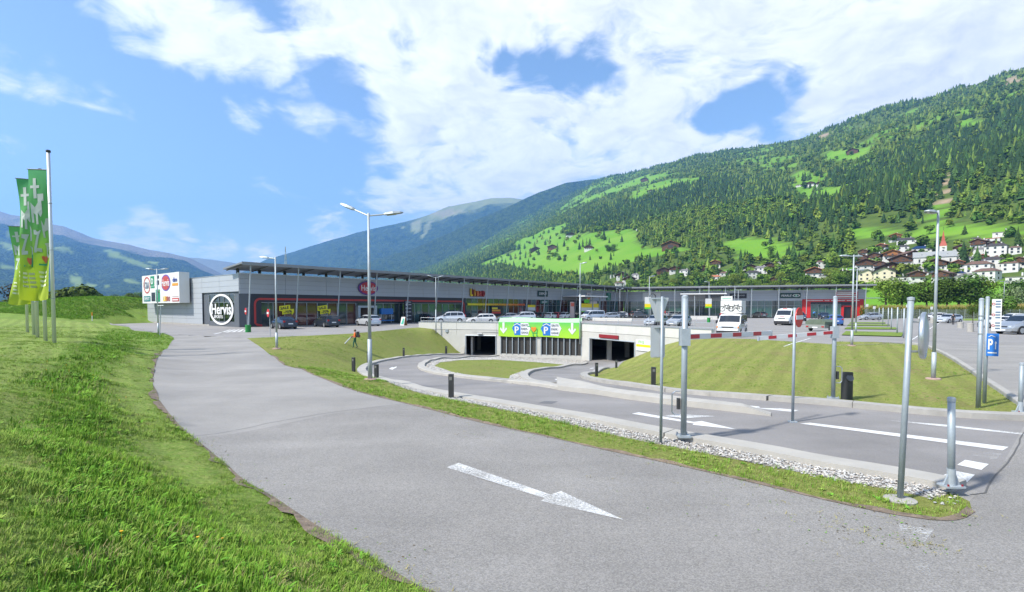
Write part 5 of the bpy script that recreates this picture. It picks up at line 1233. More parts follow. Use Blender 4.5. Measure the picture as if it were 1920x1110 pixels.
# ---- the big white logo box on the side wall
h = sign('logo_board', 'big white lightbox with ten shop logos on the left end wall', CS, DS, NS, 34.9 - 31.6, 34.9 - 15.4, 3.4, 7.72, M_SIGNW, .25, 1.3, 'billboard')
def bx(px, off=1.55):                        # local x of the box under a photograph column
    k = (px - 960) / F; o = CS + NS * off; t = (k * o.y - o.x) / (DS.x - k * DS.y); return t - (34.9 - 31.6 + 34.9 - 15.4) / 2
zx = lambda X: bx(260 + X / 7.93)
def zy(X, Y):                                # local y from the zoomed picture
    px, py = 260 + X / 7.93, 495 + Y / 7.93; k = (px - 960) / F; o = CS + NS * 1.55; t = (k * o.y - o.x) / (DS.x - k * DS.y); p = o + DS * t; return H - (py - 577) / F * p.y - 5.56
def lbox(X0, Y0, X1, Y1, m, nm='logo_panel', z=1.3, th=.04):
    a, b = zx(X0), zx(X1); c, d = zy((X0 + X1) / 2, Y1), zy((X0 + X1) / 2, Y0); mb = MB(); mb.box(((a + b) / 2, (c + d) / 2, z + th / 2), (b - a, d - c, th)); return mb.build(nm, m, h)
def ltext(s, X0, Y0, X1, Y1, m, z=1.34, bold=.01):
    a, b = zx(X0), zx(X1); c, d = zy((X0 + X1) / 2, Y1), zy((X0 + X1) / 2, Y0); return text('lettering', s, d - c, Matrix.Translation(((a + b) / 2, (c + d) / 2, z)), m, h, ext=.02, wid=b - a, bold=bold)
def ldisc(X0, Y0, X1, Y1, m, nm, z0=1.3, z1=1.33, **k):
    a, b = zx(X0), zx(X1); c, d = zy((X0 + X1) / 2, Y1), zy((X0 + X1) / 2, Y0); return disc(h, nm, (b - a) / 2, (d - c) / 2, m, z0, z1, (a + b) / 2, (c + d) / 2, **k)
M_LRED = mat('logo red', (.42,.05,.04), .5); M_LGRN = mat('logo green', (.01,.22,.10), .5); M_TEAL = mat('logo teal', (.01,.16,.15), .5)
ldisc(88, 195, 186, 440, M_LRED, 'ring', hole=.84, n=64, wav=.02); ltext('C&A', 105, 268, 168, 368, mat('logo slate', (.16,.2,.27)))
lbox(192, 183, 246, 325, M_LGRN); ltext('D', 205, 215, 234, 300, M_WP, bold=.03); lbox(196, 333, 250, 358, M_LGRN)
lbox(283, 172, 317, 218, M_NAVY); lbox(280, 245, 317, 310, M_NAVY); lbox(268, 380, 327, 560, M_LGRN); lbox(295, 395, 324, 430, mat('logo pale green', (.35,.55,.3)))
ldisc(348, 158, 486, 402, mat('logo violet', (.12,.07,.35)), 'rim'); ldisc(358, 176, 476, 386, M_LRED, 'face', 1.33, 1.35); ltext('Hervis', 358, 225, 474, 330, M_WP, 1.35)
ltext('dm', 522, 195, 586, 265, mat('logo blue', (.05,.07,.30))); lbox(512, 285, 598, 322, mat('logo orange', (.7,.28,.03)))
lbox(88, 478, 184, 556, M_TEAL); ltext('DEPOT', 96, 495, 176, 540, M_WP); lbox(202, 424, 254, 552, M_NAVY)
for i, (c, m_) in enumerate(zip('LIBRO', ((.72,.6,.05), (.65,.4,.05), (.5,.2,.05), (.4,.08,.05), (.35,.05,.05)))): ltext(c, 374 + i * 21, 480, 392 + i * 21, 552, mat('logo letter %d' % i, m_, .5), bold=.03)
lbox(507, 505, 607, 555, M_LRED); lbox(515, 524, 598, 540, M_WP, 'bar', 1.34, .02); lbox(510, 478, 600, 486, mat('logo grey', (.4,.3,.3)), 'bar')
mb = MB()
for dx in (-5, 0, 5): mb.box((dx, 0, -.1), (.2, 3, .3))
mb.build('bracket', M_GALVL, h)
# ------------------------------------------------------------------ road markings
def wornpaint():
    m = bpy.data.materials.new('worn road paint'); m.use_nodes = True; N = m.node_tree.nodes; L = m.node_tree.links; b = N['Principled BSDF']; b.inputs['Roughness'].default_value = .7
    geo = N.new('ShaderNodeNewGeometry'); n = N.new('ShaderNodeTexNoise'); n.inputs['Scale'].default_value = 26; n.inputs['Detail'].default_value = 6; n.inputs['Roughness'].default_value = .8; L.new(geo.outputs['Position'], n.inputs['Vector'])
    n2 = N.new('ShaderNodeTexNoise'); n2.inputs['Scale'].default_value = 1.6; L.new(geo.outputs['Position'], n2.inputs['Vector'])
    oi = N.new('ShaderNodeAttribute'); oi.attribute_type = 'OBJECT'; oi.attribute_name = 'wear'
    s = N.new('ShaderNodeMath'); s.operation = 'ADD'; L.new(n.outputs['Fac'], s.inputs[0])
    s2 = N.new('ShaderNodeMath'); s2.operation = 'MULTIPLY_ADD'; L.new(n2.outputs['Fac'], s2.inputs[0]); s2.inputs[1].default_value = .5; L.new(oi.outputs['Fac'], s2.inputs[2]); L.new(s2.outputs[0], s.inputs[1])
    mr = N.new('ShaderNodeMapRange'); mr.inputs[1].default_value = .95; mr.inputs[2].default_value = 1.25; mr.inputs[3].default_value = 1; mr.inputs[4].default_value = 0; L.new(s.outputs[0], mr.inputs[0])
    L.new(mr.outputs[0], b.inputs['Alpha']); b.inputs['Base Color'].default_value = (.62,.62,.60,1); return m
M_PAINT = wornpaint(); M_SEAM = mat('bitumen seam', (.10,.098,.095), .8); M_PATCH = mat('bitumen patch', (.13,.13,.132), .85, var=.15, vs=6)
def marking(name, P, wear=.25, m=None, lift=.006, z=0.0):
    """flat print on the road, draped on the ground; P: outline as seen in the photograph"""
    Q = [hit(x, y) if not isinstance(x, Vector) else x for x, y in P]; mb = MB()
    poly = [(p.x, p.y) for p in Q]
    vs = [Vector(p) for p in poly]; es = [(i, (i + 1) % len(vs)) for i in range(len(vs))]
    mx = max((a - b).length for a in vs for b in vs)
    if mx > 4:
        R_ = []
        for a, b in zip(vs, vs[1:] + vs[:1]): n = max(1, int((b - a).length / 1.2)); R_ += [a.lerp(b, i / n) for i in range(n)]
        vs = R_; es = [(i, (i + 1) % len(vs)) for i in range(len(vs))]
    V, E, Fc, *_ = geometry.delaunay_2d_cdt(vs, es, [], 1, 1e-5)
    me = bpy.data.meshes.new(name); zz = zg([v.x for v in V], [v.y for v in V]); me.from_pydata([(v.x, v.y, c + lift) for v, c in zip(V, zz)], [], [f[::-1] if False else f for f in Fc]); me.materials.append(m or M_PAINT); me.update()
    o = link(name, me); o['kind'] = 'structure'; o['wear'] = float(wear); return o
marking('road_arrow', [(837,877),(860,868.5),(1032,928),(1052,921.5),(1170,975.5),(1014,940),(1022,935)], .30)
marking('road_arrow', [(1184.7,776),(1197.6,773.5),(1301,791.5),(1315.8,789.8),(1382,805.5),(1298.5,797),(1301,794.5)], .12)
marking('road_arrow', [(1324.4,753.8),(1385,756),(1378,758.2),(1497,769.6),(1487,772.6),(1374,760.8),(1371,762.3)], .12)
marking('road_arrow', [(1244,780.5),(1273,777),(1342,780.6),(1277,785),(1274,782.8)], .25)
marking('lane_line', [(1500,794.5),(1519,793),(1891,838.5),(1880,845)], .15)
marking('stop_dash', [(1832.6,846),(1878.7,851.4),(1866.8,862.4),(1819,854)], .48)
marking('stop_dash', [(1809.7,862.7),(1854,870.7),(1840,881.7),(1794.6,872)], .15)
marking('stop_dash', [(1786.6,882.6),(1828,890.6),(1813,905),(1762.8,894.5)], .2)
marking('edge_line', [(1665.5,788.4),(1766,796),(1920,813),(1920,815.6),(1764,799.5)], .25)
marking('stop_dash', [(1685,982),(1751,994),(1733,1018),(1691,1006)], .42); marking('stop_dash', [(1694,1039),(1737.5,1052),(1754,1100),(1709,1089)], .56)
marking('road_arrow', [(729,691.5),(736,688.2),(737,689.2),(744,687),(743,689.5),(737,692.2),(736.5,693.5)], .15)
marking('road_arrow', [(1040,711),(1050,709.6),(1050,711.2),(1065,717.5),(1061,720),(1049,713.6),(1046,715)], .15)
marking('edge_line', [(1097,692.3),(1112,689.6),(1114,690.4),(1099,693)], .2)
marking('bitumen_patch', [(1009,756),(1021,752),(1046,752.8),(1034,757.5)], 0, M_PATCH, .005)
marking('road_arrow', [(1175,885),(1215,889),(1215,891),(1170,888)][:0] or [(990,897),(1025,890),(1135,886),(1136,887),(1028,893),(1028,900)], .60)
for i in range(5): marking('parking_line', [at(x, y, .3) and (x, y) for x, y in ((430 + i * 8, 618.5 - i * .3), (434 + i * 8, 618.3 - i * .3), (418 + i * 11, 623.5 - i * .5), (411 + i * 11, 623.9 - i * .5))], .2)
marking('edge_line', [(400,626),(420,622.3),(422,622.5),(403,626.5)], .2)
def strip(name, pts, w, m, lift=.007):
    P = resample([hit(x, y) for x, y in pts], .5); P = [p + Vector((nr.uniform(-.02, .02), nr.uniform(-.02, .02), 0)) for p in P]
    A, B = offset_line(P, w / 2), offset_line(P, -w / 2); mb = MB(); n = len(P)
    mb.add([(p.x, p.y, gz(p.x, p.y) + lift) for p in A + B], [(i, i + 1, n + i + 1, n + i) for i in range(n - 1)]); o = mb.build(name, m); o['kind'] = 'structure'
strip('road_seam', [(1819,928),(1845,924),(1870,890),(1900,850),(1918,815),(1935,795)], .022, M_SEAM)
strip('road_seam', [(362,818),(500,794),(600,776),(760,757.5)], .018, mat('faint seam', (.17,.165,.16), .85))
strip('road_seam', [(1693,644.5),(1600,646),(1560,648)], .12, M_CONC2)
# lot bay lines and drain marks
for a, b in (((1470,649.5),(1520,634)),((1555,600),(1490,606)),((1705,640),(1765,603))): strip('bay_line', [a, b], .10, M_PAINT)
# ------------------------------------------------------------------ poles, signs, barriers
def pole_mesh(h, r0, r1, m=M_GALVL, n=14, sleeve=None, base=True):
    mb = MB(); mb.tube((0, 0, 0), (0, 0, h), r0, r1, n)
    return mb
def lamp(label, loc, h, heads, r=.07, sleeve=1.0, foot=True, group='street lamps round the car park', head_len=.62):
    """galvanised lamp post; heads: (direction in plan, arm length, upward tilt, roll)"""
    head_len = min(head_len, .36 + heads[0][1] * .45); t = thing('street_lamp', label, 'street lamp', loc, 0, group)
    mb = MB(); mb.tube((0, 0, sleeve), (0, 0, h), r * .78, r * .5, 12); mb.build('pole', M_GALVL, t, True)
    mb = MB(); mb.tube((0, 0, 0), (0, 0, sleeve), r, r, 12); mb.build('pole_sleeve', M_GALVL, t, True)
    if foot: mb = MB(); mb.lathe([(.24, -.3), (.24, .03), (.2, .05), (.0, .05)], 16); mb.build('foot', mat('red brown concrete', (.38,.26,.22), .9, var=.15, vs=5), t)
    for az, arm, tilt in heads:
        d = Vector((math.cos(az), math.sin(az), 0)); mb = MB(); a = Vector((0, 0, h - .1)); b = a + d * arm + Vector((0, 0, arm * tilt)); mb.tube(a, b, .03, n=8); ar = mb.build('arm', M_GALVL, t)
        mb = MB(); dd = (b - a).normalized(); s = Vector((-d.y, d.x, 0)); up = dd.cross(s) * -1; up = up if up.z > 0 else -up
        V = []; prof = [(-.06, .05, .04), (.02, .09, .06), (.30, .15, .075), (.60, .12, .05), (.72, .03, .02)]
        for f, w, th in prof:
            c = b + dd * f * head_len / .66
            V += [c - s * w - up * th * .2, c - s * w * .7 + up * th, c + s * w * .7 + up * th, c + s * w - up * th * .2, c + s * w * .8 - up * th * .5, c - s * w * .8 - up * th * .5]
        fs = [(i * 6 + j, i * 6 + (j + 1) % 6, (i + 1) * 6 + (j + 1) % 6, (i + 1) * 6 + j) for i in range(4) for j in range(6)] + [tuple(range(5, -1, -1)), tuple(range(24, 30))]
        mb.add(V, fs); hd = mb.build('lamp_head', M_GALV, t, False)
        mb = MB(); c = b + dd * .22 - up * .045; mb.box((0, 0, 0), (.34, .17, .012), Matrix.Translation(c) @ Matrix(((dd.x, s.x, up.x, 0), (dd.y, s.y, up.y, 0), (dd.z, s.z, up.z, 0), (0, 0, 0, 1)))); mb.build('lamp_glass', mat('lamp glass', (.30,.33,.28), .2), hd)
    return t
def lampat(label, px, py, ytop, heads, z=None, **k):
    p = hit(px, py) if z is None else at(px, py, z); h = (577 - ytop) / F * p.y + H - p.z
    return lamp(label, p, h, heads, **k)
A0 = math.pi
lampat('tall double headed street lamp on the grass strip beside the ramp hairpin', 694, 712, 401, [(2.75, .70, .42), (.15, .62, .12)], r=.085, sleeve=1.55)
lampat('single headed street lamp on the lawn before the black sedan', 519, 654, 482, [(2.9, .5, .1)], r=.075)
lampat('double headed street lamp on the grass tip before the logo lightbox', 297, 627, 504, [(.5, .35, .15), (3.4, .3, .1)], r=.07, foot=False)
lampat('tall street lamp standing alone near the right edge of the striped lawn', 1750, 711, 396, [(3.3, .12, .10)], r=.075)
lampat('street lamp on the back of the striped lawn left of the grass strips', 1597, 648.5, 478, [(3.0, .3, .05), (.2, .1, 0)], r=.075)
lampat('street lamp rising behind the lawn lamp next to the first grass strip', 1604.5, 625, 505, [(.3, .3, .05), (3.3, .3, .05)], z=.3, r=.07)
p = wx(820) + Vector((-.1, -.5, 0)); lamp('double headed street lamp fixed to the garage wall above the left entrance', (p.x, p.y, -.4), 6.75, [(.4, .4, .3), (3.4, .4, .3)], r=.065, foot=False, sleeve=2.9)
p = wx(1091) + n3 * .25; lamp('tall single street lamp fixed to the wall at the right end of the banner', (p.x, p.y, -1.3), 8.9, [(-.2, .25, .2)], r=.075, foot=False, sleeve=5.5)
for lb, px, py, yt, hd in (('double headed street lamp on the lot behind the silver estate cars', 982, 597, 530, [(.5,.5,.3),(3.3,.5,.3)]), ('double headed street lamp before the slanted posts at the building corner', 1162, 597, 542, [(.3,.4,.3),(3.4,.4,.3)]),
                           ('street lamp behind the triangular sign on the parking deck', 1216.8, 612, 518, [(.5,.4,.2)]), ('street lamp with green planter foot left of the camper van', 1328.5, 604, 528, [(3.3,.3,.1)]),
                           ('street lamp rising behind the camper van', 1377, 604, 536, [(.2,.4,.05),(3.3,.4,.05)]), ('short street lamp right behind the camper van sign', 1383.5, 600, 543, [(.2,.3,.05),(3.3,.3,.05)]), ('street lamp before the pale willow at the right edge', 1881, 600, 527, [(3.2,.4,.02),(.1,.3,.02)]),
                           ('small street lamp behind the banner lamp near the porch', 1088, 597, 538, [(3.3,.4,.3)])):
    lampat(lb, px, py, yt, hd, z=.3, r=.065, foot=False)
def post(name, label, cat, loc, h, r, m=M_GALV, cap=True, n=16, group=None):
    t = thing(name, label, cat, loc, 0, group); mb = MB(); mb.tube((0, 0, 0), (0, 0, h), r, n=n); mb.build('pole', m, t, True)
    if cap: mb = MB(); mb.lathe([(r * 1.04, h - .03), (r * 1.04, h + .01), (r * .6, h + .03), (0, h + .035)], n); mb.build('cap', M_GALVL, t)
    return t
def fit(px, py, ytop, z=None):
    p = hit(px, py) if z is None else at(px, py, z); return p, (577 - ytop) / F * p.y + H - p.z
# barrier gates
def barrier(label, px, py, ytop, rpx, yarm, endpx, endy, bracket, z=.11):
    p = at(px, py, z); h = (577 - ytop) / F * p.y + H - p.z; r = rpx / F * p.y / 2
    t = post('barrier_gate', label, 'barrier', p, h, r, M_GALV, group='height limit barriers at the ramp')
    za = H - (yarm - 577) / F * p.y - p.z
    mb = MB(); mb.box((0, 0, 0.02), (r * 4.2, r * 4.2, .04)); mb.build('base_plate', M_GALVL, t)
    for sx in (-1, 1):
        for sy in (-1, 1): mb = MB(); mb.tube((sx * r * 1.7, sy * r * 1.7, .03), (sx * r * 1.7, sy * r * 1.7, .08), .014, n=6); mb.build('bolt', M_GALV, t)
    mb = MB(); mb.box((0, 0, za), (r * 3.1, r * 3.1, .34)); mb.build('clamp_box', M_GALVL, t)
    e = p.copy(); best = None
    # the arm reaches over the lanes; its end is found on the line of sight at arm height
    zz = p.z + za; e = at(endpx, endy, zz + .0) if abs(endy - 577) > 3 else p; e = atY(endpx, endy, bracket[1]); d = e - (p + Vector((0, 0, za))); L_ = d.length; dn = d.normalized()
    q = Matrix.Translation((0, 0, za)) @ d.to_track_quat('X', 'Z').to_matrix().to_4x4()
    mb = MB(); mb.box((L_ / 2, 0, 0), (L_, .05, .11), q); arm = mb.build('boom', M_SIGNW, t)
    k = bracket[2]
    for a, b in k: mb = MB(); mb.box((L_ * (a + b) / 2, 0, .004), (L_ * (b - a), .060, .085), q); mb.build('red_stripe', mat('reflective red', (.45,.03,.04), .35), arm)
    mb = MB(); mb.box((L_ + .008, 0, 0), (.016, .07, .13), q); mb.build('end_cap', M_GALVL, arm)
    # lever loop with its latch low on the post
    zl = bracket[3]; s = bracket[0]; mb = MB(); x = s * (r + .02); mb.path([Vector((x, 0, zl + .30)), Vector((x + s * .10, 0, zl + .30)), Vector((x + s * .16, 0, zl + .25)), Vector((x + s * .16, 0, zl - .12)), Vector((x + s * .11, 0, zl - .17)), Vector((x, 0, zl - .17))], .014, 6); mb.build('lever_loop', M_ALU, t)
    mb = MB(); mb.box((s * (r + .05), 0, zl + .05), (.06, .07, .22)); mb.build('latch', M_ANTH, t); return t
barrier('left barrier post with its red striped boom beside the triangular sign', 1281.5, 819, 556, 10.8, 632, 1445, 624.5, (-1, 12.2, [(.03,.14),(.26,.38),(.51,.61),(.76,.86)], .62))
barrier('right barrier post with its red striped boom before the litter bin', 1562, 747.5, 557, 7.2, 623, 1422, 634.5, (1, 14.2, [(.04,.16),(.26,.38),(.52,.63),(.78,.88)], .62))
# sign seen from behind: triangle over a tall plate
p, h = fit(1239, 832, 556)
t = thing('road_sign', 'road sign seen from behind with a downward triangle over a tall plate', 'road sign', p); r_ = .03
mb = MB(); mb.tube((0, 0, 0), (0, 0, h), r_, n=12); mb.build('pole', M_GALV, t, True)
sc_ = p.y / F; M_BACK = mat('sign back aluminium', (.50,.52,.53), .45, .5, var=.05, vs=2)
zt = lambda y: H - (y - 577) * sc_ - p.z
def plate(name, P, root, th=.012, dy=.045, m=M_BACK): mb = MB(); mb.prism([(x, dy, z) for x, z in P], (0, th, 0)); return mb.build(name, m, root)
pxm = lambda X: (X - 1240.5) * sc_
plate('triangle_plate', [(pxm(1216.5), zt(558)), (pxm(1253.5), zt(558)), (pxm(1253.5), zt(561)), (pxm(1239), zt(604)), (pxm(1231), zt(604)), (pxm(1216.5), zt(561))], t)
plate('tall_plate', [(pxm(1220.5), zt(615)), (pxm(1222), zt(612.5)), (pxm(1246), zt(612.5)), (pxm(1247.5), zt(615)), (pxm(1247.5), zt(668)), (pxm(1246), zt(671)), (pxm(1222), zt(671)), (pxm(1220.5), zt(668))], t)
for y in (560, 602, 614, 669): mb = MB(); mb.box((pxm(1234.5), .02, zt(y)), (.16 if y > 600 else .26, .05, .02)); mb.build('bracket', M_ALU, t)
mb = MB(); mb.box((pxm(1235), .03, zt(581)), (.11, .03, (603 - 560) * sc_)); mb.build('rail', M_BACK, t)
# no entry sign seen edge on
p, h = fit(1486, 792, 577, .0); t = thing('no_entry_sign', 'red and white round sign turned edge on upon a slim pole', 'road sign', p); mb = MB(); mb.tube((0, 0, 0), (0, 0, h), .032, n=12); mb.build('pole', M_GALV, t, True)
mb = MB(); mb.box((0, 0, .02), (.16, .16, .03)); mb.build('base_plate', M_GALVL, t)
az = R(43); Mx = Matrix.Translation((.03, .0, H - (595 - 577) * p.y / F - p.z)) @ Matrix.Rotation(az, 4, 'Z') @ Matrix.Translation((0, -.06, 0)) @ Matrix.Rotation(R(90), 4, 'X')
rr_ = 18.5 * p.y / F; mb = MB(); mb.lathe([(0, 0), (rr_, 0), (rr_, .02), (0, .02)], 32); me = mb.mesh('disc', M_RED); me.transform(Mx); link('disc', me, t)
mb = MB(); mb.box((0, 0, .026), (rr_ * 1.9, rr_ * .42, .01), Mx); mb.build('white_bar', M_WP, t)
# traffic mirror pole in the foreground
p, h = fit(1687.5, 938, 559); t = thing('traffic_mirror', 'tall pole in the foreground with a disc mirror seen edge on', 'traffic mirror', p)
mb = MB(); mb.tube((0, 0, 0), (0.075, 0, h), .038, n=16); mb.build('pole', M_GALV, t, True); mb = MB(); mb.lathe([(.045, h - .03), (.045, h + .01), (.0, h + .02)], 16, (.075, 0, 0)); mb.build('cap', M_GALVL, t)
mb = MB(); mb.lathe([(.19, -.05), (.20, .02), (.12, .035), (0, .04)], 14); o = mb.build('concrete_foot', M_CONC2, t)
s_ = p.y / F; Mx = Matrix.Translation((26 * s_ + .07, -.02, H - (629 - 577) * s_ - p.z)) @ Matrix.Rotation(R(47), 4, 'Z') @ Matrix.Rotation(R(90), 4, 'X')
mb = MB(); mb.lathe([(0, .05), (.16, .04), (.28, .01), (.30, 0), (.31, -.02), (.30, -.035), (0, -.05)], 28); me = mb.mesh('mirror_disc', M_BACK, True); me.transform(Mx); link('mirror_disc', me, t)
mb = MB(); mb.lathe([(.305, -.045), (.325, -.03), (.325, .015), (.305, .02)], 28); me = mb.mesh('rim', M_ALU, True); me.transform(Mx); link('rim', me, t)
for y in (603, 659): mb = MB(); zc = H - (y - 577) * s_ - p.z; mb.tube((.05, 0, zc), (24 * s_ + .07, -.03, zc), .016, n=6); mb.tube((20 * s_ + .07, -.03, zc - .02), (28 * s_ + .07, -.03, zc - .02), .022, n=8); mb.build('bracket', M_ALU, t)
# leaning bollard posts with bolted feet
def bollard_post(label, px, py, ytop, z, r, lean=0):
    p = at(px, py, z); h = (577 - ytop) / F * p.y + H - p.z
    t = thing('bollard', label, 'bollard', p, 0, 'steel bollards at the road corner'); mb = MB(); mb.tube((0, 0, .02), (lean, 0, h), r, n=16); mb.build('tube', M_GALV, t, True)
    mb = MB(); mb.lathe([(r * 1.1, h - .05), (r * 1.1, h + .0), (r * .8, h + .012), (0, h + .015)], 16, (lean, 0, 0)); mb.build('cap', M_GALVL, t)
    mb = MB(); mb.box((0, 0, .012), (.26, .20, .024)); mb.build('base_plate', M_GALVL, t)
    for sx in (-1, 1): mb = MB(); mb.prism([(sx * r, -.012, .02), (sx * .12, -.012, .02), (sx * r * 1.02, -.012, .20)], (0, .024, 0)); mb.build('gusset', M_GALVL, t)
    mb = MB(); mb.tube((0, 0, .02), (lean * .2, 0, .26), r * 1.16, n=16); mb.build('socket', M_GALVL, t)
    for sx in (-1, 1): mb = MB(); mb.tube((sx * .10, -.07, .02), (sx * .10, -.07, .05), .014, n=6); mb.build('bolt', M_DRED, t)
    return t
bollard_post('steel bollard leaning on the rounded end of the near kerb', 1783.5, 912, 747, .125, .046, -.035)
bollard_post('steel bollard at the right picture edge on the lawn corner', 1913, 773, 681, .12, .046, .0)
# twin poles with blue parking sign
p, h = fit(1834, 765, 561, .0); t1 = post('sign_pole', 'thick grey pole with clamps left of the blue P sign', 'pole', p, h, .055)
for y in (592, 600, 626): mb = MB(); mb.tube((0, 0, H - (y - 577) * p.y / F - p.z - .02), (0, 0, H - (y - 577) * p.y / F - p.z + .02), .062, n=14); mb.build('clamp', M_ALU, t1)
p, h = fit(1845.5, 757, 558, .0); t = post('parking_sign', 'blue P sign with arrow and stacked white list plates on a pole', 'road sign', p, h, .045); s_ = p.y / F
Mx = Matrix.Translation((0, -.06, -p.z)) @ Matrix.Rotation(R(-38), 4, 'Z')
def splate(x0, x1, y0, y1, m, nm, dz=0.0, th=.02):
    mb = MB(); z0, z1 = H - (y1 - 577) * s_, H - (y0 - 577) * s_; cs = math.cos(R(38)); mb.box(((x0 + x1) / 2 / cs, -dz, (z0 + z1) / 2), ((x1 - x0) / cs, th, z1 - z0), Mx); return mb.build(nm, m, t)
splate(.04 - .0, .20, 561, 620, M_SIGNW, 'list_plate')
for y in (561, 581, 601): 
    for k in range(3): splate(.10, .18, y + 3 + k * 5, y + 5.5 + k * 5, M_INK, 'print_line', .012, .004)
    mb = MB(); mb.lathe([(.024, 0), (.034, 0), (.034, .006), (.024, .006)], 16); me = mb.mesh('red_ring', M_RED); me.transform(Mx @ Matrix.Translation((.085, -.014, H - (y + 9 - 577) * s_)) @ Matrix.Rotation(R(90), 4, 'X')); link('red_ring', me, t)
splate(-.03, .17, 625, 667, M_BLUE, 'parking_plate', .02)
zc = H - (645 - 577) * s_
text('letter', 'P', .30, Mx @ Matrix.Translation((.045, -.033, zc - .0)) @ Matrix.Rotation(R(90), 4, 'X'), M_WP, t, ext=.004, wid=.10, bold=.03)
for a, b in (((.13, -.13), (.13, .06)),): mb = MB(); mb.box((.150, -.034, zc - .05), (.022, .004, .17), Mx); mb.prism([Mx @ Vector(q) for q in ((.125, -.034, zc + .03), (.175, -.034, zc + .03), (.150, -.034, zc + .09))], (0, -.004, 0)); mb.build('arrow', M_WP, t)
mb = MB(); mb.path([Mx @ Vector(q) for q in ((-.0, -.034, zc + .20), (.06, -.034, zc + .245), (.14, -.034, zc + .20))], .010, 4); mb.build('roof_mark', M_WP, t)
for k in range(1): mb = MB(); mb.box((.085, -.034, zc - .235), (.19, .004, .035), Mx); mb.build('print_line', M_SIGNW, t)
# litter bin
def bin_(label, px, py, ytop, wpx):
    p = hit(px, py); h = (py - ytop) / F * p.y; r = wpx / F * p.y / 2; t = thing('litter_bin', label, 'litter bin', p)
    mb = MB(); n = 20; vs = []; th = math.pi
    mb.lathe([(r, 0), (r, h), (r * .93, h + .01), (r * .93, h - .04), (0, h - .04)], 24); me = mb.mesh('body', M_ANTH, False); me.transform(Matrix.Diagonal((1, .7, 1, 1))); link('body', me, t)
    mb = MB(); mb.lathe([(0, 0), (r * .62, .02), (r * .66, .06)], 16); me = mb.mesh('scoop', mat('scoop shade metal', (.11,.11,.11), .45, .4)); me.transform(Matrix.Translation((0, -r * .66, h * .80)) @ Matrix.Rotation(R(68), 4, 'X') @ Matrix.Diagonal((1, .9, .6, 1))); link('scoop', me, t); return t
bin_('dark grey litter bin with scooped opening on the kerb beside the right barrier', 1587.5, 748, 698, 21)
def path_light(label, px, py, ytop, wpx, z=None):
    p = hit(px, py) if z is None else at(px, py, z); h = (py - ytop) / F * p.y; w = wpx / F * p.y
    t = thing('bollard_light', label, 'bollard light', p, R(rnd.uniform(-25, 25)), 'dark bollard lights along the ramps'); mb = MB(); mb.box((0, 0, h / 2), (w * .82, w * .82, h)); mb.build('body', M_ANTH, t)
    mb = MB(); mb.box((0, -w * .42, h * .83), (w * .5, w * .06, h * .14)); mb.build('light_slot', mat('light slot', (.16,.16,.15), .3), t); return t
for lb, px, py, yt, w in (('largest dark bollard light on the gravel beside the near lane', 846, 747, 701, 10.5), ('dark bollard light just right of the tall lamp at the hairpin', 706, 710, 683, 7.6), ('dark bollard light on the grass left of the tall lamp', 663, 697, 670, 6.2), ('dark bollard light half hidden behind the tall lamp', 690.5, 681, 660, 4.5),
                          ('dark bollard light at the foot of the bank below the worker', 757, 669.5, 652, 4.2), ('dark bollard light at the kerb before the left garage entrance', 836.5, 664, 649, 4.2), ('dark bollard light on the left kerb of the right entrance lane', 1118.5, 706, 680, 5.6), ('dark bollard light against the dark right garage entrance', 1155.5, 690.5, 675, 4.6), ('dark slotted bollard light before the right bank', 1225, 722.5, 688, 9.5)):
    path_light(lb, px, py, yt, w)
# round planters and small street things
def planter(label, px, py, hpx, wpx, m, z=.3, cat='planter', name='planter'):
    p = at(px, py, z); h = hpx / F * p.y; r = wpx / F * p.y / 2; t = thing(name, label, cat, p); mb = MB(); mb.lathe([(r, 0), (r, h), (r * .9, h), (r * .9, h - .06), (0, h - .06)], 18); mb.build('tub', m, t, False); mb = MB(); mb.lathe([(r * 1.04, h - .10), (r * 1.04, h - .02), (r * 1.0, h)], 18); mb.build('rim', m, t); return t
M_PG = mat('bright green tub', (.012,.20,.035), .5, var=.08, vs=4)
pb = C0 + D1 * .15 + N1 * 2.1
t = planter('green barrel planter at the foot of the first slanted roof post', 465.3, 623, 14, 10, M_PG)
planter('green planter at the foot of the lamp left of the camper van', 1328.8, 604.5, 9, 6, M_PG); planter('small green planter by the banner lamp', 1086, 597.5, 6, 6, M_PG)
planter('white concrete tub nearest the right road corner', 1819, 622, 16, 10.5, M_CONC); planter('white concrete tub in the middle of the row by the parked cars', 1800.5, 615, 11, 9.5, M_CONC); planter('white concrete tub beside the two people', 1748, 605.5, 9, 6.5, M_CONC); 
def sandwich(px, py, z=.3):
    p = at(px, py, z); t = thing('sandwich_board', 'folding sandwich board with white and green poster on the lot', 'sandwich board', p, R(-35))
    for s in (-1, 1): mb = MB(); mb.prism([(-.35, s * .30, 0), (.35, s * .30, 0), (.35, s * .03, 1.15), (-.35, s * .03, 1.15)], (0, s * .03, 0)); mb.build('panel', mat('wood board', (.40,.22,.10), .6) if s > 0 else M_SIGNW, t)
    mb = MB(); mb.prism([(-.2, -.305, .18), (.25, -.305, .18), (.25, -.10, .95), (0, -.10, .95)], (0, -.034, 0)); mb.build('poster', mat('poster green', (.05,.36,.25), .5), t)
sandwich(757, 610)
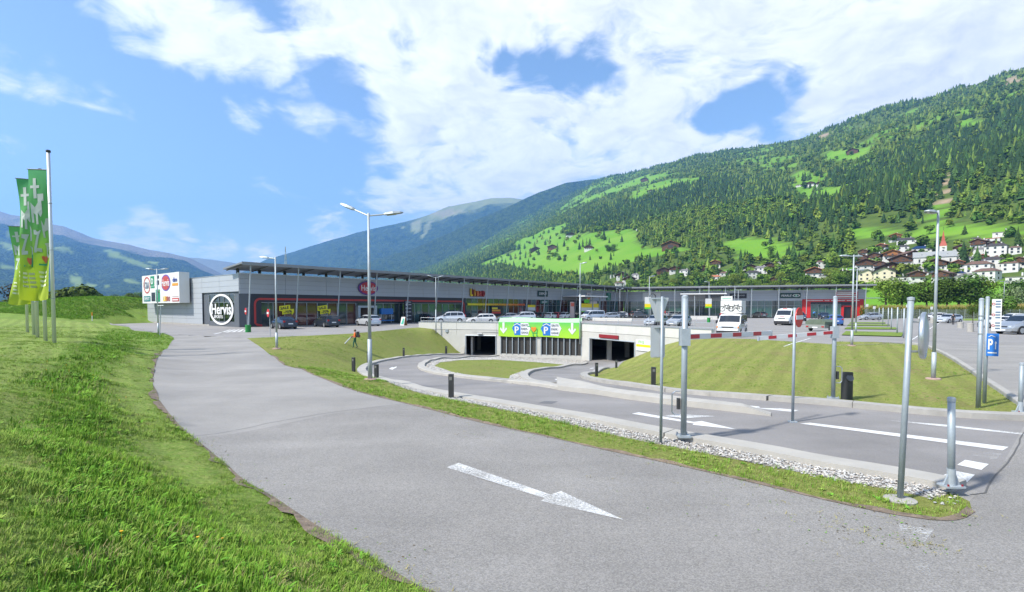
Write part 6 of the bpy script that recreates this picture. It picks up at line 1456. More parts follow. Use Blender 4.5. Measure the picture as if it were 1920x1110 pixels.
# black pylon with round white symbols
p = C0 + D1 * 25.4 + N1 * 1.1; t = thing('info_pylon', 'black upright panel with a column of white discs before the shop window', 'sign', (p.x, p.y, .3)); Mx = frame((0, 0, 0), D1, N1)
mb = MB(); mb.box((0, 1.75, 0), (1.5, 3.5, .2), Mx); mb.build('panel', M_NAVY, t)
for i in range(5): mb = MB(); mb.lathe([(0, 0), (.22, 0), (.22, .03), (0, .03)], 16); me = mb.mesh('disc', M_SIGNW); me.transform(Mx @ Matrix.Translation((-.35, 2.9 - i * .58, .10))); link('disc', me, t); mb = MB(); mb.box((.25, 2.9 - i * .58, .11), (.5, .10, .02), Mx); mb.build('print_line', mat('pale grey print', (.55,.55,.55)), t)
mb = MB(); mb.box((-.1, 3.3, .11), (1.0, .09, .02), Mx); mb.build('print_line', mat('pale grey print', (.55,.55,.55)), t)
# round no-entry discs on thin poles near the first shop, yellow sale flags in the window
for lb, px, py, yt in (('small round red and white sign on a thin pole before the black sedan', 506.5, 631, 579), ('small round red and white sign beside the first slanted post', 464, 622, 577)):
    p = at(px, py, .3); h = (py - yt) / F * p.y; t = thing('no_entry_sign', lb, 'road sign', p); mb = MB(); mb.tube((0, 0, 0), (0, 0, h), .03, n=8); mb.build('pole', M_GALVL, t); r = .34
    Mx = Matrix.Translation((-.1, -.05, h - .35)) @ Matrix.Rotation(R(-50), 4, 'Z') @ Matrix.Rotation(R(90), 4, 'X'); mb = MB(); mb.lathe([(0, 0), (r, 0), (r, .03), (0, .03)], 24); me = mb.mesh('disc', M_RED); me.transform(Mx); link('disc', me, t); mb = MB(); mb.box((0, 0, .04), (r * 1.5, .16, .02), Mx); mb.build('white_bar', M_WP, t)
M_SALE = mat('sale yellow', (.78,.70,.01), .5)
for lb, tt in (('yellow SALE 70% arrow poster in the left part of the shop window', 6.0), ('yellow SALE 70% arrow poster farther along the shop window', 11.4)):
    h = sign('sale_poster', lb, C0, D1, N1, tt - 1.05, tt + 1.05, 1.6, 3.1, None, .0, .03, 'poster')
    mb = MB(); mb.prism([(-1.0, -.05, 0), (-1.0, .55, 0), (.5, .75, 0), (.5, .15, 0), (1.0, .22, 0), (1.0, -.25, 0), (.72, -.62, 0), (.66, -.36, 0), (-.6, -.55, 0), (-.62, -.1, 0)], (0, 0, .03)); mb.build('arrow', M_SALE, h)
    text('lettering', 'SALE', .38, Matrix.Translation((-.28, .33, .032)) @ Matrix.Rotation(R(8), 4, 'Z'), M_NAVY, h, ext=.01, wid=1.15, bold=.03); text('lettering', '-70%', .36, Matrix.Translation((.15, -.18, .032)) @ Matrix.Rotation(R(8), 4, 'Z'), M_NAVY, h, ext=.01, wid=1.15, bold=.03)
h = sign('display_stand', 'blue sports display inside the window right of the entrance', C0, D1, N1, 20.4, 23.0, .6, 2.6, None, .3, .1, 'display stand')
mb = MB(); mb.box((0, .55, .1), (2.2, .9, .5)); mb.build('canopy', mat('display blue', (.02,.14,.42), .5), h); 
for x in (-1, 1): mb = MB(); mb.tube((x, -1, .1), (x, .2, .1), .04, n=6); mb.build('leg', M_ALU, h)
mb = MB(); mb.box((0, -.85, .15), (2.4, .15, .6)); mb.build('shelf', mat('display blue', (.02,.14,.42), .5), h)
# banner signs on lamps of the lot
for lb, px, y0, y1, w, Y in (('white board with yellow and green bands on the deck lamp', 1214.5, 557, 579, 11, 62), ('white yellow and green board on the lamp left of the camper van', 1328.5, 560, 577, 11.5, 66)):
    c = atY(px, (y0 + y1) / 2, Y - .3); hh = (y1 - y0) / F * Y; ww = w / F * Y; t = thing('lamp_board', lb, 'sign', c)
    for nm, a, b, m_ in (('upper_panel', .42, 1, M_SIGNW), ('yellow_band', .14, .42, M_YEL), ('green_band', 0, .14, M_LIME)): mb = MB(); mb.box((0, 0, hh * ((a + b) / 2 - .5)), (ww, .06, hh * (b - a))); mb.build(nm, m_, t)
# yellow-black stone guard at the building end, small post, marker
p = at(268, 604, .3); t = thing('guard_post', 'short yellow and dark banded guard post at the end of the building', 'bollard', p)
for i in range(5): mb = MB(); mb.lathe([(.32, i * .19), (.32, i * .19 + .185)], 14); mb.build('band', M_YEL if i % 2 == 0 else mat('olive band', (.16,.15,.03), .6), t)
p = hit(173, 602); t = thing('marker_post', 'thin marker post with orange top on the mown meadow', 'post', p); mb = MB(); mb.tube((0, 0, 0), (0, 0, .7), .05, n=8); mb.build('post', M_SIGNW, t); mb = MB(); mb.tube((0, 0, .7), (0, 0, 1.15), .052, n=8); mb.build('top', M_ORANGE, t)
p = at(299.5, 630, .28); t = thing('small_post', 'short grey T shaped post beside the grass tip lamp', 'post', p); mb = MB(); mb.tube((0, 0, 0), (.15, 0, 2.6), .035, n=8); mb.build('pole', M_GALVL, t); mb = MB(); mb.tube((-.1, 0, 2.6), (.4, 0, 2.62), .03, n=6); mb.build('bar', M_GALVL, t)
# ---- flags
def flagmat():
    m = bpy.data.materials.new('green flag cloth'); m.use_nodes = True; N = m.node_tree.nodes; L = m.node_tree.links; b = N['Principled BSDF']; b.inputs['Roughness'].default_value = .7
    tc = N.new('ShaderNodeTexCoord'); s_ = N.new('ShaderNodeSeparateXYZ'); L.new(tc.outputs['Object'], s_.inputs[0]); r = N.new('ShaderNodeMapRange'); r.inputs[1].default_value = 2.0; r.inputs[2].default_value = 8.8; L.new(s_.outputs[2], r.inputs[0])
    cr = N.new('ShaderNodeValToRGB'); e = cr.color_ramp.elements; e[0].color = (.42,.50,.03,1); e[1].color = (.06,.34,.13,1); e.new(.32).color = (.32,.48,.04,1); e.new(.55).color = (.13,.40,.10,1); L.new(r.outputs[0], cr.inputs[0]); L.new(cr.outputs[0], b.inputs['Base Color'])
    tr = N.new('ShaderNodeBsdfTranslucent'); L.new(cr.outputs[0], tr.inputs['Color']); mx = N.new('ShaderNodeMixShader'); mx.inputs[0].default_value = .35; L.new(b.outputs[0], mx.inputs[1]); L.new(tr.outputs[0], mx.inputs[2]); L.new(mx.outputs[0], N['Material Output'].inputs['Surface']); return m
M_FLAG = flagmat(); M_FPR = mat('white flag print', (.42,.47,.44), .7)
def flagpole(i, px, py, ytop, label, flag):
    p, h = fit(px, py, ytop); p = at(px, py, p.z); t = thing('flag_pole', label, 'flag pole', p, 0, 'white flag poles on the mown lawn')
    mb = MB(); mb.tube((0, 0, 0), (0, 0, h), .085, .07, 14); mb.build('pole', mat('white aluminium', (.62,.64,.65), .35, .35), t, True)
    mb = MB(); mb.lathe([(.085, h - .01), (.10, h + .02), (.10, h + .09), (.05, h + .12), (0, h + .12)], 14); mb.build('cap', M_ANTH, t)
    for z in (2.1, 4.4, 6.6): mb = MB(); mb.tube((0, 0, z * h / 9), (0, 0, z * h / 9 + .03), .092, n=14); mb.build('joint_ring', M_GALVL, t)
    if not flag: return
    az, w, ztop, zbot, ph, amp = flag
    f = thing('flag', FLAB[i], 'flag', p, 0, 'green shop flags'); d = Vector((math.cos(az), math.sin(az), 0)); s = Vector((-d.y, d.x, 0))
    def pt(u, z, off=0):
        k = (ztop - z) / (ztop - zbot); wv = amp * k ** .7 * math.sin(u / w * 2.6 + z * .75 + ph) + .35 * amp * k * math.sin(u / w * 7 + z * 1.7 + ph * 2)
        ww = u * (1 - .16 * math.sin(k * math.pi)); return d * (.10 + ww) + s * (wv + off) + Vector((0, 0, z - .10 * math.sin(u / w * 3) * k + (.12 * u / w if k < .02 else 0) - u * .12 * (1 - k)))
    nu, nv = 10, 50; mb = MB(); vs = [pt(w * a / nu, zbot + (ztop - zbot) * b / nv) for a in range(nu + 1) for b in range(nv + 1)]; k = nv + 1
    mb.add(vs, [(a * k + b, (a + 1) * k + b, (a + 1) * k + b + 1, a * k + b + 1) for a in range(nu) for b in range(nv)]); mb.build('cloth', M_FLAG, f, True)
    mb = MB(); mb.path([Vector((0, 0, ztop + .02)), pt(w * 1.05, ztop) + Vector((0, 0, .02))], .02, 6); mb.build('arm', M_ANTH, f)
    def shape(P, nm='letter_print', m=M_FPR):
        if nm == 'letter_print': c_ = sum(a for a, _ in P) / len(P); P = [(c_ + (a - c_) * .8, b) for a, b in P]
        for sd in (-1, 1):
            mb = MB(); Q = []
            for a, b in zip(P, P[1:] + P[:1]): n = max(1, int(math.hypot((b[0] - a[0]) * w, (b[1] - a[1])) / .22)); Q += [(a[0] + (b[0] - a[0]) * j / n, a[1] + (b[1] - a[1]) * j / n) for j in range(n)]
            Q = [(a, zt_ - (zt_ - b) * kz) if nm == 'letter_print' else (a, b) for a, b in Q]; V, E, Fc, *_ = geometry.delaunay_2d_cdt([Vector(q) for q in Q], [(j, (j + 1) % len(Q)) for j in range(len(Q))], [], 1, 1e-5)
            mb.add([pt(v.x * w, v.y, .014 * sd) for v in V], [tuple(x) for x in Fc]); mb.build(nm, m, f)
    T = zt_ = ztop; kz = min(1, (ztop - zbot - 2.4) / 4.6) if False else (ztop - zbot - 2.0) / 6.2
    shape([(.55, T - .5), (.75, T - .5), (.75, T - 1.0), (.95, T - 1.0), (.95, T - 1.2), (.75, T - 1.2), (.75, T - 1.9), (.55, T - 1.9), (.55, T - 1.2), (.35, T - 1.2), (.35, T - 1.0), (.55, T - 1.0)])
    shape([(.15, T - 1.6), (.55, T - 1.6), (.55, T - 2.2), (.75, T - 2.5), (.75, T - 3.7), (.60, T - 3.7), (.60, T - 2.9), (.42, T - 3.2), (.30, T - 2.9), (.30, T - 2.1), (.15, T - 2.1)])
    shape([(.62, T - 2.6), (.95, T - 2.2), (.95, T - 3.6), (.80, T - 3.6), (.80, T - 2.9), (.62, T - 3.1)])
    shape([(.08, T - 3.3), (.22, T - 3.3), (.36, T - 3.8), (.48, T - 3.4), (.48, T - 4.6), (.38, T - 4.6), (.38, T - 4.2), (.20, T - 4.1), (.20, T - 4.7), (.08, T - 4.7)])
    shape([(.45, T - 4.1), (.92, T - 4.1), (.92, T - 4.4), (.72, T - 4.45), (.95, T - 5.4), (.95, T - 5.7), (.55, T - 5.6), (.55, T - 5.35), (.78, T - 5.35), (.60, T - 4.5)])
    shape([(.1, T - 5.0), (.5, T - 5.0), (.42, T - 5.2), (.46, T - 5.9), (.15, T - 6.1), (.1, T - 5.9), (.34, T - 5.75), (.28, T - 5.3), (.1, T - 5.2)])
    M_TC = mat('teal cart print', (.02,.28,.16), .7); B = zbot
    shape([(.30, B + 2.3), (.36, B + 2.3), (.42, B + 1.75), (.80, B + 1.75), (.80, B + 1.83), (.46, B + 1.83), (.40, B + 2.4), (.30, B + 2.4)], 'cart_print', M_TC)
    shape([(.5 + .16 * math.sin(a) ** 3, B + 2.08 + .19 * (math.cos(a) - .38 * math.cos(2 * a) - .15 * math.cos(3 * a))) for a in np.linspace(0, 6.28, 15)[:-1]], 'heart_print', mat('coral print', (.55,.13,.06), .7))
    for r_ in range(4):
        for c_ in range(3): x0 = .15 + c_ * .25; shape([(x0, B + 1.35 - r_ * .22), (x0 + .2, B + 1.35 - r_ * .22), (x0 + .2, B + 1.46 - r_ * .22), (x0, B + 1.46 - r_ * .22)], 'text_print', mat('pale flag print', (.62,.66,.42), .7))
FLAB = ['green flag with white letter shards hanging from the nearest pole', 'green flag with white letter shards on the second pole, folded behind the first', 'dark green flag turned away at the top on the third pole', 'green and yellow flag low on the fourth pole', '']
FP = [(102,643,289), (85.5,639,323), (70.5,633,345), (63.3,627.7,366), (51.6,623,385)]
PL = ['nearest and tallest looking white flag pole', 'second flag pole counted from the road', 'third flag pole with the turned dark flag', 'fourth flag pole behind the third', 'farthest flag pole at the left']
FL = [(3.25, .85, 8.55, 2.2, .3, .30), (3.5, .9, 8.4, 2.2, 1.9, .36), (2.75, 1.05, 8.35, 2.3, 3.2, .42), (3.5, 1.0, 6.9, 2.0, 4.4, .35), None]
for i, (q, l, f) in enumerate(zip(FP, PL, FL)): flagpole(i, *q, l, f)
# ---- fence and posts on the right
posts = [(1648,577,603),(1655,577,610),(1665,577,612),(1671,577,618),(1682,576,626),(1694,578,634)]
for i, (px, yt, yb) in enumerate(posts):
    p = at(px, yb, .3); post('sign_post', '%s bare steel post beside the grass strips, %s' % (('farthest','second','third','fourth','fifth','nearest')[i], ('next to the silver hatchback','thin and far','before the fence','of middle size','of the near pair','at the lawn corner')[i]), 'post', p, (yb - yt) / F * p.y, .055, M_GALVL, False, 10)
fx = [1622 + i * 17 for i in range(19)]
ft = thing('mesh_fence', 'long grey steel mesh fence along the maize field', 'fence', at(1760, 594.5, .3)); inv = Matrix.Translation(-ft.location)
def fadd(mb, nm, m): o = mb.build(nm, m); o.parent = ft; o.matrix_parent_inverse = inv
prev = None
for i, px in enumerate(fx):
    Y = 112 - i * .5; k = (px - 960) / F; p = Vector((k * Y, Y, gz(k * Y, Y))); mb = MB(); mb.tube(p, p + Vector((0, 0, 2.1)), .035, n=6); fadd(mb, 'fence_post', M_GALVL)
    if prev is not None:
        mb = MB(); n = 5
        for j in range(n): z = .25 + j * .43; mb.tube(prev + Vector((0, 0, z)), p + Vector((0, 0, z)), .012, n=4, caps=False)
        for j in range(1, 14): q = prev.lerp(p, j / 14); mb.tube(q + Vector((0, 0, .1)), q + Vector((0, 0, 2.0)), .008, n=3, caps=False)
        fadd(mb, 'mesh_panel', M_GALVL)
    prev = p
for lb, px, yt, yb in (('white square sign plate on a post by the fence corner', 1625, 570, 588), ('small white sign plate on a post left of the fence', 1638.5, 574, 590), ('white round topped sign in the middle of the fence', 1700.5, 571, 590), ('white sign plate near the tall lamp by the fence', 1746, 575, 592)):
    p = at(px, yb, .35) if yb > 580 else at(px, yb, .3); Y = 105.0; k = (px - 960) / F; p = Vector((k * Y, Y, gz(k * Y, Y))); h = H - (yt - 577) / F * Y - p.z; t = thing('sign_plate', lb, 'sign', p); mb = MB(); mb.tube((0, 0, 0), (0, 0, h), .03, n=6); mb.build('pole', M_GALVL, t); mb = MB(); mb.box((0, -.05, h - .28), (.5, .03, .55)); mb.build('plate', M_SIGNW, t)
# ------------------------------------------------------------------ vehicles
M_TYRE = mat('tyre rubber', (.018,.018,.019), .8); M_RIM = mat('alloy rim', (.45,.46,.47), .3, .7); M_CGL = mat('car glass', (.012,.018,.026), .03, 0, spec=.9)
M_TRIM = mat('black car trim', (.022,.022,.024), .5); M_HEAD = mat('headlight glass', (.55,.58,.60), .08, .4); M_TAIL = mat('tail light red', (.40,.012,.015), .2); M_PLATE = mat('number plate', (.72,.73,.74), .4); M_AMB = mat('amber light', (.70,.22,.02), .25); M_SHUT = mat('car underside', (.01,.01,.01), .9)
def paint(name, c, metal=.0, rough=.28): return mat('paint ' + name, c, rough, metal, coat=.6, spec=.5)
PT = {'silver': paint('silver', (.42,.44,.46), .55), 'white': paint('white', (.62,.62,.61)), 'black': paint('black', (.012,.013,.016)), 'navy': paint('navy', (.008,.012,.028), .0), 'grey': paint('grey', (.10,.105,.11), .5), 'red': paint('red', (.36,.012,.02)), 'blue': paint('blue', (.03,.09,.28), .2), 'pale': paint('pale silver', (.58,.60,.62), .4), 'dkgreen': paint('dark blue grey', (.010,.014,.020), .0)}
KINDS_ = {
 'hatch':  (4.20,1.76,1.48,[(0,.50),(.012,.66),(.06,.76),(.24,.93),(.27,.96),(.42,1.38),(.52,1.47),(.68,1.47),(.86,1.39),(.965,1.00),(.985,.86),(1,.52)],[(0,.50),(.06,.74),(.25,.92),(.55,.95),(.965,.99),(1,.52)],(.275,.42),(.87,.958),(.31,.86),[.56]),
 'estate': (4.60,1.78,1.47,[(0,.50),(.012,.64),(.06,.74),(.25,.91),(.275,.94),(.41,1.36),(.50,1.45),(.70,1.46),(.91,1.40),(.975,1.00),(.99,.86),(1,.52)],[(0,.50),(.06,.72),(.25,.90),(.55,.93),(.975,.98),(1,.52)],(.28,.41),(.915,.968),(.31,.90),[.52,.74]),
 'sedan':  (4.50,1.76,1.42,[(0,.50),(.012,.64),(.06,.74),(.26,.91),(.285,.94),(.42,1.33),(.50,1.41),(.62,1.42),(.70,1.36),(.83,1.06),(.97,1.02),(.99,.86),(1,.52)],[(0,.50),(.06,.72),(.25,.90),(.55,.94),(.83,1.0),(.97,1.0),(1,.52)],(.29,.42),(.71,.82),(.32,.80),[.56]),
 'minivan':(4.40,1.79,1.66,[(0,.52),(.012,.70),(.05,.80),(.19,1.00),(.22,1.04),(.38,1.54),(.48,1.64),(.75,1.65),(.91,1.57),(.975,1.08),(.988,.9),(1,.52)],[(0,.52),(.05,.78),(.2,.99),(.55,1.03),(.975,1.07),(1,.52)],(.225,.38),(.918,.968),(.26,.91),[.50,.73]),
 'suv':    (4.55,1.84,1.70,[(0,.55),(.012,.74),(.05,.84),(.22,1.05),(.25,1.09),(.39,1.56),(.48,1.68),(.75,1.69),(.91,1.60),(.975,1.12),(.988,.95),(1,.55)],[(0,.55),(.05,.82),(.22,1.04),(.55,1.08),(.975,1.11),(1,.55)],(.255,.39),(.918,.968),(.29,.91),[.52,.75]),
 'small':  (3.60,1.64,1.49,[(0,.52),(.015,.68),(.07,.78),(.23,.97),(.26,1.0),(.44,1.40),(.53,1.48),(.70,1.48),(.87,1.36),(.97,.98),(.985,.84),(1,.52)],[(0,.52),(.06,.76),(.25,.96),(.55,.97),(.97,.97),(1,.52)],(.265,.44),(.88,.962),(.31,.86),[.62]),
 'camper': (4.75,1.84,1.94,[(0,.48),(.008,.84),(.03,.94),(.13,1.13),(.15,1.17),(.25,1.76),(.31,1.90),(.5,1.94),(.95,1.92),(.985,1.80),(.997,1.1),(1,.48)],[(0,.48),(.03,.92),(.14,1.12),(.3,1.16),(.98,1.16),(1,.48)],(.155,.255),(.984,.996),(.175,.93),[.36,.62]),
 'bigvan': (5.55,2.06,2.34,[(0,.50),(.006,.98),(.04,1.12),(.13,1.28),(.15,1.32),(.25,2.02),(.31,2.26),(.42,2.33),(.97,2.30),(.99,2.2),(.997,1.2),(1,.50)],[(0,.50),(.03,1.05),(.14,1.27),(.3,1.30),(.98,1.3),(1,.50)],(.155,.26),None,(.18,.36),[]),
}
def make_car(kind):
    L, W, Hh, top, belt, ws, rw_, sw_, split = KINDS_[kind]; t = thing('parked_car' if kind not in ('bigvan', 'camper') else 'van', 'car', 'car' if kind not in ('bigvan', 'camper') else 'van')
    fs = sorted(set([p[0] for p in top] + [p[0] for p in belt] + [ws[0], ws[1]] + ([rw_[0], rw_[1]] if rw_ else []))); tx = [p[0] for p in top]; tz = [p[1] for p in top]; bx_ = [p[0] for p in belt]; bz = [p[1] for p in belt]
    def ring(f):
        tp = float(np.interp(f, tx, tz)); b = min(tp, float(np.interp(f, bx_, bz))); e = max(0, 1 - min(f, 1 - f) / .10); w = W / 2 * (1 - .13 * e ** 2); k = min(1, max(0, (tp - b) / .45)); z0 = .19 + (.05 * e)
        incl = .21 if kind not in ('camper', 'bigvan') else .11
        r = w * (.975 - incl * k); ht = tp - b
        return [(w * .82, z0), (w * .965, z0 + .07), (w, min(b - .02, .55 + .0 * b)), (w * .985, max(b - .03, z0 + .1)), (w * .96, b), (r + w * .05 * k, b + ht * .80), (r * .90, b + ht * .955), (r * .55, tp + .004), (0, tp + .012)]
    X = lambda f: L / 2 - f * L
    rings = [ring(f) for f in fs]; vs = []; n = 9
    for f, rg in zip(fs, rings):
        vs += [(X(f), -y, z) for y, z in rg] + [(X(f), y, z) for y, z in rg[:-1]][::-1]
    m = 2 * n - 1; F_ = []
    for i in range(len(fs) - 1):
        for j in range(m): F_.append((i * m + j, i * m + (j + 1) % m, (i + 1) * m + (j + 1) % m, (i + 1) * m + j))
    F_ += [tuple(range(m - 1, -1, -1)), tuple(range((len(fs) - 1) * m, len(fs) * m))]
    mb = MB(); mb.add(vs, F_); me = mb.mesh('body', PT['silver'], True); body = link('body', me, t); body.material_slots[0].link = 'OBJECT'; body.material_slots[0].material = PT['silver']
    md = body.modifiers.new('edge', 'EDGE_SPLIT'); md.split_angle = R(38)
    def at_(f, k, s): rg = ring(f); return Vector((X(f), s * rg[k][0], rg[k][1]))
    # side glass
    edges = [sw_[0]] + split + [sw_[1]]
    for s in (-1, 1):
        for a, b in zip(edges, edges[1:]):
            mb = MB(); k = 6; V = []
            for i in range(k + 1):
                f = a + .006 + (b - a - .012) * i / k; lo, hi = at_(f, 4, s), at_(f, 5, s); 
                V += [lo.lerp(hi, .10) + Vector((0, s * .012, 0)), lo.lerp(hi, .97) + Vector((0, s * .014, 0))]
            fc = [(2 * i, 2 * i + 1, 2 * i + 3, 2 * i + 2) for i in range(k)]; fc = fc if s < 0 else [q[::-1] for q in fc]; mb.add(V, fc); mb.build('side_window', M_CGL, t)
    def screen(a, b, nm, sg):
        mb = MB(); V = []; k = 4
        for i in range(k + 1):
            f = a + (b - a) * (.05 + .88 * i / k); rg = ring(f); y5 = rg[5][0] * .93; off = Vector((sg * .012, 0, .012)); zt_ = lambda q: Vector((X(f), q, rg[8][1] - .012 - .03 * (abs(q) / y5) ** 2)) + off
            V += [zt_(-y5 * .98), zt_(-y5 * .5), zt_(0), zt_(y5 * .5), zt_(y5 * .98)]
        fc = [(i * 5 + j, i * 5 + j + 1, i * 5 + 6 + j, i * 5 + 5 + j) for i in range(k) for j in range(4)]; mb.add(V, fc); mb.build(nm, M_CGL, t, True)
    screen(ws[0], ws[1], 'windshield', 1)
    if rw_: screen(rw_[0], rw_[1], 'rear_window', -1)
    # wheels
    rr = .31 if Hh < 1.6 else (.33 if Hh < 2.1 else .35); x1, x2 = L / 2 - L * .185, -L / 2 + L * .20
    if kind in ('camper', 'bigvan'): x1, x2 = L / 2 - L * .17, -L / 2 + L * .22
    for x in (x1, x2):
        for s in (-1, 1):
            mb = MB(); y0 = s * (W / 2 - .20); y1 = s * (W / 2 + .012)
            mb.tube((x, y0, rr), (x, y1, rr), rr, n=20); wh = mb.build('wheel', M_TYRE, t)
            mb = MB(); mb.tube((x, y1 - s * .02, rr), (x, y1 + s * .008, rr), rr * .66, n=14)
            for q in range(5): a = q * 1.2566; mb.box((x + rr * .36 * math.cos(a), y1 + s * .012, rr + rr * .36 * math.sin(a)), (.07, .02, .07))
            mb.build('rim', M_RIM, wh)
            mb = MB(); V = [(x + (rr + .055) * math.cos(a), s * (W / 2 - .0) , rr + (rr + .055) * math.sin(a)) for a in np.linspace(-.25, math.pi + .25, 15)]; V2 = [(p[0], s * (W / 2 + .004), p[2]) for p in V]
            mb.add(V2, [tuple(range(15)) if s < 0 else tuple(range(14, -1, -1))]); mb.build('wheel_arch', M_TRIM, t)
    # lights, plates, bumpers, grille, mirrors
    zl = float(np.interp(.03, tx, tz)) - .10; wf = W / 2 * .80
    for s in (-1, 1):
        mb = MB(); mb.prism([(L/2 - .015, s * wf * .60, zl - .08), (L/2 - .015, s * wf * .98, zl - .09), (L/2 - .20, s * wf * 1.14, zl + .02), (L/2 - .16, s * wf * 1.06, zl + .08), (L/2 - .05, s * wf * .66, zl + .055)], (.022, 0, .01)); mb.build('headlight', M_HEAD, t)
        if kind == 'camper': mb = MB(); mb.box((L/2 - .10, s * wf * 1.10, zl - .02), (.18, .09, .14)); mb.build('indicator', M_AMB, t)
        zr = .92 if Hh < 1.6 else 1.0; mb = MB(); tall = .30 if Hh > 1.55 else .17; mb.box((-L/2 + .10, s * wf * .96, zr - .05 + (.1 if Hh > 1.55 else 0)), (.22, .20, tall)); mb.build('tail_light', M_TAIL, t)
        mb = MB(); zm = float(np.interp(ws[0] + .06, bx_, bz)) + .08; xm = X(ws[0] + .06); mb.box((xm, s * (W / 2 + .09), zm), (.10, .18, .13 if kind not in ('camper', 'bigvan') else .26)); mb.build('mirror', M_TRIM if kind in ('camper', 'bigvan') else M_TRIM, t)
    mb = MB(); mb.box((L/2 - .01, 0, .36 if kind != 'camper' else .50), (.05, .52, .11)); mb.build('number_plate', M_PLATE, t); mb = MB(); mb.box((-L/2 + .005, 0, .62 if Hh < 1.9 else .7), (.03, .52, .11)); mb.build('number_plate', M_PLATE, t)
    if kind in ('camper', 'bigvan'):
        mb = MB(); mb.box((L/2 - .04, 0, .42), (.14, W * .93, .20 if kind == 'camper' else .36)); mb.build('front_bumper', M_TRIM, t); mb = MB(); mb.box((-L/2 + .05, 0, .45), (.14, W * .93, .2)); mb.build('rear_bumper', M_TRIM, t)
    mb = MB(); mb.box((L/2 - .03, 0, zl - .02), (.05, W * (.42 if kind != 'camper' else .52), .10)); mb.build('grille', M_TRIM, t)
    mb = MB(); mb.box((L/2 - .03, 0, .30), (.055, W * .62, .10)); mb.build('air_intake', M_TRIM, t)
    if kind in ('estate', 'suv'):
        for s in (-1, 1): mb = MB(); z = Hh + .03; mb.path([Vector((X(.44), s * W * .33, z - .04)), Vector((X(.5), s * W * .33, z)), Vector((X(.84), s * W * .33, z - .02)), Vector((X(.9), s * W * .33, z - .08))], .018, 5); mb.build('roof_rail', M_ALU, t)
    mb = MB(); mb.box((0, 0, .20), (L * .82, W * .84, .12)); mb.build('underside', M_SHUT, t)
    return t
CARS = {}; USED = set()
def car(kind, color, px, py, ang, label, group=None, dy=0.0, z=DECK, scale=None):
    if kind not in CARS: CARS[kind] = make_car(kind); c = CARS[kind]
    else: c = copy_tree(CARS[kind])
    p = at(px, py, z); a = R(ang); ext = KINDS_[kind][0] / 2 * abs(math.sin(a)) + KINDS_[kind][1] / 2 * abs(math.cos(a)); u = Vector((p.x, p.y, 0)).normalized(); p = p + u * ext * .8
    place(c, (p.x, p.y, z), a, label, group, scale)
    for k in c.children:
        if k.name.split('.')[0] == 'body': k.material_slots[0].link = 'OBJECT'; k.material_slots[0].material = PT[color]
    if kind in ('bigvan', 'camper'): c['category'] = 'van'
    return c
NA = math.degrees(math.atan2(-N1.y, -N1.x))      # nose towards the left shop front
G1 = 'cars parked before the left shop'; G2 = 'cars parked on the garage deck'; G3 = 'cars parked before the far shops'; G4 = 'cars in the right hand car park'
car('sedan', 'navy', 532, 617.5, NA - 8, 'dark navy sedan seen from behind before the shop window', G1)
car('estate', 'dkgreen', 612, 614, NA - 8, 'dark blue estate car with roof rails before the shop window', G1)
car('hatch', 'pale', 690, 611.5, NA - 6, 'silver hatchback with white door sticker before the shop entrance', G1)
car('sedan', 'black', 792, 604.5, NA, 'black car half hidden behind the left end of the white parapet', G1)
car('minivan', 'white', 836, 600.5, 200, 'white box van like car behind the silver minivan on the deck', G2, scale=1.1)
car('minivan', 'pale', 843, 606, 196, 'silver minivan behind the parapet left of the wall lamp post', G2)
car('estate', 'white', 902, 606, 196, 'white estate car behind the parapet next to the green banner', G2)
car('hatch', 'silver', 951, 602, 200, 'silver hatchback whose roof shows over the left end of the banner', G2)
car('suv', 'pale', 980, 602.5, 200, 'big silver off road car showing over the banner', G2)
car('hatch', 'black', 1005, 598.5, 60, 'black hatchback left of the small white cars', G2); car('estate', 'grey', 1018, 599, 60, 'dark grey estate car beside the black hatchback', G2)
car('small', 'white', 1033, 599, 62, 'small white car left of the red one', G2); car('small', 'red', 1046, 598.5, 62, 'small red car squeezed between two white ones', G2); car('small', 'white', 1057, 598.5, 240, 'round little white car right of the red one', G2)
car('camper', 'pale', 1111, 601, 208, 'silver minibus behind the railing right of the banner lamp', G2)
car('hatch', 'silver', 1142, 599.5, 205, 'grey hatchback behind the railing right of the silver minibus', G2); car('hatch', 'grey', 1155, 597, 205, 'dark hatchback half covered by the grey one', G2); car('small', 'white', 1163, 596, 205, 'small white car at the foot of the double lamp', G2)
car('hatch', 'silver', 1230, 611, 228, 'silver hatchback half hidden by the triangular sign', G2); car('hatch', 'silver', 1273, 612, 226, 'silver hatchback left behind the barrier post', G2)
car('estate', 'grey', 1199, 595.5, 20, 'grey estate car before the far shop windows at the corner', G3); car('hatch', 'silver', 1258, 594.5, 30, 'silver hatchback before the far shops left of the blue grey one', G3); car('sedan', 'silver', 1270, 594.5, 215, 'silver blue sedan right behind the thick barrier post', G3)
car('small', 'white', 1310, 594, 190, 'small white car before the far shops under the canopy', G3); car('hatch', 'silver', 1342, 594.5, 200, 'pale silver car left of the white camper van', G3)
car('hatch', 'grey', 1423, 595.5, 100, 'dark grey hatchback right behind the white camper van', G3); car('sedan', 'blue', 1437, 593, 100, 'dark blue sedan behind the grey hatchback', G3)
car('suv', 'black', 1498, 602, 250, 'dark car half hidden behind the white delivery van', G3)
car('sedan', 'navy', 1545, 598.5, 250, 'navy sedan standing before the red portal', G3); car('hatch', 'blue', 1562, 610.5, 70, 'blue hatchback in front of the tarped trailer', G3)
car('hatch', 'silver', 1631, 600, 182, 'silver hatchback seen from the side right of the red portal', G4)
car('estate', 'white', 1750, 600.5, 175, 'white estate car behind the tall lawn lamp', G4); car('hatch', 'pale', 1779, 606, 200, 'silver hatchback facing left beside two people', G4)
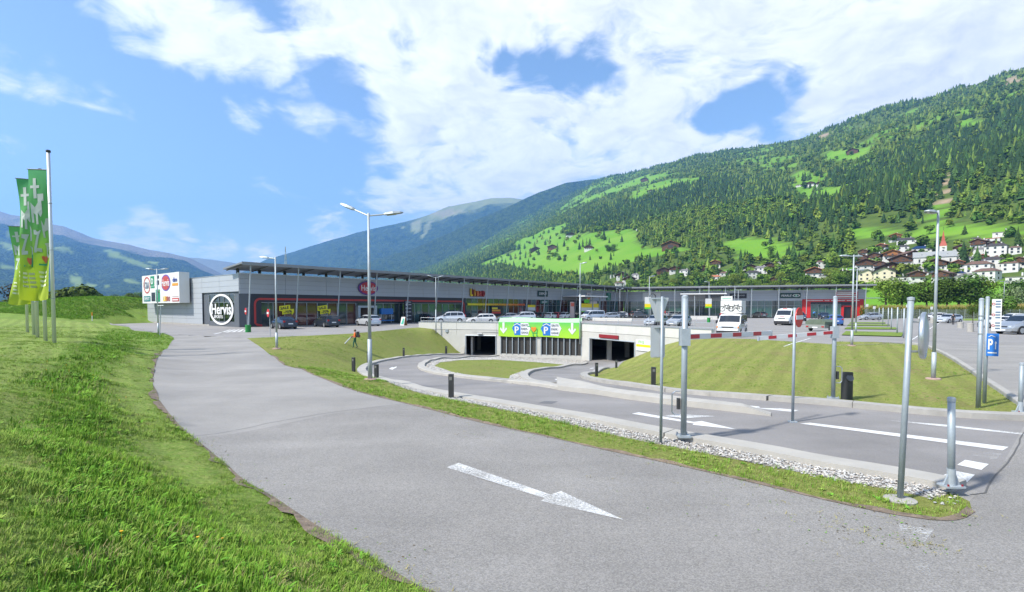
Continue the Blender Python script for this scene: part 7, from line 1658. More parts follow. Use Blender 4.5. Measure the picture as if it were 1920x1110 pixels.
car('hatch', 'white', 1862, 615.5, 70, 'white hatchback seen from behind under the small tree', G4); car('estate', 'white', 1897, 604, 185, 'white estate car parked right of the small tree', G4); car('minivan', 'silver', 1921, 627, 188, 'silver minivan cut off by the right picture edge', G4)
# white camper van with a bicycle board on its roof
v = car('camper', 'white', 1373, 632, 238, 'white van with a big bicycle advertising box on its roof')
bx_ = thing('roof_box', 'white advertising box with bicycle print standing on the camper van', 'advertising box', v.location + Vector((0, 0, 1.94)), R(238))
mb = MB(); mb.prism([(.85, -.82, 0), (.85, .82, 0), (.85, .82, 1.05), (.85, -.82, 1.05)], (-2.3, 0, 0)); mb.build('box', M_SIGNW, bx_)
mb = MB(); mb.box((.80, -.35, 1.25), (.06, .9, .36)); mb.build('top_board', M_SIGNW, bx_); mb = MB(); mb.box((.835, -.35, 1.25), (.012, .7, .10)); mb.build('print_line', mat('mint print', (.3,.5,.42)), bx_)
mb = MB(); mb.box((-1.3, .5, .1), (.3, .5, 1.7)); mb.build('rear_bag', mat('white tarpaulin', (.66,.67,.68), .6), bx_)
def bikeprint(y0, z0, s):
    for dy in (-.34, .34): mb = MB(); mb.lathe([(.20 * s, 0), (.235 * s, 0), (.235 * s, .012), (.20 * s, .012)], 18); me = mb.mesh('bicycle_print', M_NAVY); me.transform(Matrix.Translation((.86, y0 + dy * s, z0)) @ Matrix.Rotation(R(90), 4, 'Y')); link('bicycle_print', me, bx_)
    mb = MB(); P = [Vector((.868, y0 + a * s, z0 + b * s)) for a, b in ((-.34, 0), (-.12, .30), (.22, .30), (.34, 0), (.0, 0), (-.12, .30), (-.16, .40))]; mb.path(P, .018, 4); mb.path([P[4], P[2] + Vector((0, 0, .1))], .016, 4); mb.build('bicycle_print', M_NAVY, bx_)
bikeprint(-.36, .38, .95); bikeprint(.38, .38, .95)
for o in v.children:
    pass
mb = MB(); mb.box((2.0, 0, 1.02), (.02, .5, .05), Matrix.Translation((.13, 0, -.04))); mb.build('bonnet_print', M_RED, v)
v2 = car('bigvan', 'white', 1475, 610, 229, 'white delivery van with black bumper and small red emblems')
for z, x, sy in ((2.27, 1.06, .5), (1.16, 2.50, .5)): mb = MB(); mb.box((x, 0, z), (.03, sy, .12)); mb.build('red_emblem', M_RED, v2)
# trailer under a green tarpaulin
p = at(1533, 622, .3) + Vector((1.0, 1.2, 0)); t = thing('trailer', 'small trailer under a grey green tarpaulin seen from behind', 'trailer', p, R(-55))
mb = MB(); P = [(-.95, .70), (.95, .70), (.95, .98), (.55, 1.22), (-.55, 1.22), (-.95, .98)]; mb.prism([(x, -1.2, z) for x, z in P], (0, 2.4, 0)); mb.build('tarpaulin', mat('olive tarpaulin', (.10,.13,.09), .7, var=.15, vs=3), t)
mb = MB(); mb.box((0, 0, .52), (1.85, 2.4, .36)); mb.build('bed', mat('trailer grey', (.26,.27,.24), .5, .3), t)
for s in (-1, 1):
    mb = MB(); mb.tube((s * .88, 0, .30), (s * 1.06, 0, .30), .30, n=16); mb.build('wheel', M_TYRE, t); mb = MB(); mb.box((s * .75, -1.22, .50), (.22, .05, .11)); mb.build('tail_light', M_TAIL, t)
    mb = MB(); mb.box((s * .97, 0, .64), (.22, .75, .04)); mb.build('mudguard', M_TRIM, t)
mb = MB(); mb.box((0, -1.22, .42), (.5, .03, .11)); mb.build('number_plate', M_PLATE, t); mb = MB(); mb.path([Vector((0, 1.2, .42)), Vector((0, 2.3, .42))], .05, 6); mb.build('drawbar', M_GALV, t)
# ------------------------------------------------------------------ people
SKIN = mat('skin', (.45,.26,.18), .6); HAIR = mat('dark hair', (.03,.02,.015), .7)
def person(label, loc, ang, shirt, trousers, shoes=(.03,.025,.02), hair=HAIR, pose='stand', h=1.75, sleeve=.5, group=None):
    k = h / 1.75; sw = .10 if pose == 'stand' else .30
    J = {'pel': (0,0,.95), 'wai': (0,0,1.08), 'che': (.01,0,1.30), 'nec': (0,0,1.50), 'hea': (.02,0,1.60), 'top': (.01,0,1.72),
         'shL': (0,.19,1.42), 'elL': (-.02,.26,1.14), 'haL': (.10,.25,.90), 'fiL': (.13,.245,.80), 'shR': (0,-.19,1.42), 'elR': (-.03,-.26,1.14), 'haR': (.08,-.24,.90), 'fiR': (.11,-.235,.80),
         'hiL': (0,.10,.90), 'knL': (.04 + sw * .3,.115,.50), 'anL': (sw * .6 - .02,.115,.09), 'toL': (sw * .6 + .14,.125,.035), 'hiR': (0,-.10,.90), 'knR': (.04 - sw * .2,-.115,.50), 'anR': (-sw * .6 - .02,-.115,.09), 'toR': (-sw * .6 + .14,-.125,.035)}
    if pose == 'work': J.update({'elR': (.08,-.27,1.16), 'haR': (.34,-.20,1.08), 'fiR': (.42,-.18,1.06), 'elL': (.0,.27,1.14), 'haL': (.20,.22,1.0), 'fiL': (.27,.20,.97)})
    if pose == 'ride': J.update({'hiL': (0,.1,.92), 'knL': (.36,.11,.80), 'anL': (.30,.12,.42), 'toL': (.43,.12,.38), 'knR': (.28,-.11,.62), 'anR': (.16,-.12,.22), 'toR': (.30,-.12,.18), 'che': (.18,0,1.25), 'nec': (.28,0,1.42), 'hea': (.34,0,1.52), 'top': (.33,0,1.63), 'shL': (.24,.18,1.36), 'shR': (.24,-.18,1.36), 'elL': (.42,.24,1.18), 'elR': (.42,-.24,1.18), 'haL': (.60,.22,1.05), 'haR': (.60,-.22,1.05), 'fiL': (.66,.22,1.03), 'fiR': (.66,-.22,1.03)})
    rad = {'pel': .135, 'wai': .125, 'che': .145, 'nec': .058, 'hea': .092, 'top': .075, 'sh': .068, 'el': .046, 'ha': .032, 'fi': .028, 'hi': .095, 'kn': .064, 'an': .048, 'to': .038}
    E = [('pel','wai'),('wai','che'),('che','nec'),('nec','hea'),('hea','top'),('che','shL'),('shL','elL'),('elL','haL'),('haL','fiL'),('che','shR'),('shR','elR'),('elR','haR'),('haR','fiR'),('pel','hiL'),('hiL','knL'),('knL','anL'),('anL','toL'),('pel','hiR'),('hiR','knR'),('knR','anR'),('anR','toR')]
    nm = list(J); me = bpy.data.meshes.new('figure'); me.from_pydata([Vector(J[n]) * k for n in nm], [(nm.index(a), nm.index(b)) for a, b in E], [])
    ob = bpy.data.objects.new('tmp', me); COL.objects.link(ob); sk = ob.modifiers.new('s', 'SKIN'); sb = ob.modifiers.new('u', 'SUBSURF'); sb.levels = 2; sb.render_levels = 2
    for i, n in enumerate(nm):
        r = rad.get(n, rad.get(n[:2], .05)) * k; me.skin_vertices[0].data[i].radius = (r, r)
    me.skin_vertices[0].data[0].use_root = True
    dg = bpy.context.evaluated_depsgraph_get(); fm = bpy.data.meshes.new_from_object(ob.evaluated_get(dg)); bpy.data.objects.remove(ob); fm.name = 'person'
    for m_ in (SKIN, shirt, trousers, mat('shoes', shoes, .6)): fm.materials.append(m_)
    seg = [(Vector(J[a]) * k, Vector(J[b]) * k, a, b) for a, b in E]
    for p_ in fm.polygons:
        c = p_.center; best = (9, None)
        for a, b, na_, nb_ in seg:
            d = b - a; t_ = max(0, min(1, (c - a).dot(d) / d.length_squared)); q = (c - (a + d * t_)).length
            if q < best[0]: best = (q, (na_[:2], nb_[:2], t_, na_, nb_))
        a, b, t_, fa, fb = best[1]; mi = 1
        if fb in ('hea', 'top') or (fb == 'nec' and t_ > .72): mi = 0
        elif b in ('fi',) or (b == 'ha' and t_ > sleeve - .0) : mi = 0
        elif b == 'to' or (b == 'an' and t_ > .92): mi = 3
        elif b in ('hi', 'kn', 'an') or (fa == 'pel' and t_ < .6): mi = 2
        p_.material_index = mi; p_.use_smooth = True
    o = link('person', fm, None, loc, R(ang)); tag(o, label, 'person', group)
    hd = Vector(J['hea']) * k; mb = MB(); mb.lathe([(.104 * k, -.01), (.108 * k, .05 * k), (.095 * k, .11 * k), (.055 * k, .15 * k), (0, .158 * k)], 14, (hd.x - .022, 0, hd.z)); mb.build('hair', hair, o, True)
    mb = MB(); mb.add([hd + Vector((.088, -.014, .0)) * k, hd + Vector((.088, .014, .0)) * k, hd + Vector((.118, 0, -.01)) * k, hd + Vector((.088, 0, .045)) * k], [(0, 2, 3), (2, 1, 3), (0, 1, 2)]); mb.build('nose', SKIN, o)
    for s in (-1, 1): mb = MB(); mb.box(hd + Vector((.088, s * .034, .04)) * k, (.012, .022, .012)); mb.build('eye', M_BLACK, o)
    for side in 'LR':
        f = Vector(J['fi' + side]) * k; d = (f - Vector(J['ha' + side]) * k).normalized(); sd = d.cross(Vector((0, 0, 1))).normalized() if abs(d.z) < .9 else Vector((1, 0, 0)); mb = MB()
        for q in range(4): a = f + sd * (q - 1.5) * .017; mb.tube(a, a + d * (.065 - abs(q - 1.6) * .008) + Vector((0, 0, -.02)), .008, .006, 5)
        mb.tube(f - d * .03 + sd * .03, f + d * .02 + sd * .055, .009, .007, 5); mb.build('fingers', SKIN, o)
    return o
m_or = mat('orange work shirt', (.75,.14,.02), .7); m_dg = mat('dark green work trousers', (.015,.10,.055), .8)
wp_ = hit(666, 652.5); wh = 35 / F * wp_.y
wk = person('worker in orange shirt and green trousers blowing grass on the bank', wp_, 190, m_or, m_dg, h=wh, pose='work', hair=mat('brown cap', (.10,.05,.03), .8))
bp = thing('leaf_blower', 'backpack leaf blower with a pale nozzle carried by the worker', 'leaf blower', wp_, R(190)); k_ = wh / 1.75
mb = MB(); mb.box((-.26 * k_, 0, 1.28 * k_), (.20, .34, .44)); mb.build('motor_pack', M_ANTH, bp); mb = MB(); mb.box((-.38 * k_, -.02, 1.12 * k_), (.14, .28, .22)); mb.build('fan_housing', mat('red brown cover', (.22,.05,.03), .5), bp)
mb = MB(); mb.path([Vector((-.25, -.24, 1.12)) * k_, Vector((.05, -.34, 1.02)) * k_, Vector((.38, -.20, 1.03)) * k_], .05, 8); mb.build('hose', M_BLACK, bp); mb = MB(); mb.tube(Vector((.38, -.20, 1.03)) * k_, Vector((.95, -.16, .42)) * k_, .045, .05, 10); mb.build('nozzle', mat('pale nozzle', (.45,.48,.50), .5), bp)
dk = mat('dark clothing', (.02,.02,.024), .8); rd = mat('red clothing', (.45,.03,.04), .7); bl = mat('blue clothing', (.03,.16,.42), .7); pk = mat('pale clothing', (.55,.50,.50), .7)
def ppl(label, px, py, hpx, ang, a, b, pose='stand', z=.3, group=None):
    p = at(px, py, z); return person(label, p, ang, a, b, h=max(1.5, min(1.85, hpx / F * p.y)), pose=pose, group=group)
ppl('person in black clothing standing on the lot by the concrete tub', 1728.5, 605, 18, 250, dk, dk); ppl('shorter person in dark jacket and beige trousers beside the person in black', 1736, 604.5, 14, 100, dk, mat('beige trousers', (.4,.25,.18)))
ppl('person in dark shirt beside the silver hatchback on the right', 1787, 609, 21, 200, dk, dk); ppl('person in red beside the white van with the advertising box', 1352, 600, 15, 250, rd, dk)
for i, (lb, px, py, a) in enumerate((('shopper in white walking at the shop windows near the black pylon sign', 934, 596.5, pk), ('shopper in pink before the book shop windows', 909.5, 596, rd), ('shopper in pale red at the far corner windows', 1185, 594.5, rd), ('shopper in pink between the far cars', 1194, 594.5, pk), ('shopper in red left of the barrier post', 1247, 594.8, rd), ('shopper in coral before the far canopy', 1293, 594.3, rd))):
    ppl(lb, px, py, 14, 200 + i * 40, a, dk, group='shoppers far across the lot')
# cyclist
p = at(1525, 597.5, .3); cb = person('cyclist in blue riding across the lot', p + Vector((0, 0, .12)), 20, bl, dk, pose='ride', h=1.75)
t = thing('bicycle', 'dark bicycle ridden by the cyclist in blue', 'bicycle', p, R(20))
for x in (-.42, .62):
    mb = MB(); mb.lathe([(.30, -.02), (.34, -.02), (.34, .02), (.30, .02)], 20); me = mb.mesh('wheel', M_TYRE); me.transform(Matrix.Translation((x, 0, .34)) @ Matrix.Rotation(R(90), 4, 'X')); link('wheel', me, t)
mb = MB(); mb.path([Vector(q) for q in ((-.42, 0, .34), (.1, 0, .36), (.5, 0, .82), (-.06, 0, .86), (-.42, 0, .34))], .02, 6); mb.path([Vector(q) for q in ((.1, 0, .36), (-.06, 0, .86), (-.08, 0, .98))], .02, 6); mb.path([Vector((.62, 0, .34)), Vector((.5, 0, .95)), Vector((.5, 0, 1.05))], .02, 6); mb.build('frame', M_ANTH, t)
mb = MB(); mb.tube((.55, -.25, 1.08), (.55, .25, 1.08), .018, n=6); mb.build('handlebar', M_BLACK, t); mb = MB(); mb.box((-.08, 0, 1.0), (.24, .12, .05)); mb.build('saddle', M_BLACK, t)
# ------------------------------------------------------------------ village on the slope
M_STUC = mat('white stucco', (.58,.57,.54), .85, var=.06, vs=.6); M_CREAM = mat('cream stucco', (.62,.55,.40), .85, var=.06, vs=.6); M_WOOD = mat('brown weathered wood', (.10,.045,.022), .8, var=.3, vs=2.5); M_OWOOD = mat('orange larch wood', (.32,.13,.04), .75, var=.25, vs=2.5)
M_RBR = mat('brown roof tiles', (.13,.075,.055), .8, var=.25, vs=1.2); M_RGR = mat('grey roof tiles', (.16,.15,.145), .8, var=.25, vs=1.2); M_ROR = mat('orange roof tiles', (.36,.13,.07), .8, var=.25, vs=1.2); M_RDK = mat('dark roof tiles', (.045,.038,.038), .75, var=.25, vs=1.2); M_SOL = mat('solar panels', (.012,.03,.10), .15, .2); M_WIN = mat('dark window glass', (.02,.025,.03), .1, spec=.8)
WINM = {}
def house(px, py, wpx, kind='chalet', roofm=None, turn=0.0, label='', storeys=2):
    p = hill_hit(px, py)
    if p is None: return
    w = wpx * .88 / F * p.y; w = max(6, min(w, 34)); dep = w * (.95 if kind in ('chalet', 'barn') else .65); hs = 2.7; wallh = hs * storeys
    if kind == 'flat': wallh = w * .24
    if kind == 'barn': wallh = max(2.6, w * .22)
    wallh = min(wallh, w * .62)
    ang = math.atan2(p.y, p.x) - math.pi / 2 + R(turn)
    t = thing('barn' if kind == 'barn' else 'house', label, 'barn' if kind == 'barn' else 'house', p, ang, 'houses on the slope')
    wm = {'chalet': M_STUC, 'white': M_STUC, 'barn': M_WOOD, 'flat': M_STUC, 'cream': M_CREAM, 'wood': M_OWOOD}[kind]
    up = {'chalet': M_WOOD, 'wood': M_OWOOD}.get(kind, wm); rh = w * (.20 if kind in ('chalet', 'barn', 'wood') else .24); ov = w * .09 if kind != 'white' else w * .04
    x, y = w / 2, dep / 2; front = -y
    if kind == 'white': rh = w * .18
    lowh = wallh * (.55 if kind in ('chalet', 'wood') else 1.0)
    mb = MB(); mb.box((0, 0, lowh / 2 - 2.5), (w, dep, lowh + 5)); mb.build('wall', wm if kind != 'wood' else M_STUC, t)
    if kind == 'flat':
        mb = MB(); mb.box((0, 0, wallh + .2), (w * 1.04, dep * 1.06, .4)); mb.build('roof', roofm or M_RGR, t)
    else:
        if kind in ('chalet', 'wood'): mb = MB(); mb.box((0, 0, (lowh + wallh) / 2), (w * .985, dep * .985, wallh - lowh)); mb.build('upper_wall', up, t)
        g = [(-x * .98, y, wallh), (x * .98, y, wallh), (0, y, wallh + rh * .97)] if kind not in ('white',) else None
        if g:
            mb = MB(); mb.prism([(a, -b + .03, c) for a, b, c in g], (0, dep - .06, 0)); mb.build('gable', up, t)
            th = .35; 
            for s in (-1, 1):
                e = Vector((s * (x + ov), 0, wallh - ov * rh / x)); r_ = Vector((0, 0, wallh + rh)); mb = MB(); mb.prism([(e.x, -y - ov, e.z), (r_.x, -y - ov, r_.z), (r_.x, -y - ov, r_.z + th), (e.x, -y - ov, e.z + th)], (0, dep + 2 * ov, 0)); mb.build('roof', roofm or M_RBR, t)
        else:
            q = .35 * dep; mb = MB(); V = [(-x - ov, -y - ov, wallh), (x + ov, -y - ov, wallh), (x + ov, y + ov, wallh), (-x - ov, y + ov, wallh), (-x + q, 0, wallh + rh), (x - q, 0, wallh + rh)]; mb.add(V, [(0, 1, 5, 4), (1, 2, 5), (2, 3, 4, 5), (3, 0, 4), (3, 2, 1, 0)]); mb.build('roof', roofm or M_RDK, t)
    if kind in ('chalet', 'wood'):
        mb = MB(); mb.box((0, front - .5, lowh + .5), (w * .92, 1.0, .9)); mb.build('balcony', M_WOOD, t)
    if kind != 'barn':
        n = max(2, int(w / 3.4)); rows = storeys if kind != 'flat' else max(1, int(wallh / 2.8))
        key = round(1.0, 1)
        if 'w' not in WINM: mb = MB(); mb.box((0, 0, 0), (1.15, .16, 1.25)); WINM['w'] = mb.mesh('window', M_WIN)
        for r in range(rows):
            z = wallh * (r + .55) / rows
            if z > wallh - .6: continue
            for i in range(n): link('window', WINM['w'], t, (-w / 2 + w * (i + .5) / n, front - .03, z))
            if dep > 6:
                for i in range(max(1, n - 2)):
                    for s in (-1, 1): link('window', WINM['w'], t, (s * (w / 2 + .03), -dep / 2 + dep * (i + .5) / max(1, n - 2), z), R(90))
        mb = MB(); mb.box((w * .2, dep * .12, wallh + rh * .9), (.7, .7, 1.8)); mb.build('chimney', M_STUC, t)
    else:
        mb = MB(); mb.box((0, front - .05, wallh * .4), (w * .3, .15, wallh * .75)); mb.build('barn_door', M_RDK, t)
    return t
HS = [(1687,528,30,'flat',M_RGR,10,'low white block with a flat roof and two windows above the maize field',1),(1717,528,27,'chalet',M_RBR,12,'chalet with a wooden balcony left of the tall lamp at the foot of the village',2),(1768,530,30,'chalet',M_RBR,-20,'brown and white chalet right of the tall lamp at the foot of the village',2),(1657,525,38,'cream',M_RDK,5,'dark roofed house with pale walls at the left foot of the village',2),(1626,527,32,'cream',M_RGR,0,'cream house with a pale hipped roof behind the red portal',2),
 (1668,511,48,'barn',M_RDK,8,'large dark brown barn left of the church',1),(1690,500,40,'chalet',M_RBR,-5,'white house with a broad dark gable above the brown barn',2),(1672,489,32,'wood',M_OWOOD,6,'orange larch gabled house left of the church',2),(1706,490,28,'chalet',M_RBR,30,'dark gabled house just left of the church nave',2),
 (1757,508,36,'chalet',M_RBR,-8,'broad dark gabled chalet right below the church nave',2),(1727,474,34,'white',M_SOL,5,'white house with blue solar roof above the church',1),(1678,453,20,'wood',M_ROR,10,'red brown wooden house high above the church on the left',2),(1700,457,33,'white',M_RDK,-4,'long low white house high above the church',1),
 (1868,478,36,'white',M_RDK,-10,'white block with two rows of small windows, topmost big house on the right',2),(1838,468,26,'chalet',M_RBR,-20,'white chalet with brown gable left of the topmost white block',2),(1836,481,24,'white',M_RGR,15,'small white house below the upper right chalet',2),(1863,504,38,'white',M_RDK,-6,'largest white house with many windows and a dark hipped roof',2),(1894,509,27,'white',M_RBR,-8,'white house with two window rows beside the largest white one',2),(1914,500,24,'chalet',M_RBR,-14,'chalet at the right picture edge above the two window row house',2),
 (1814,527,36,'white',M_RGR,-25,'long white house with grey roof behind the willow',1),(1850,527,40,'white',M_RBR,-25,'white arcaded house right behind the willow crown',2),(1835,513,42,'white',M_RBR,-12,'broad house with a brown roof in the middle of the right cluster',2),(1796,521,24,'white',M_SOL,15,'small house with blue solar roof at the foot of the right cluster',1),(1908,528,34,'flat',M_RGR,-15,'pale modern house at the right edge behind the willow',1),(1862,453,24,'flat',M_ROR,-10,'orange house high above the right cluster',2),(1879,443,28,'flat',M_RGR,-10,'grey modern flat house highest on the right',2),(1829,455,16,'white',M_RDK,5,'tiny white house beside the upper right trees',1),(1779,487,16,'white',M_RBR,20,'small pinkish white house behind the church tower',2),
 (1166,523,22,'chalet',M_RGR,5,'grey roofed chalet in the left house cluster above the shop roof',2),(1179,531,24,'chalet',M_RBR,10,'dark wooden chalet in the middle of the left house cluster',2),(1191,524,16,'white',M_RGR,-10,'slim white house right of the left house cluster',2),(1161,540,18,'white',M_RBR,15,'white gabled house peeping over the shop roof corner',2),(1150,520,14,'white',M_RGR,0,'small pale house at the left of the left cluster',1),
 (1243,511,24,'barn',M_RBR,10,'long low barn left of the two chalets below the wood',1),(1264,512,19,'chalet',M_RBR,5,'chalet between the low barn and the white gabled house',2),(1284,517,19,'white',M_RGR,-15,'white gabled house below the wood',2),(1342,502,21,'chalet',M_ROR,-10,'chalet with red roof alone on its green knoll',2),(1322,505,16,'barn',M_RBR,12,'low barn left of the red roofed chalet',1),(1348,514,20,'barn',M_RBR,-5,'reddish barn under the green knoll',1),(1358,518,20,'white',M_RBR,8,'white house with a dark gable below the green knoll',1),(1340,525,24,'white',M_ROR,-6,'pale house with orange roof low behind the far shop roof',1),
 (1406,512,24,'chalet',M_RDK,10,'dark gabled chalet at the left of the middle hamlet',2),(1411,523,26,'white',M_RDK,20,'white house with a long dark roof low in the middle hamlet',2),(1427,514,26,'white',M_RGR,-6,'white house with grey hipped roof in the middle hamlet',2),(1441,508,22,'chalet',M_RDK,8,'dark chalet at the right of the middle hamlet',2),(1456,504,18,'white',M_RGR,-12,'topmost house of the middle hamlet',2),(1455,528,21,'barn',M_RBR,5,'lone brown barn above the far shop roof',1),
 (1528,520,33,'chalet',M_ROR,-4,'broad chalet with orange roof above the far shops',2),(1567,530,60,'flat',M_RGR,0,'long white modern flat roofed house behind the red portal',1),(1540,503,20,'white',M_RBR,10,'white house above the orange roofed chalet',2),(1582,516,22,'chalet',M_RBR,-10,'small dark chalet right above the long modern house',1),(1620,506,36,'chalet',M_RBR,8,'big brown and white house behind the lawn lamps',2),(1650,506,22,'chalet',M_RBR,-8,'chalet just right of the lawn lamps',2),
 (1003,471,20,'barn',M_RBR,15,'dark farm barn at the left of the big meadow',1),(1037,467,20,'barn',M_RBR,-8,'second farm barn on the lower big meadow',1),(1070,444,18,'chalet',M_RBR,10,'farm house at the upper left rim of the big meadow',2),(1104,469,18,'chalet',M_RBR,-5,'farm house among trees in the middle of the big meadow',2),(1075,409,11,'white',M_RDK,5,'tiny white farm high on the left slope',1),(1105,409,11,'barn',M_RBR,0,'tiny barn high on the left slope',1),(1258,466,34,'barn',M_OWOOD,-4,'long pale wooden barn at the right end of the big meadow',1),(1197,432,9,'white',M_RGR,10,'tiny white hut at the top of the big meadow',1),(1220,360,11,'chalet',M_ROR,8,'tiny red roofed farm on the upper meadow',1),(1208,340,16,'barn',M_RBR,0,'tiny farm buildings near the skyline meadow',1),
 (1497,350,10,'white',M_RBR,8,'small pale farm on the upper right clearing, left one',1),(1520,349,14,'chalet',M_RBR,-6,'brown farm on the upper right clearing, middle one',2),(1537,349,14,'chalet',M_RBR,6,'farm on the upper right clearing, right one',2),(1543,374,12,'barn',M_RBR,4,'tiny barn in the lower part of the right clearing',1),(1556,373,9,'white',M_RGR,-4,'tiny white hut in the lower part of the right clearing',1),(1598,288,20,'barn',M_RBR,0,'farm roof high up near the skyline clearing',1),
 (915,486,13,'white',M_RGR,8,'white house at the left tip of the big meadow',2),(931,481,11,'white',M_RBR,-6,'second white house at the left tip of the big meadow',2),(742,491,7,'chalet',M_RBR,0,'tiny house over the left shop roof',1)]
def more_houses():
    g = random.Random(5); pl_ = ('below the church', 'right of the church', 'left of the church', 'among the big white houses', 'at the right picture edge'); n = 0; cnt = {}
    for _ in range(400):
        px, py = g.uniform(1610, 1915), g.uniform(466, 526); w = g.uniform(14, 22)
        if any(abs(px - q[0]) < (q[2] + w) * .5 and abs(py - q[1]) < 11 for q in HS) or abs(px - 1750) < 42 and abs(py - 480) < 34: continue
        if n >= 16: break
        sp = 'left of the church' if px < 1700 else 'below the church' if px < 1765 else 'right of the church' if px < 1815 else 'beside the big white houses' if px < 1885 else 'at the right picture edge'
        k = g.choice(['chalet', 'white', 'white', 'flat']); rf = g.choice([(M_RGR, 'grey'), (M_RBR, 'brown'), (M_ROR, 'orange'), (M_RDK, 'dark')]); up = 'high up' if py < 487 else 'halfway up' if py < 507 else 'low down'
        l = 'small pale house with %s roof %s, %s' % (rf[1], sp, up); cnt[l] = cnt.get(l, 0) + 1
        if cnt[l] > 1: continue
        HS.append((px, py, w, k, rf[0], g.uniform(-25, 25), l, 2 if k != 'flat' else 1)); n += 1
more_houses()
for h_ in HS: house(*h_)
def church():
    p = hill_hit(1751, 497); s = p.y / F; ang = math.atan2(p.y, p.x) - math.pi / 2 + R(4); t = thing('church', 'village church with grey roofed white nave and red spire', 'church', p, ang)
    w, d, hh, rh = 62 * s, 11.0, 14 * s, 11 * s; mb = MB(); mb.box((0, 0, hh / 2 - 2), (w, d, hh + 4)); mb.build('nave_wall', M_STUC, t)
    mb = MB(); mb.prism([(-w/2 - .4, -d/2 - .5, hh - .2), (-w/2 - .4, d/2 + .5, hh - .2), (-w/2 - .4, 0, hh + rh)], (w + .8, 0, 0)); mb.build('nave_roof', mat('pale slate roof', (.26,.27,.27), .7, var=.15, vs=1), t)
    for i in range(4): mb = MB(); mb.box((-w * .36 + i * w * .24, -d/2 - .04, hh * .52), (.9, .2, hh * .42)); mb.build('window', M_WIN, t)
    for i in range(3): mb = MB(); mb.box((-w * .3 + i * w * .3, -d/2 * .55, hh + rh * .42), (.8, .8, .6)); mb.build('dormer', M_RGR, t)
    tx = 14 * s; tw = 10.5 * s; th = 36 * s; mb = MB(); mb.box((tx, d/2 + 1.5, th / 2), (tw, tw, th)); tower = mb.build('tower', M_STUC, t)
    z0 = th; zt = 66 * s; q = tw / 2 * 1.06; mb = MB(); mb.add([(tx - q, d/2 + 1.5 - q, z0), (tx + q, d/2 + 1.5 - q, z0), (tx + q, d/2 + 1.5 + q, z0), (tx - q, d/2 + 1.5 + q, z0), (tx - q*.5, d/2+1.5-q*.5, z0 + 9*s), (tx + q*.5, d/2+1.5-q*.5, z0 + 9*s), (tx + q*.5, d/2+1.5+q*.5, z0 + 9*s), (tx - q*.5, d/2+1.5+q*.5, z0 + 9*s), (tx, d/2 + 1.5, zt)], [(0,1,5,4),(1,2,6,5),(2,3,7,6),(3,0,4,7),(4,5,8),(5,6,8),(6,7,8),(7,4,8)]); mb.build('spire', mat('red spire', (.36,.07,.04), .6), tower)
    mb = MB(); mb.box((tx, d/2 + 1.5 - tw/2 - .05, th * .72), (tw * .26, .2, tw * .5)); mb.build('belfry_window', M_WIN, tower); mb = MB(); mb.lathe([(0, -.2), (tw * .2, 0), (0, .2)], 12, (tx, d/2 + 1.3 - tw/2, th * .93)); mb.build('clock', M_YEL, tower)
    mb = MB(); mb.tube((tx, d/2 + 1.5, zt - .2), (tx, d/2 + 1.5, zt + 2.2), .09, n=5); mb.box((tx, d/2 + 1.5, zt + 1.5), (1.0, .12, .12)); mb.build('cross', M_ANTH, tower)
church()
# power line tower behind the left shop
p = atY(536, 520, 900); t = thing('power_pylon', 'grey lattice power line tower rising behind the left shop roof', 'power pylon', (p.x, p.y, 0)); hh = H + (577 - 463) / F * 900
mb = MB(); q = 4.0; k = 9
for sx in (-1, 1):
    for sy in (-1, 1): mb.tube((sx * q, sy * q, 0), (sx * .4, sy * .4, hh), .28, .18, 4)
for i in range(k):
    a, b = i / k, (i + 1) / k; wa, wb = q + (.4 - q) * a, q + (.4 - q) * b
    for s1, s2 in ((-1, 1), (1, -1)):
        mb.tube((s1 * wa, -wa, hh * a), (s2 * wb, -wb, hh * b), .14, n=4); mb.tube((s1 * wa, wa, hh * a), (s2 * wb, wb, hh * b), .14, n=4); mb.tube((-wa, s1 * wa, hh * a), (-wb, s2 * wb, hh * b), .14, n=4); mb.tube((wa, s1 * wa, hh * a), (wb, s2 * wb, hh * b), .14, n=4)
mb.build('lattice', M_GALVL, t)
for z, w in ((hh * .62, 17), (hh * .70, 12)): mb = MB(); mb.tube((-w, 0, z), (w, 0, z), .25, n=4); mb.tube((-w, 0, z), (0, 0, z + 3), .14, n=4); mb.tube((w, 0, z), (0, 0, z + 3), .14, n=4); mb.build('cross_arm', M_GALVL, t)
# ------------------------------------------------------------------ trees one can tell apart
M_BARK = mat('bark', (.055,.042,.030), .9, var=.3, vs=3)
F_OLV = foliage('olive leaves', (.060,.095,.018)); F_WIL = foliage('willow leaves', (.15,.19,.085)); F_RED = foliage('red brown leaves', (.045,.030,.018))
def tree_mesh(r, h, m, nq, q, z0, lumps, seed, squash=1.0): return leafy(r, h, nq, q, z0, lumps, seed, squash).mesh('crown', m, False)
TT = {}
def tree_t(key, r, m, nq, q, z0, lumps, seed, squash=1.0):
    crown = tree_mesh(r, 1.0, m, nq, q, z0, lumps, seed, squash); mb = MB(); mb.tube((0, 0, -.06), (.01, 0, .42), .030, .018, 7)
    g = random.Random(seed)
    for i in range(4): a = g.uniform(0, 6.28); mb.tube((.01, 0, .25 + .05 * i), (r * .55 * math.cos(a), r * .55 * math.sin(a), .48 + .09 * i), .013, .006, 5)
    TT[key] = (crown, mb.mesh('trunk', M_BARK))
for i, (m_, k) in enumerate(((F_DEC[0], 'a'), (F_DEC[1], 'b'), (F_DEC[2], 'c'), (F_OLV, 'd'))): tree_t(k, .42 + .03 * i, m_, 1700, .072, .0, 11, 20 + i)
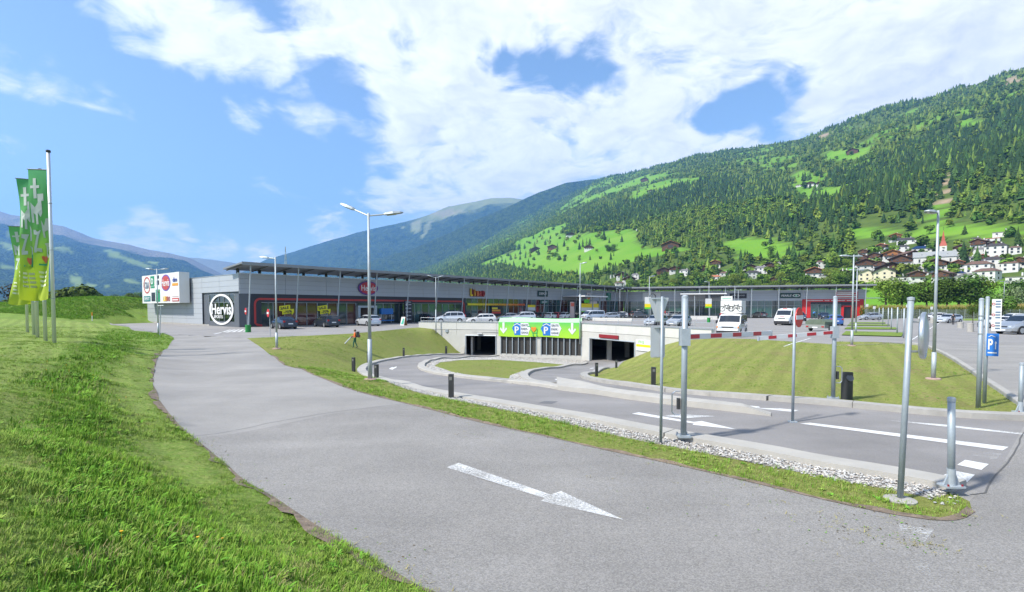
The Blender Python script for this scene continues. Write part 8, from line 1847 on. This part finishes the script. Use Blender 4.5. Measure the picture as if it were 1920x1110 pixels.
tree_t('w', .50, F_WIL, 2000, .060, .0, 11, 33); tree_t('r', .50, F_RED, 800, .11, .08, 9, 35); tree_t('bush', .62, F_OLV, 900, .12, .02, 10, 37, .9); tree_t('small', .38, F_DEC[1], 900, .085, .26, 8, 39); tree_t('slim', .22, F_DEC[1], 500, .10, .06, 5, 41)
TT['con'] = (cross(.20, 1.0).mesh('crown', F_CON[0], False), TT['a'][1]); TT['con2'] = (cross(.17, 1.0).mesh('crown', F_CON[1], False), TT['a'][1])
def tree(key, loc, h, wide=1.0, label='', group=None, name='tree', cat='tree', rz=None):
    cr, tr = TT[key]; t = thing(name, label, cat, loc, rnd.uniform(0, 6.28) if rz is None else rz, group); t.scale = (h * wide, h * wide, h)
    link('crown', cr, t); link('trunk', tr, t); return t
def hill_tree(px, Yd, key, hpx, wide, label, group):
    k = (px - 960) / F; x, y = k * Yd, Yd; z = float(hz_at(np.array([x]), np.array([y]))[0]); return tree(key, (x, y, z - .2), hpx / F * Yd, wide, label, group)
KW = {'a': 'green broadleaf tree', 'b': 'dark broadleaf tree', 'c': 'yellow green broadleaf tree', 'd': 'olive green broadleaf tree', 'con': 'green conifer', 'con2': 'dark conifer'}
rnd.seed(21)
SPOTS = [(985,'above the DEPOT sign'),(1035,'left of the banner lamp top'),(1075,'behind the banner lamp top'),(1105,'above the dm sign'),(1135,'at the bend of the shop roofs'),(1175,'left of the deck lamp'),(1210,'behind the deck lamp'),(1240,'left of the barrier post top'),(1280,'above the barrier post top'),(1325,'above the lamp left of the camper van'),(1370,'above the camper van'),(1415,'right of the camper van sign'),(1460,'above the PEARLE sign'),(1510,'left of the red portal'),(1560,'above the red portal'),(1605,'behind the lawn lamps'),(1660,'left of the church'),(1740,'below the church'),(1790,'right of the church'),(1840,'below the big white houses'),(1885,'at the right picture edge')]
UL = {}
def tlabel(kind, px, h, i):
    sp = min(SPOTS, key=lambda q: abs(q[0] - px))[1]; size = 'low' if h < 8 else 'middling' if h < 11 else 'tall' if h < 14.5 else 'very tall'
    l = '%s %s %s' % (size, kind, sp); k = UL.get(l, 0); UL[l] = k + 1
    return l + ('', ', farther back', ', peeping out behind', ', half hidden', ', smallest there', ', one more')[min(k, 5)]
# the belt of trees right behind the shop roofs
for i in range(84):
    px = 985 + (1600 - 985) * (i + rnd.uniform(-.4, .4)) / 84; s_ = rnd.uniform(335, 400); k = (px - 960) / F; Yd = s_ / (k * VN.x + VN.y); key = rnd.choice('aabccdd') if px > 1060 else rnd.choice(['con', 'con2', 'a', 'con', 'd']); hp = rnd.uniform(9, 15) if key in 'abcd' else rnd.uniform(13, 19)
    hill_tree(px, Yd, key, hp * F / Yd * .92, rnd.uniform(.85, 1.2), tlabel(KW[key], px, hp, i), 'trees in the belt behind the shops')
# trees between the houses
for i in range(70):
    px = rnd.uniform(1130, 1925); py = rnd.uniform(478 if px > 1600 else 500, 540); p = hill_hit(px, py)
    if p is None or any(abs(px - h_[0]) < h_[2] * .45 and -2 < py - h_[1] < 14 for h_ in HS): continue
    key = rnd.choice(['a', 'b', 'd', 'c', 'b', 'con2']); tree(key, (p.x, p.y, p.z - .2), rnd.uniform(4.5, 8) if key != 'con2' else rnd.uniform(9, 14), rnd.uniform(.9, 1.25), tlabel(KW[key] + ' among houses', px, 9, i), 'trees among the village houses')
# named single trees on the meadow
for lb, px, py, key, hm, wd in (('tall slim tree standing at the left of the big meadow', 941, 500, 'slim', 15, 1.0), ('second tall tree left on the big meadow', 981, 503, 'b', 15, .75), ('broad dark tree at the lower rim of the big meadow', 1014, 512, 'b', 15, 1.1), ('round tree clump in the middle of the big meadow', 1142, 472, 'd', 13, 1.3), ('second round tree clump in the middle of the big meadow', 1152, 471, 'b', 12, 1.3), ('single small tree on the lower big meadow', 1048, 488, 'b', 10, .8), ('single tree right on the lower big meadow', 1086, 489, 'a', 11, .8), ('small tree on the pale clearing at the middle', 1447, 484, 'b', 12, 1.0), ('big round tree at the upper edge of the big meadow', 1202, 430, 'c', 16, 1.1), ('dark tall conifer beside the right house cluster', 1806, 500, 'con2', 18, 1.3), ('small bushy tree by the left barn on the big meadow', 1044, 473, 'b', 9, 1.1), ('tree right of the farm on the big meadow', 1064, 470, 'b', 9, 1.0)):
    p = hill_hit(px, py); tree(key, (p.x, p.y, p.z - .3), hm, wd, lb)
# the row behind the maize
RW = [(1660,563,'c','first tree at the left end of the row behind the maize',41,1.05),(1690,567,'b','round dark tree in the row behind the maize',38,1.1),(1704,566,'a','tree right beside the round dark one in the maize row',34,1.0),(1737,566,'d','tree left of the tall lamp in the maize row',40,.95),(1757,566,'b','tree behind the tall lamp in the maize row',44,1.0),(1775,567,'a','tree right of the tall lamp in the maize row',44,1.0),(1797,566,'d','broad tree in the middle of the maize row',48,1.1),(1818,567,'b','dark broad tree in the maize row',50,1.1),(1838,567,'a','tree left of the willow in the maize row',47,1.0),(1905,569,'b','dark tree right of the willow',42,1.1),(1930,569,'a','tree at the right picture edge in the maize row',44,1.1)]
for px, py, key, lb, hp, wd in RW:
    Yd = 172.0; k = (px - 960) / F; p = Vector((k * Yd, Yd, H - (py + 6 - 577) / F * Yd)); tree(key, p, (hp + 6) / F * Yd, wd * 1.3, lb, 'trees in the row behind the maize')
Yd = 138; k = (1888 - 960) / F; tree('w', (k * Yd, Yd, 1.0), 52 / F * Yd, 1.05, 'pale grey green willow at the right edge')
p = at(1877, 600, .3); tree('small', p, 57 / F * p.y, 1.25, 'small dark street tree on the right car park'); p = at(1824, 607, .3); tree('small', p, 46 / F * p.y, .55, 'thin young tree beside the concrete tubs')
# bushes and trees beyond the left lawn
for px, py, Yd, key, hp, wd, lb in ((38,578,170,'r',46,.9,'dark red leaved tree behind the flag poles at the left'),(68,578,175,'b',38,.8,'dark tree just right of the red leaved one behind the flags'),(22,578,120,'bush',19,1.2,'low bush left below the flags'),(52,579,118,'bush',20,1.3,'low round bush under the flags'),(118,569,150,'bush',27,1.3,'left part of the round green bush on the meadow rim'),(150,568,150,'bush',33,1.2,'round green bush on the meadow rim'),(172,568,158,'bush',22,1.2,'right part of the green bush on the meadow rim'),(252,563,190,'d',20,1.2,'green tree left of the logo lightbox'),(232,562,200,'bush',12,1.2,'low bush left of the logo lightbox')):
    k = (px - 960) / F; z = H - (py + 4 - 577) / F * Yd; o = tree(key, (k * Yd, Yd, min(z, 3.5) - .5), (hp + 8) / F * Yd, wd, lb, name='bush' if key == 'bush' else 'tree', cat='bush' if key == 'bush' else 'tree')
# far tree line and roofs on the valley floor at the left
for i in range(46):
    px = rnd.uniform(176, 300); Yd = rnd.uniform(700, 1100); k = (px - 960) / F; key = rnd.choice(['a', 'b', 'd', 'con2']); hh = rnd.uniform(12, 24); sp = min(((180,'by the left of the mound'),(200,'above the flag poles side bushes'),(222,'over the middle of the mound'),(245,'left of the lightbox tree'),(262,'beside the lightbox tree'),(282,'behind the lightbox')), key=lambda q: abs(q[0] - px))[1]; l = '%s far %s %s' % ('low' if hh < 15 else 'middling' if hh < 19.5 else 'tall', KW[key], sp); UL[l] = UL.get(l, -1) + 1; l += ('', ', farther back', ', peeping out', ', smallest there')[min(3, UL[l])]; tree(key, (k * Yd, Yd, 0), hh, rnd.uniform(1.0, 1.6), l, 'far trees on the valley floor')
for i, (px, w, m_) in enumerate(((190,10,M_RGR),(199,9,M_RBR),(207,8,M_RGR),(216,13,M_ROR),(224,14,M_RGR),(234,11,M_RBR))):
    Yd = 640 + i * 12; k = (px - 960) / F; s = Yd / F; t = thing('far_house', 'pale far house in the valley, %s from the left' % ('first','second','third','fourth','fifth','sixth')[i], 'house', (k * Yd, Yd, 6), R(i * 20), 'far houses in the valley'); ww = w * s
    mb = MB(); mb.box((0, 0, 0), (ww, ww * .7, 16)); mb.build('wall', M_STUC, t); mb = MB(); mb.prism([(-ww/2 - .6, -ww*.4, 7.9), (-ww/2 - .6, ww*.4, 7.9), (-ww/2 - .6, 0, 11.5)], (ww + 1.2, 0, 0)); mb.build('roof', m_, t)
# ------------------------------------------------------------------ maize field, grass, gravel
F_MZ = foliage('maize leaves', (.085,.115,.020), ov=.25); F_MZT = foliage('maize tassels', (.30,.24,.08), ov=.2)
def maize_mesh(seed):
    g = random.Random(seed); mb = MB(); 
    for i in range(9):
        a = g.uniform(0, 6.28); z = .4 + i * .22; L_ = g.uniform(.4, .7); d = Vector((math.cos(a), math.sin(a), 0)); s = Vector((-d.y, d.x, 0)) * .05; p0, p1, p2 = Vector((0, 0, z)), d * L_ * .5 + Vector((0, 0, z + .28)), d * L_ + Vector((0, 0, z + .02)); mb.add([p0 - s, p0 + s, p1 + s, p1 - s, p2], [(0, 1, 2, 3), (3, 2, 4)])
    mb.tube((0, 0, 0), (0, 0, 2.5), .03, .01, 4, False); mb.m = 1
    for i in range(4): a = g.uniform(0, 6.28); mb.tube((0, 0, 2.4), (.12 * math.cos(a), .12 * math.sin(a), 2.85), .018, .012, 3, False)
    return mb.mesh('maize', [F_MZ, F_MZT])
MZ = [maize_mesh(i) for i in range(3)]
pts = []
for r in range(13):
    Y = 118 + r * .8
    for px in np.arange(1614, 1990, 3.1): k = (px - 960) / F; x = k * Y + rnd.uniform(-.1, .1); pts.append((x, Y + rnd.uniform(-.2, .2), gz(x, Y)))
scatter('maize_field', pts, nr.uniform(.85, 1.15, len(pts)), nr.uniform(0, 6.28, len(pts)), nr.integers(0, 3, len(pts)), MZ)
def inreg(n, x0, x1, y0, y1, poly, notp=()):
    x = nr.uniform(x0, x1, n); y = nr.uniform(y0, y1, n); k = inpoly(x, y, poly)
    for q in notp: k &= ~inpoly(x, y, q)
    return x[k], y[k]
GB = [foliage('grass blades', (.15,.29,.030), .25, .3), foliage('pale grass blades', (.22,.32,.060), .25, .25), foliage('dry grass blades', (.30,.27,.12), .2, .2), foliage('weed leaves', (.14,.29,.032), .25, .25)]
def tuft(seed, n, h, sp, w, m, lean=.5):
    g = random.Random(seed); mb = MB()
    for i in range(n):
        a = g.uniform(0, 6.28); r = sp * g.random() ** .5; b = Vector((r * math.cos(a), r * math.sin(a), -.01)); d = Vector((math.cos(a + g.uniform(-1, 1)), math.sin(a + g.uniform(-1, 1)), 0)); hh = h * g.uniform(.5, 1.15); l = lean * g.uniform(.3, 1.2) * hh; s = Vector((-d.y, d.x, 0)) * w * g.uniform(.7, 1.3)
        p1 = b + d * l * .35 + Vector((0, 0, hh * .6)); p2 = b + d * l + Vector((0, 0, hh)); mb.add([b - s, b + s, p1 + s * .8, p1 - s * .8, p2], [(0, 1, 2, 3), (3, 2, 4)])
    return mb.mesh('grass_tuft', m)
def weed(seed, n, L_, w, m):
    g = random.Random(seed); mb = MB()
    for i in range(n):
        a = g.uniform(0, 6.28); l = L_ * g.uniform(.6, 1.2); d = Vector((math.cos(a), math.sin(a), 0)); s = Vector((-d.y, d.x, 0)) * w * g.uniform(.7, 1.2); up = g.uniform(.25, .7) * l
        p0 = Vector((0, 0, 0)); p1 = d * l * .35 + Vector((0, 0, up * .7)); p2 = d * l * .75 + Vector((0, 0, up)); p3 = d * l + Vector((0, 0, up * .8)); mb.add([p0 - s * .25, p0 + s * .25, p1 + s, p1 - s, p2 + s * .8, p2 - s * .8, p3], [(0, 1, 2, 3), (3, 2, 4, 5), (5, 4, 6)])
    return mb.mesh('weed', m)
TU = [tuft(1, 14, .085, .07, .0035, GB[0]), tuft(2, 12, .075, .07, .004, GB[1]), tuft(3, 14, .11, .06, .0035, GB[0]), tuft(4, 8, .07, .07, .003, GB[2], 1.2), tuft(5, 14, .065, .09, .004, GB[1], .9), weed(6, 8, .07, .010, GB[3]), weed(7, 9, .095, .014, GB[3]), weed(8, 12, .06, .013, GB[1])]
def grass(name, x, y, smin, smax, rough, ua=.05):
    z = zg(x, y) + ua * np.array([noise_xy(a, b) for a, b in zip(x, y)]); n = len(x); w = np.array([mn.noise(Vector((a * .55, b * .55, 3.3))) for a, b in zip(x, y)]); w2 = np.array([mn.noise(Vector((a * 1.7, b * 1.7, 8.1))) for a, b in zip(x, y)])
    r = nr.uniform(0, 1, n); idx = np.where(r < .42, 0, np.where(r < .62, 1, np.where(r < .76, 2, np.where(r < .84, 3, np.where(r < .9, 4, 7)))))
    ro = rough if np.ndim(rough) else np.full(n, rough)
    wd = (nr.uniform(0, 1, n) < ro * np.clip(.12 + w * .5, 0, .4)); idx = np.where(wd, 5 + (nr.uniform(0, 1, n) < .5), idx); xj, yj = x + w2 * .7 + nr.normal(0, .15, n), y + w * .7 + nr.normal(0, .15, n); mo = inpoly(xj, yj, MOWN) | inpoly(xj, yj, VSTR); idx = np.where((ro < .4) & (nr.uniform(0, 1, n) < .6) | mo, np.where(r < .5, 4, np.where(r < .93, 1, 3)), idx); idx = np.where((w2 < -.35), np.where(nr.uniform(0, 1, n) < .4, 3, idx), idx)
    s = nr.uniform(smin, smax, n) * np.clip(1 + w * .7, .5, 1.6) * (.55 + .75 * ro) * np.where(mo, .75, 1); keep = (w2 > -.52) | (nr.uniform(0, 1, n) < .25)
    scatter(name, np.stack([x, y, z - .005], 1)[keep], s[keep], nr.uniform(0, 6.28, n)[keep], idx[keep], TU)
def roughness(x, y):                       # mown on the plateau, wild on the bank
    z = zfront(x, y); return np.clip(1.1 - np.abs(z - .5) * 2.0, .30, 1)
x1_, y1_ = inreg(150000, -12, 5, .5, 12, LAWN_L); k = (x1_ / np.maximum(y1_, .3) > -1.12) & (y1_ > 1.2); x1_, y1_ = x1_[k], y1_[k]
k = nr.uniform(0, 1, len(x1_)) < np.clip(1.25 - np.hypot(x1_, y1_) / 14, .3, 1); grass('grass', x1_[k], y1_[k], .6, 1.05, roughness(x1_[k], y1_[k]))
x2_, y2_ = inreg(110000, -46, -2, 10, 48, LAWN_L); k = (x2_ / y2_ > -1.05) & (nr.uniform(0, 1, len(x2_)) < np.clip(16 / np.hypot(x2_, y2_), .2, 1)); grass('grass', x2_[k], y2_[k], .95, 1.6, roughness(x2_[k], y2_[k]) * .9)
x4_, y4_ = inreg(26000, -3, 30, 13, 40, BANK_R); k = nr.uniform(0, 1, len(x4_)) < np.clip(20 / np.hypot(x4_, y4_), .2, 1); grass('grass', x4_[k], y4_[k], .5, .9, .3, .02)
x5_, y5_ = inreg(26000, -20, 0, 20, 62, BANK_L); grass('grass', x5_, y5_, .5, .95, .3, .02); x6_, y6_ = inreg(7000, -7, 4, 22, 60, xy(IG)); grass('grass', x6_, y6_, .5, .8, .3, 0)
x3_, y3_ = inreg(60000, -14, 9, 5.5, 24, BANK_L, [GRAV]); k = nr.uniform(0, 1, len(x3_)) < np.clip(12 / np.hypot(x3_, y3_), .2, 1); grass('grass', x3_[k], y3_[k], .7, 1.2, .35, .02)
# rough long grass on the mound at the left
x7_, y7_ = inreg(30000, -92, -52, 66, 104, LAWN_L); z7 = zfront(x7_, y7_); k = z7 > 1.2; scatter('long_grass', np.stack([x7_, y7_, z7], 1)[k], nr.uniform(1.6, 3.2, k.sum()), nr.uniform(0, 6.28, k.sum()), nr.choice([0, 1, 2, 5, 6], k.sum()), TU)
# yellow flowers in the bank
mb = MB(); mb.lathe([(0, .10), (.020, .115), (.024, .125), (0, .13)], 7); mb.tube((0, 0, 0), (0, 0, .11), .003, n=3, caps=False); FL_ = mb.mesh('flower', mat('yellow petals', (.75,.42,.01), .6))
x, y = inreg(500, -16, 3, 3.5, 24, LAWN_L); k = (roughness(x, y) > .45); k &= np.array([mn.noise(Vector((a * .35, b * .35, 7.7))) for a, b in zip(x, y)]) > .12; x, y = x[k], y[k]; scatter('flowers', np.stack([x, y, zg(x, y) + .04], 1), nr.uniform(.45, .7, len(x)), nr.uniform(0, 6, len(x)), np.zeros(len(x), int), [FL_])
# white gravel along the near kerb and in the island corners
def stone(seed):
    g = random.Random(seed); mb = MB(); V = []
    for a, b, c in ((1,0,0),(-1,0,0),(0,1,0),(0,-1,0),(0,0,1),(0,0,-1),(.7,.7,.1),(-.7,.6,-.1)): V.append((a * g.uniform(.7, 1.2), b * g.uniform(.5, .9), c * g.uniform(.3, .6)))
    import itertools
    bm = __import__('bmesh').new()
    for v in V: bm.verts.new(v)
    __import__('bmesh').ops.convex_hull(bm, input=bm.verts); me = bpy.data.meshes.new('stone'); bm.to_mesh(me); bm.free(); me.materials.append(M_STONE[seed % 3]); return me
M_STONE = [mat('white stone', (.46,.45,.425), .8, var=.1, vs=3, objvar=.12), mat('grey stone', (.30,.30,.29), .8, var=.1, vs=3, objvar=.25), mat('pinkish stone', (.42,.38,.33), .8, var=.1, vs=3, objvar=.15)]
ST = [stone(i) for i in range(6)]
def gravel(name, poly, n, box, s0, s1):
    x, y = inreg(n, *box, poly); k = np.ones(len(x), bool); z = zg(x, y); scatter(name, np.stack([x, y, z + .012 + nr.uniform(0, .02, len(x))], 1), nr.uniform(s0, s1, len(x)), np.stack([nr.uniform(-.5, .5, len(x)), nr.uniform(-.5, .5, len(x)), nr.uniform(0, 6.28, len(x))], 1), nr.choice([0, 3, 0, 3, 1, 4, 2, 5], len(x)), ST)
gravel('gravel', GRAV, 130000, (-6, 8, 6, 22), .014, .032)
isl_rest = xy(ISL); x, y = inreg(50000, -9, 8, 20, 62, isl_rest, [xy(IG)]); z = zg(x, y); scatter('gravel', np.stack([x, y, z + .02], 1), nr.uniform(.03, .07, len(x)), nr.uniform(0, 6, len(x)), nr.integers(0, 6, len(x)), ST)
x, y = inreg(5000, 4, 7.4, 5.6, 10, BANK_L); d = np.array([min((Vector((a, b, 0)) - Vector((p.x, p.y, 0))).length for p in OCo[:12]) for a, b in zip(x, y)]); k = nr.uniform(0, 1, len(x)) < np.clip(.95 - d * 1.2, 0, 1); x, y = x[k], y[k]; scatter('gravel', np.stack([x, y, zg(x, y) + .02], 1), nr.uniform(.014, .034, len(x)), nr.uniform(0, 6, len(x)), nr.integers(0, 6, len(x)), ST)
# mown clippings and leaves strewn on the road edges
mb = MB(); mb.add([(-.012, -.004, .004), (.012, -.003, .008), (.012, .004, .006), (-.012, .003, .003)], [(0, 1, 2, 3)]); CL1 = mb.mesh('clipping', GB[0]); mb = MB(); mb.add([(-.02, -.008, .004), (.0, -.012, .012), (.022, .0, .005), (.0, .012, .010)], [(0, 1, 2, 3)]); CL2 = mb.mesh('clipping', GB[3]); CL3 = tuft(99, 10, .03, .05, .004, GB[2], 2.5); CL4 = mb.mesh('clipping', mat('dead leaf', (.12,.09,.04), .8))
P = []
for ln, sd, n in ((RL, 1, 1100), (RR, 1, 900)):
    Q = resample([p for p in ln if p.y < 26], .05)
    for _ in range(n): q = rnd.choice(Q); d = abs(rnd.gauss(0, .28)); a = rnd.uniform(0, 6.28); P.append((q.x + d * math.cos(a), q.y + d * math.sin(a)))
for cx, cy_, r, n in ((1690,1000,.3,50),(1640,985,.25,30),(1585,990,.25,45),(1730,1025,.12,45),(1500,960,.5,25),(735,1075,.3,60),(880,815,.15,18),(1000,825,.1,8),(1190,846,.12,10),(1170,880,.5,10),(1400,950,.8,30)):
    q = hit(cx, cy_)
    for _ in range(n): P.append((q.x + rnd.gauss(0, r), q.y + rnd.gauss(0, r)))
P = np.array(P); k = inpoly(P[:, 0], P[:, 1], NEAR) | (P[:, 1] < 6); P = P[k]; scatter('grass_clippings', np.c_[P, zg(P[:, 0], P[:, 1]) + .003], nr.uniform(.4, 1.0, len(P)), nr.uniform(0, 6.28, len(P)), nr.choice([0, 0, 1, 2, 3], len(P)), [CL1, CL2, CL3, CL4])
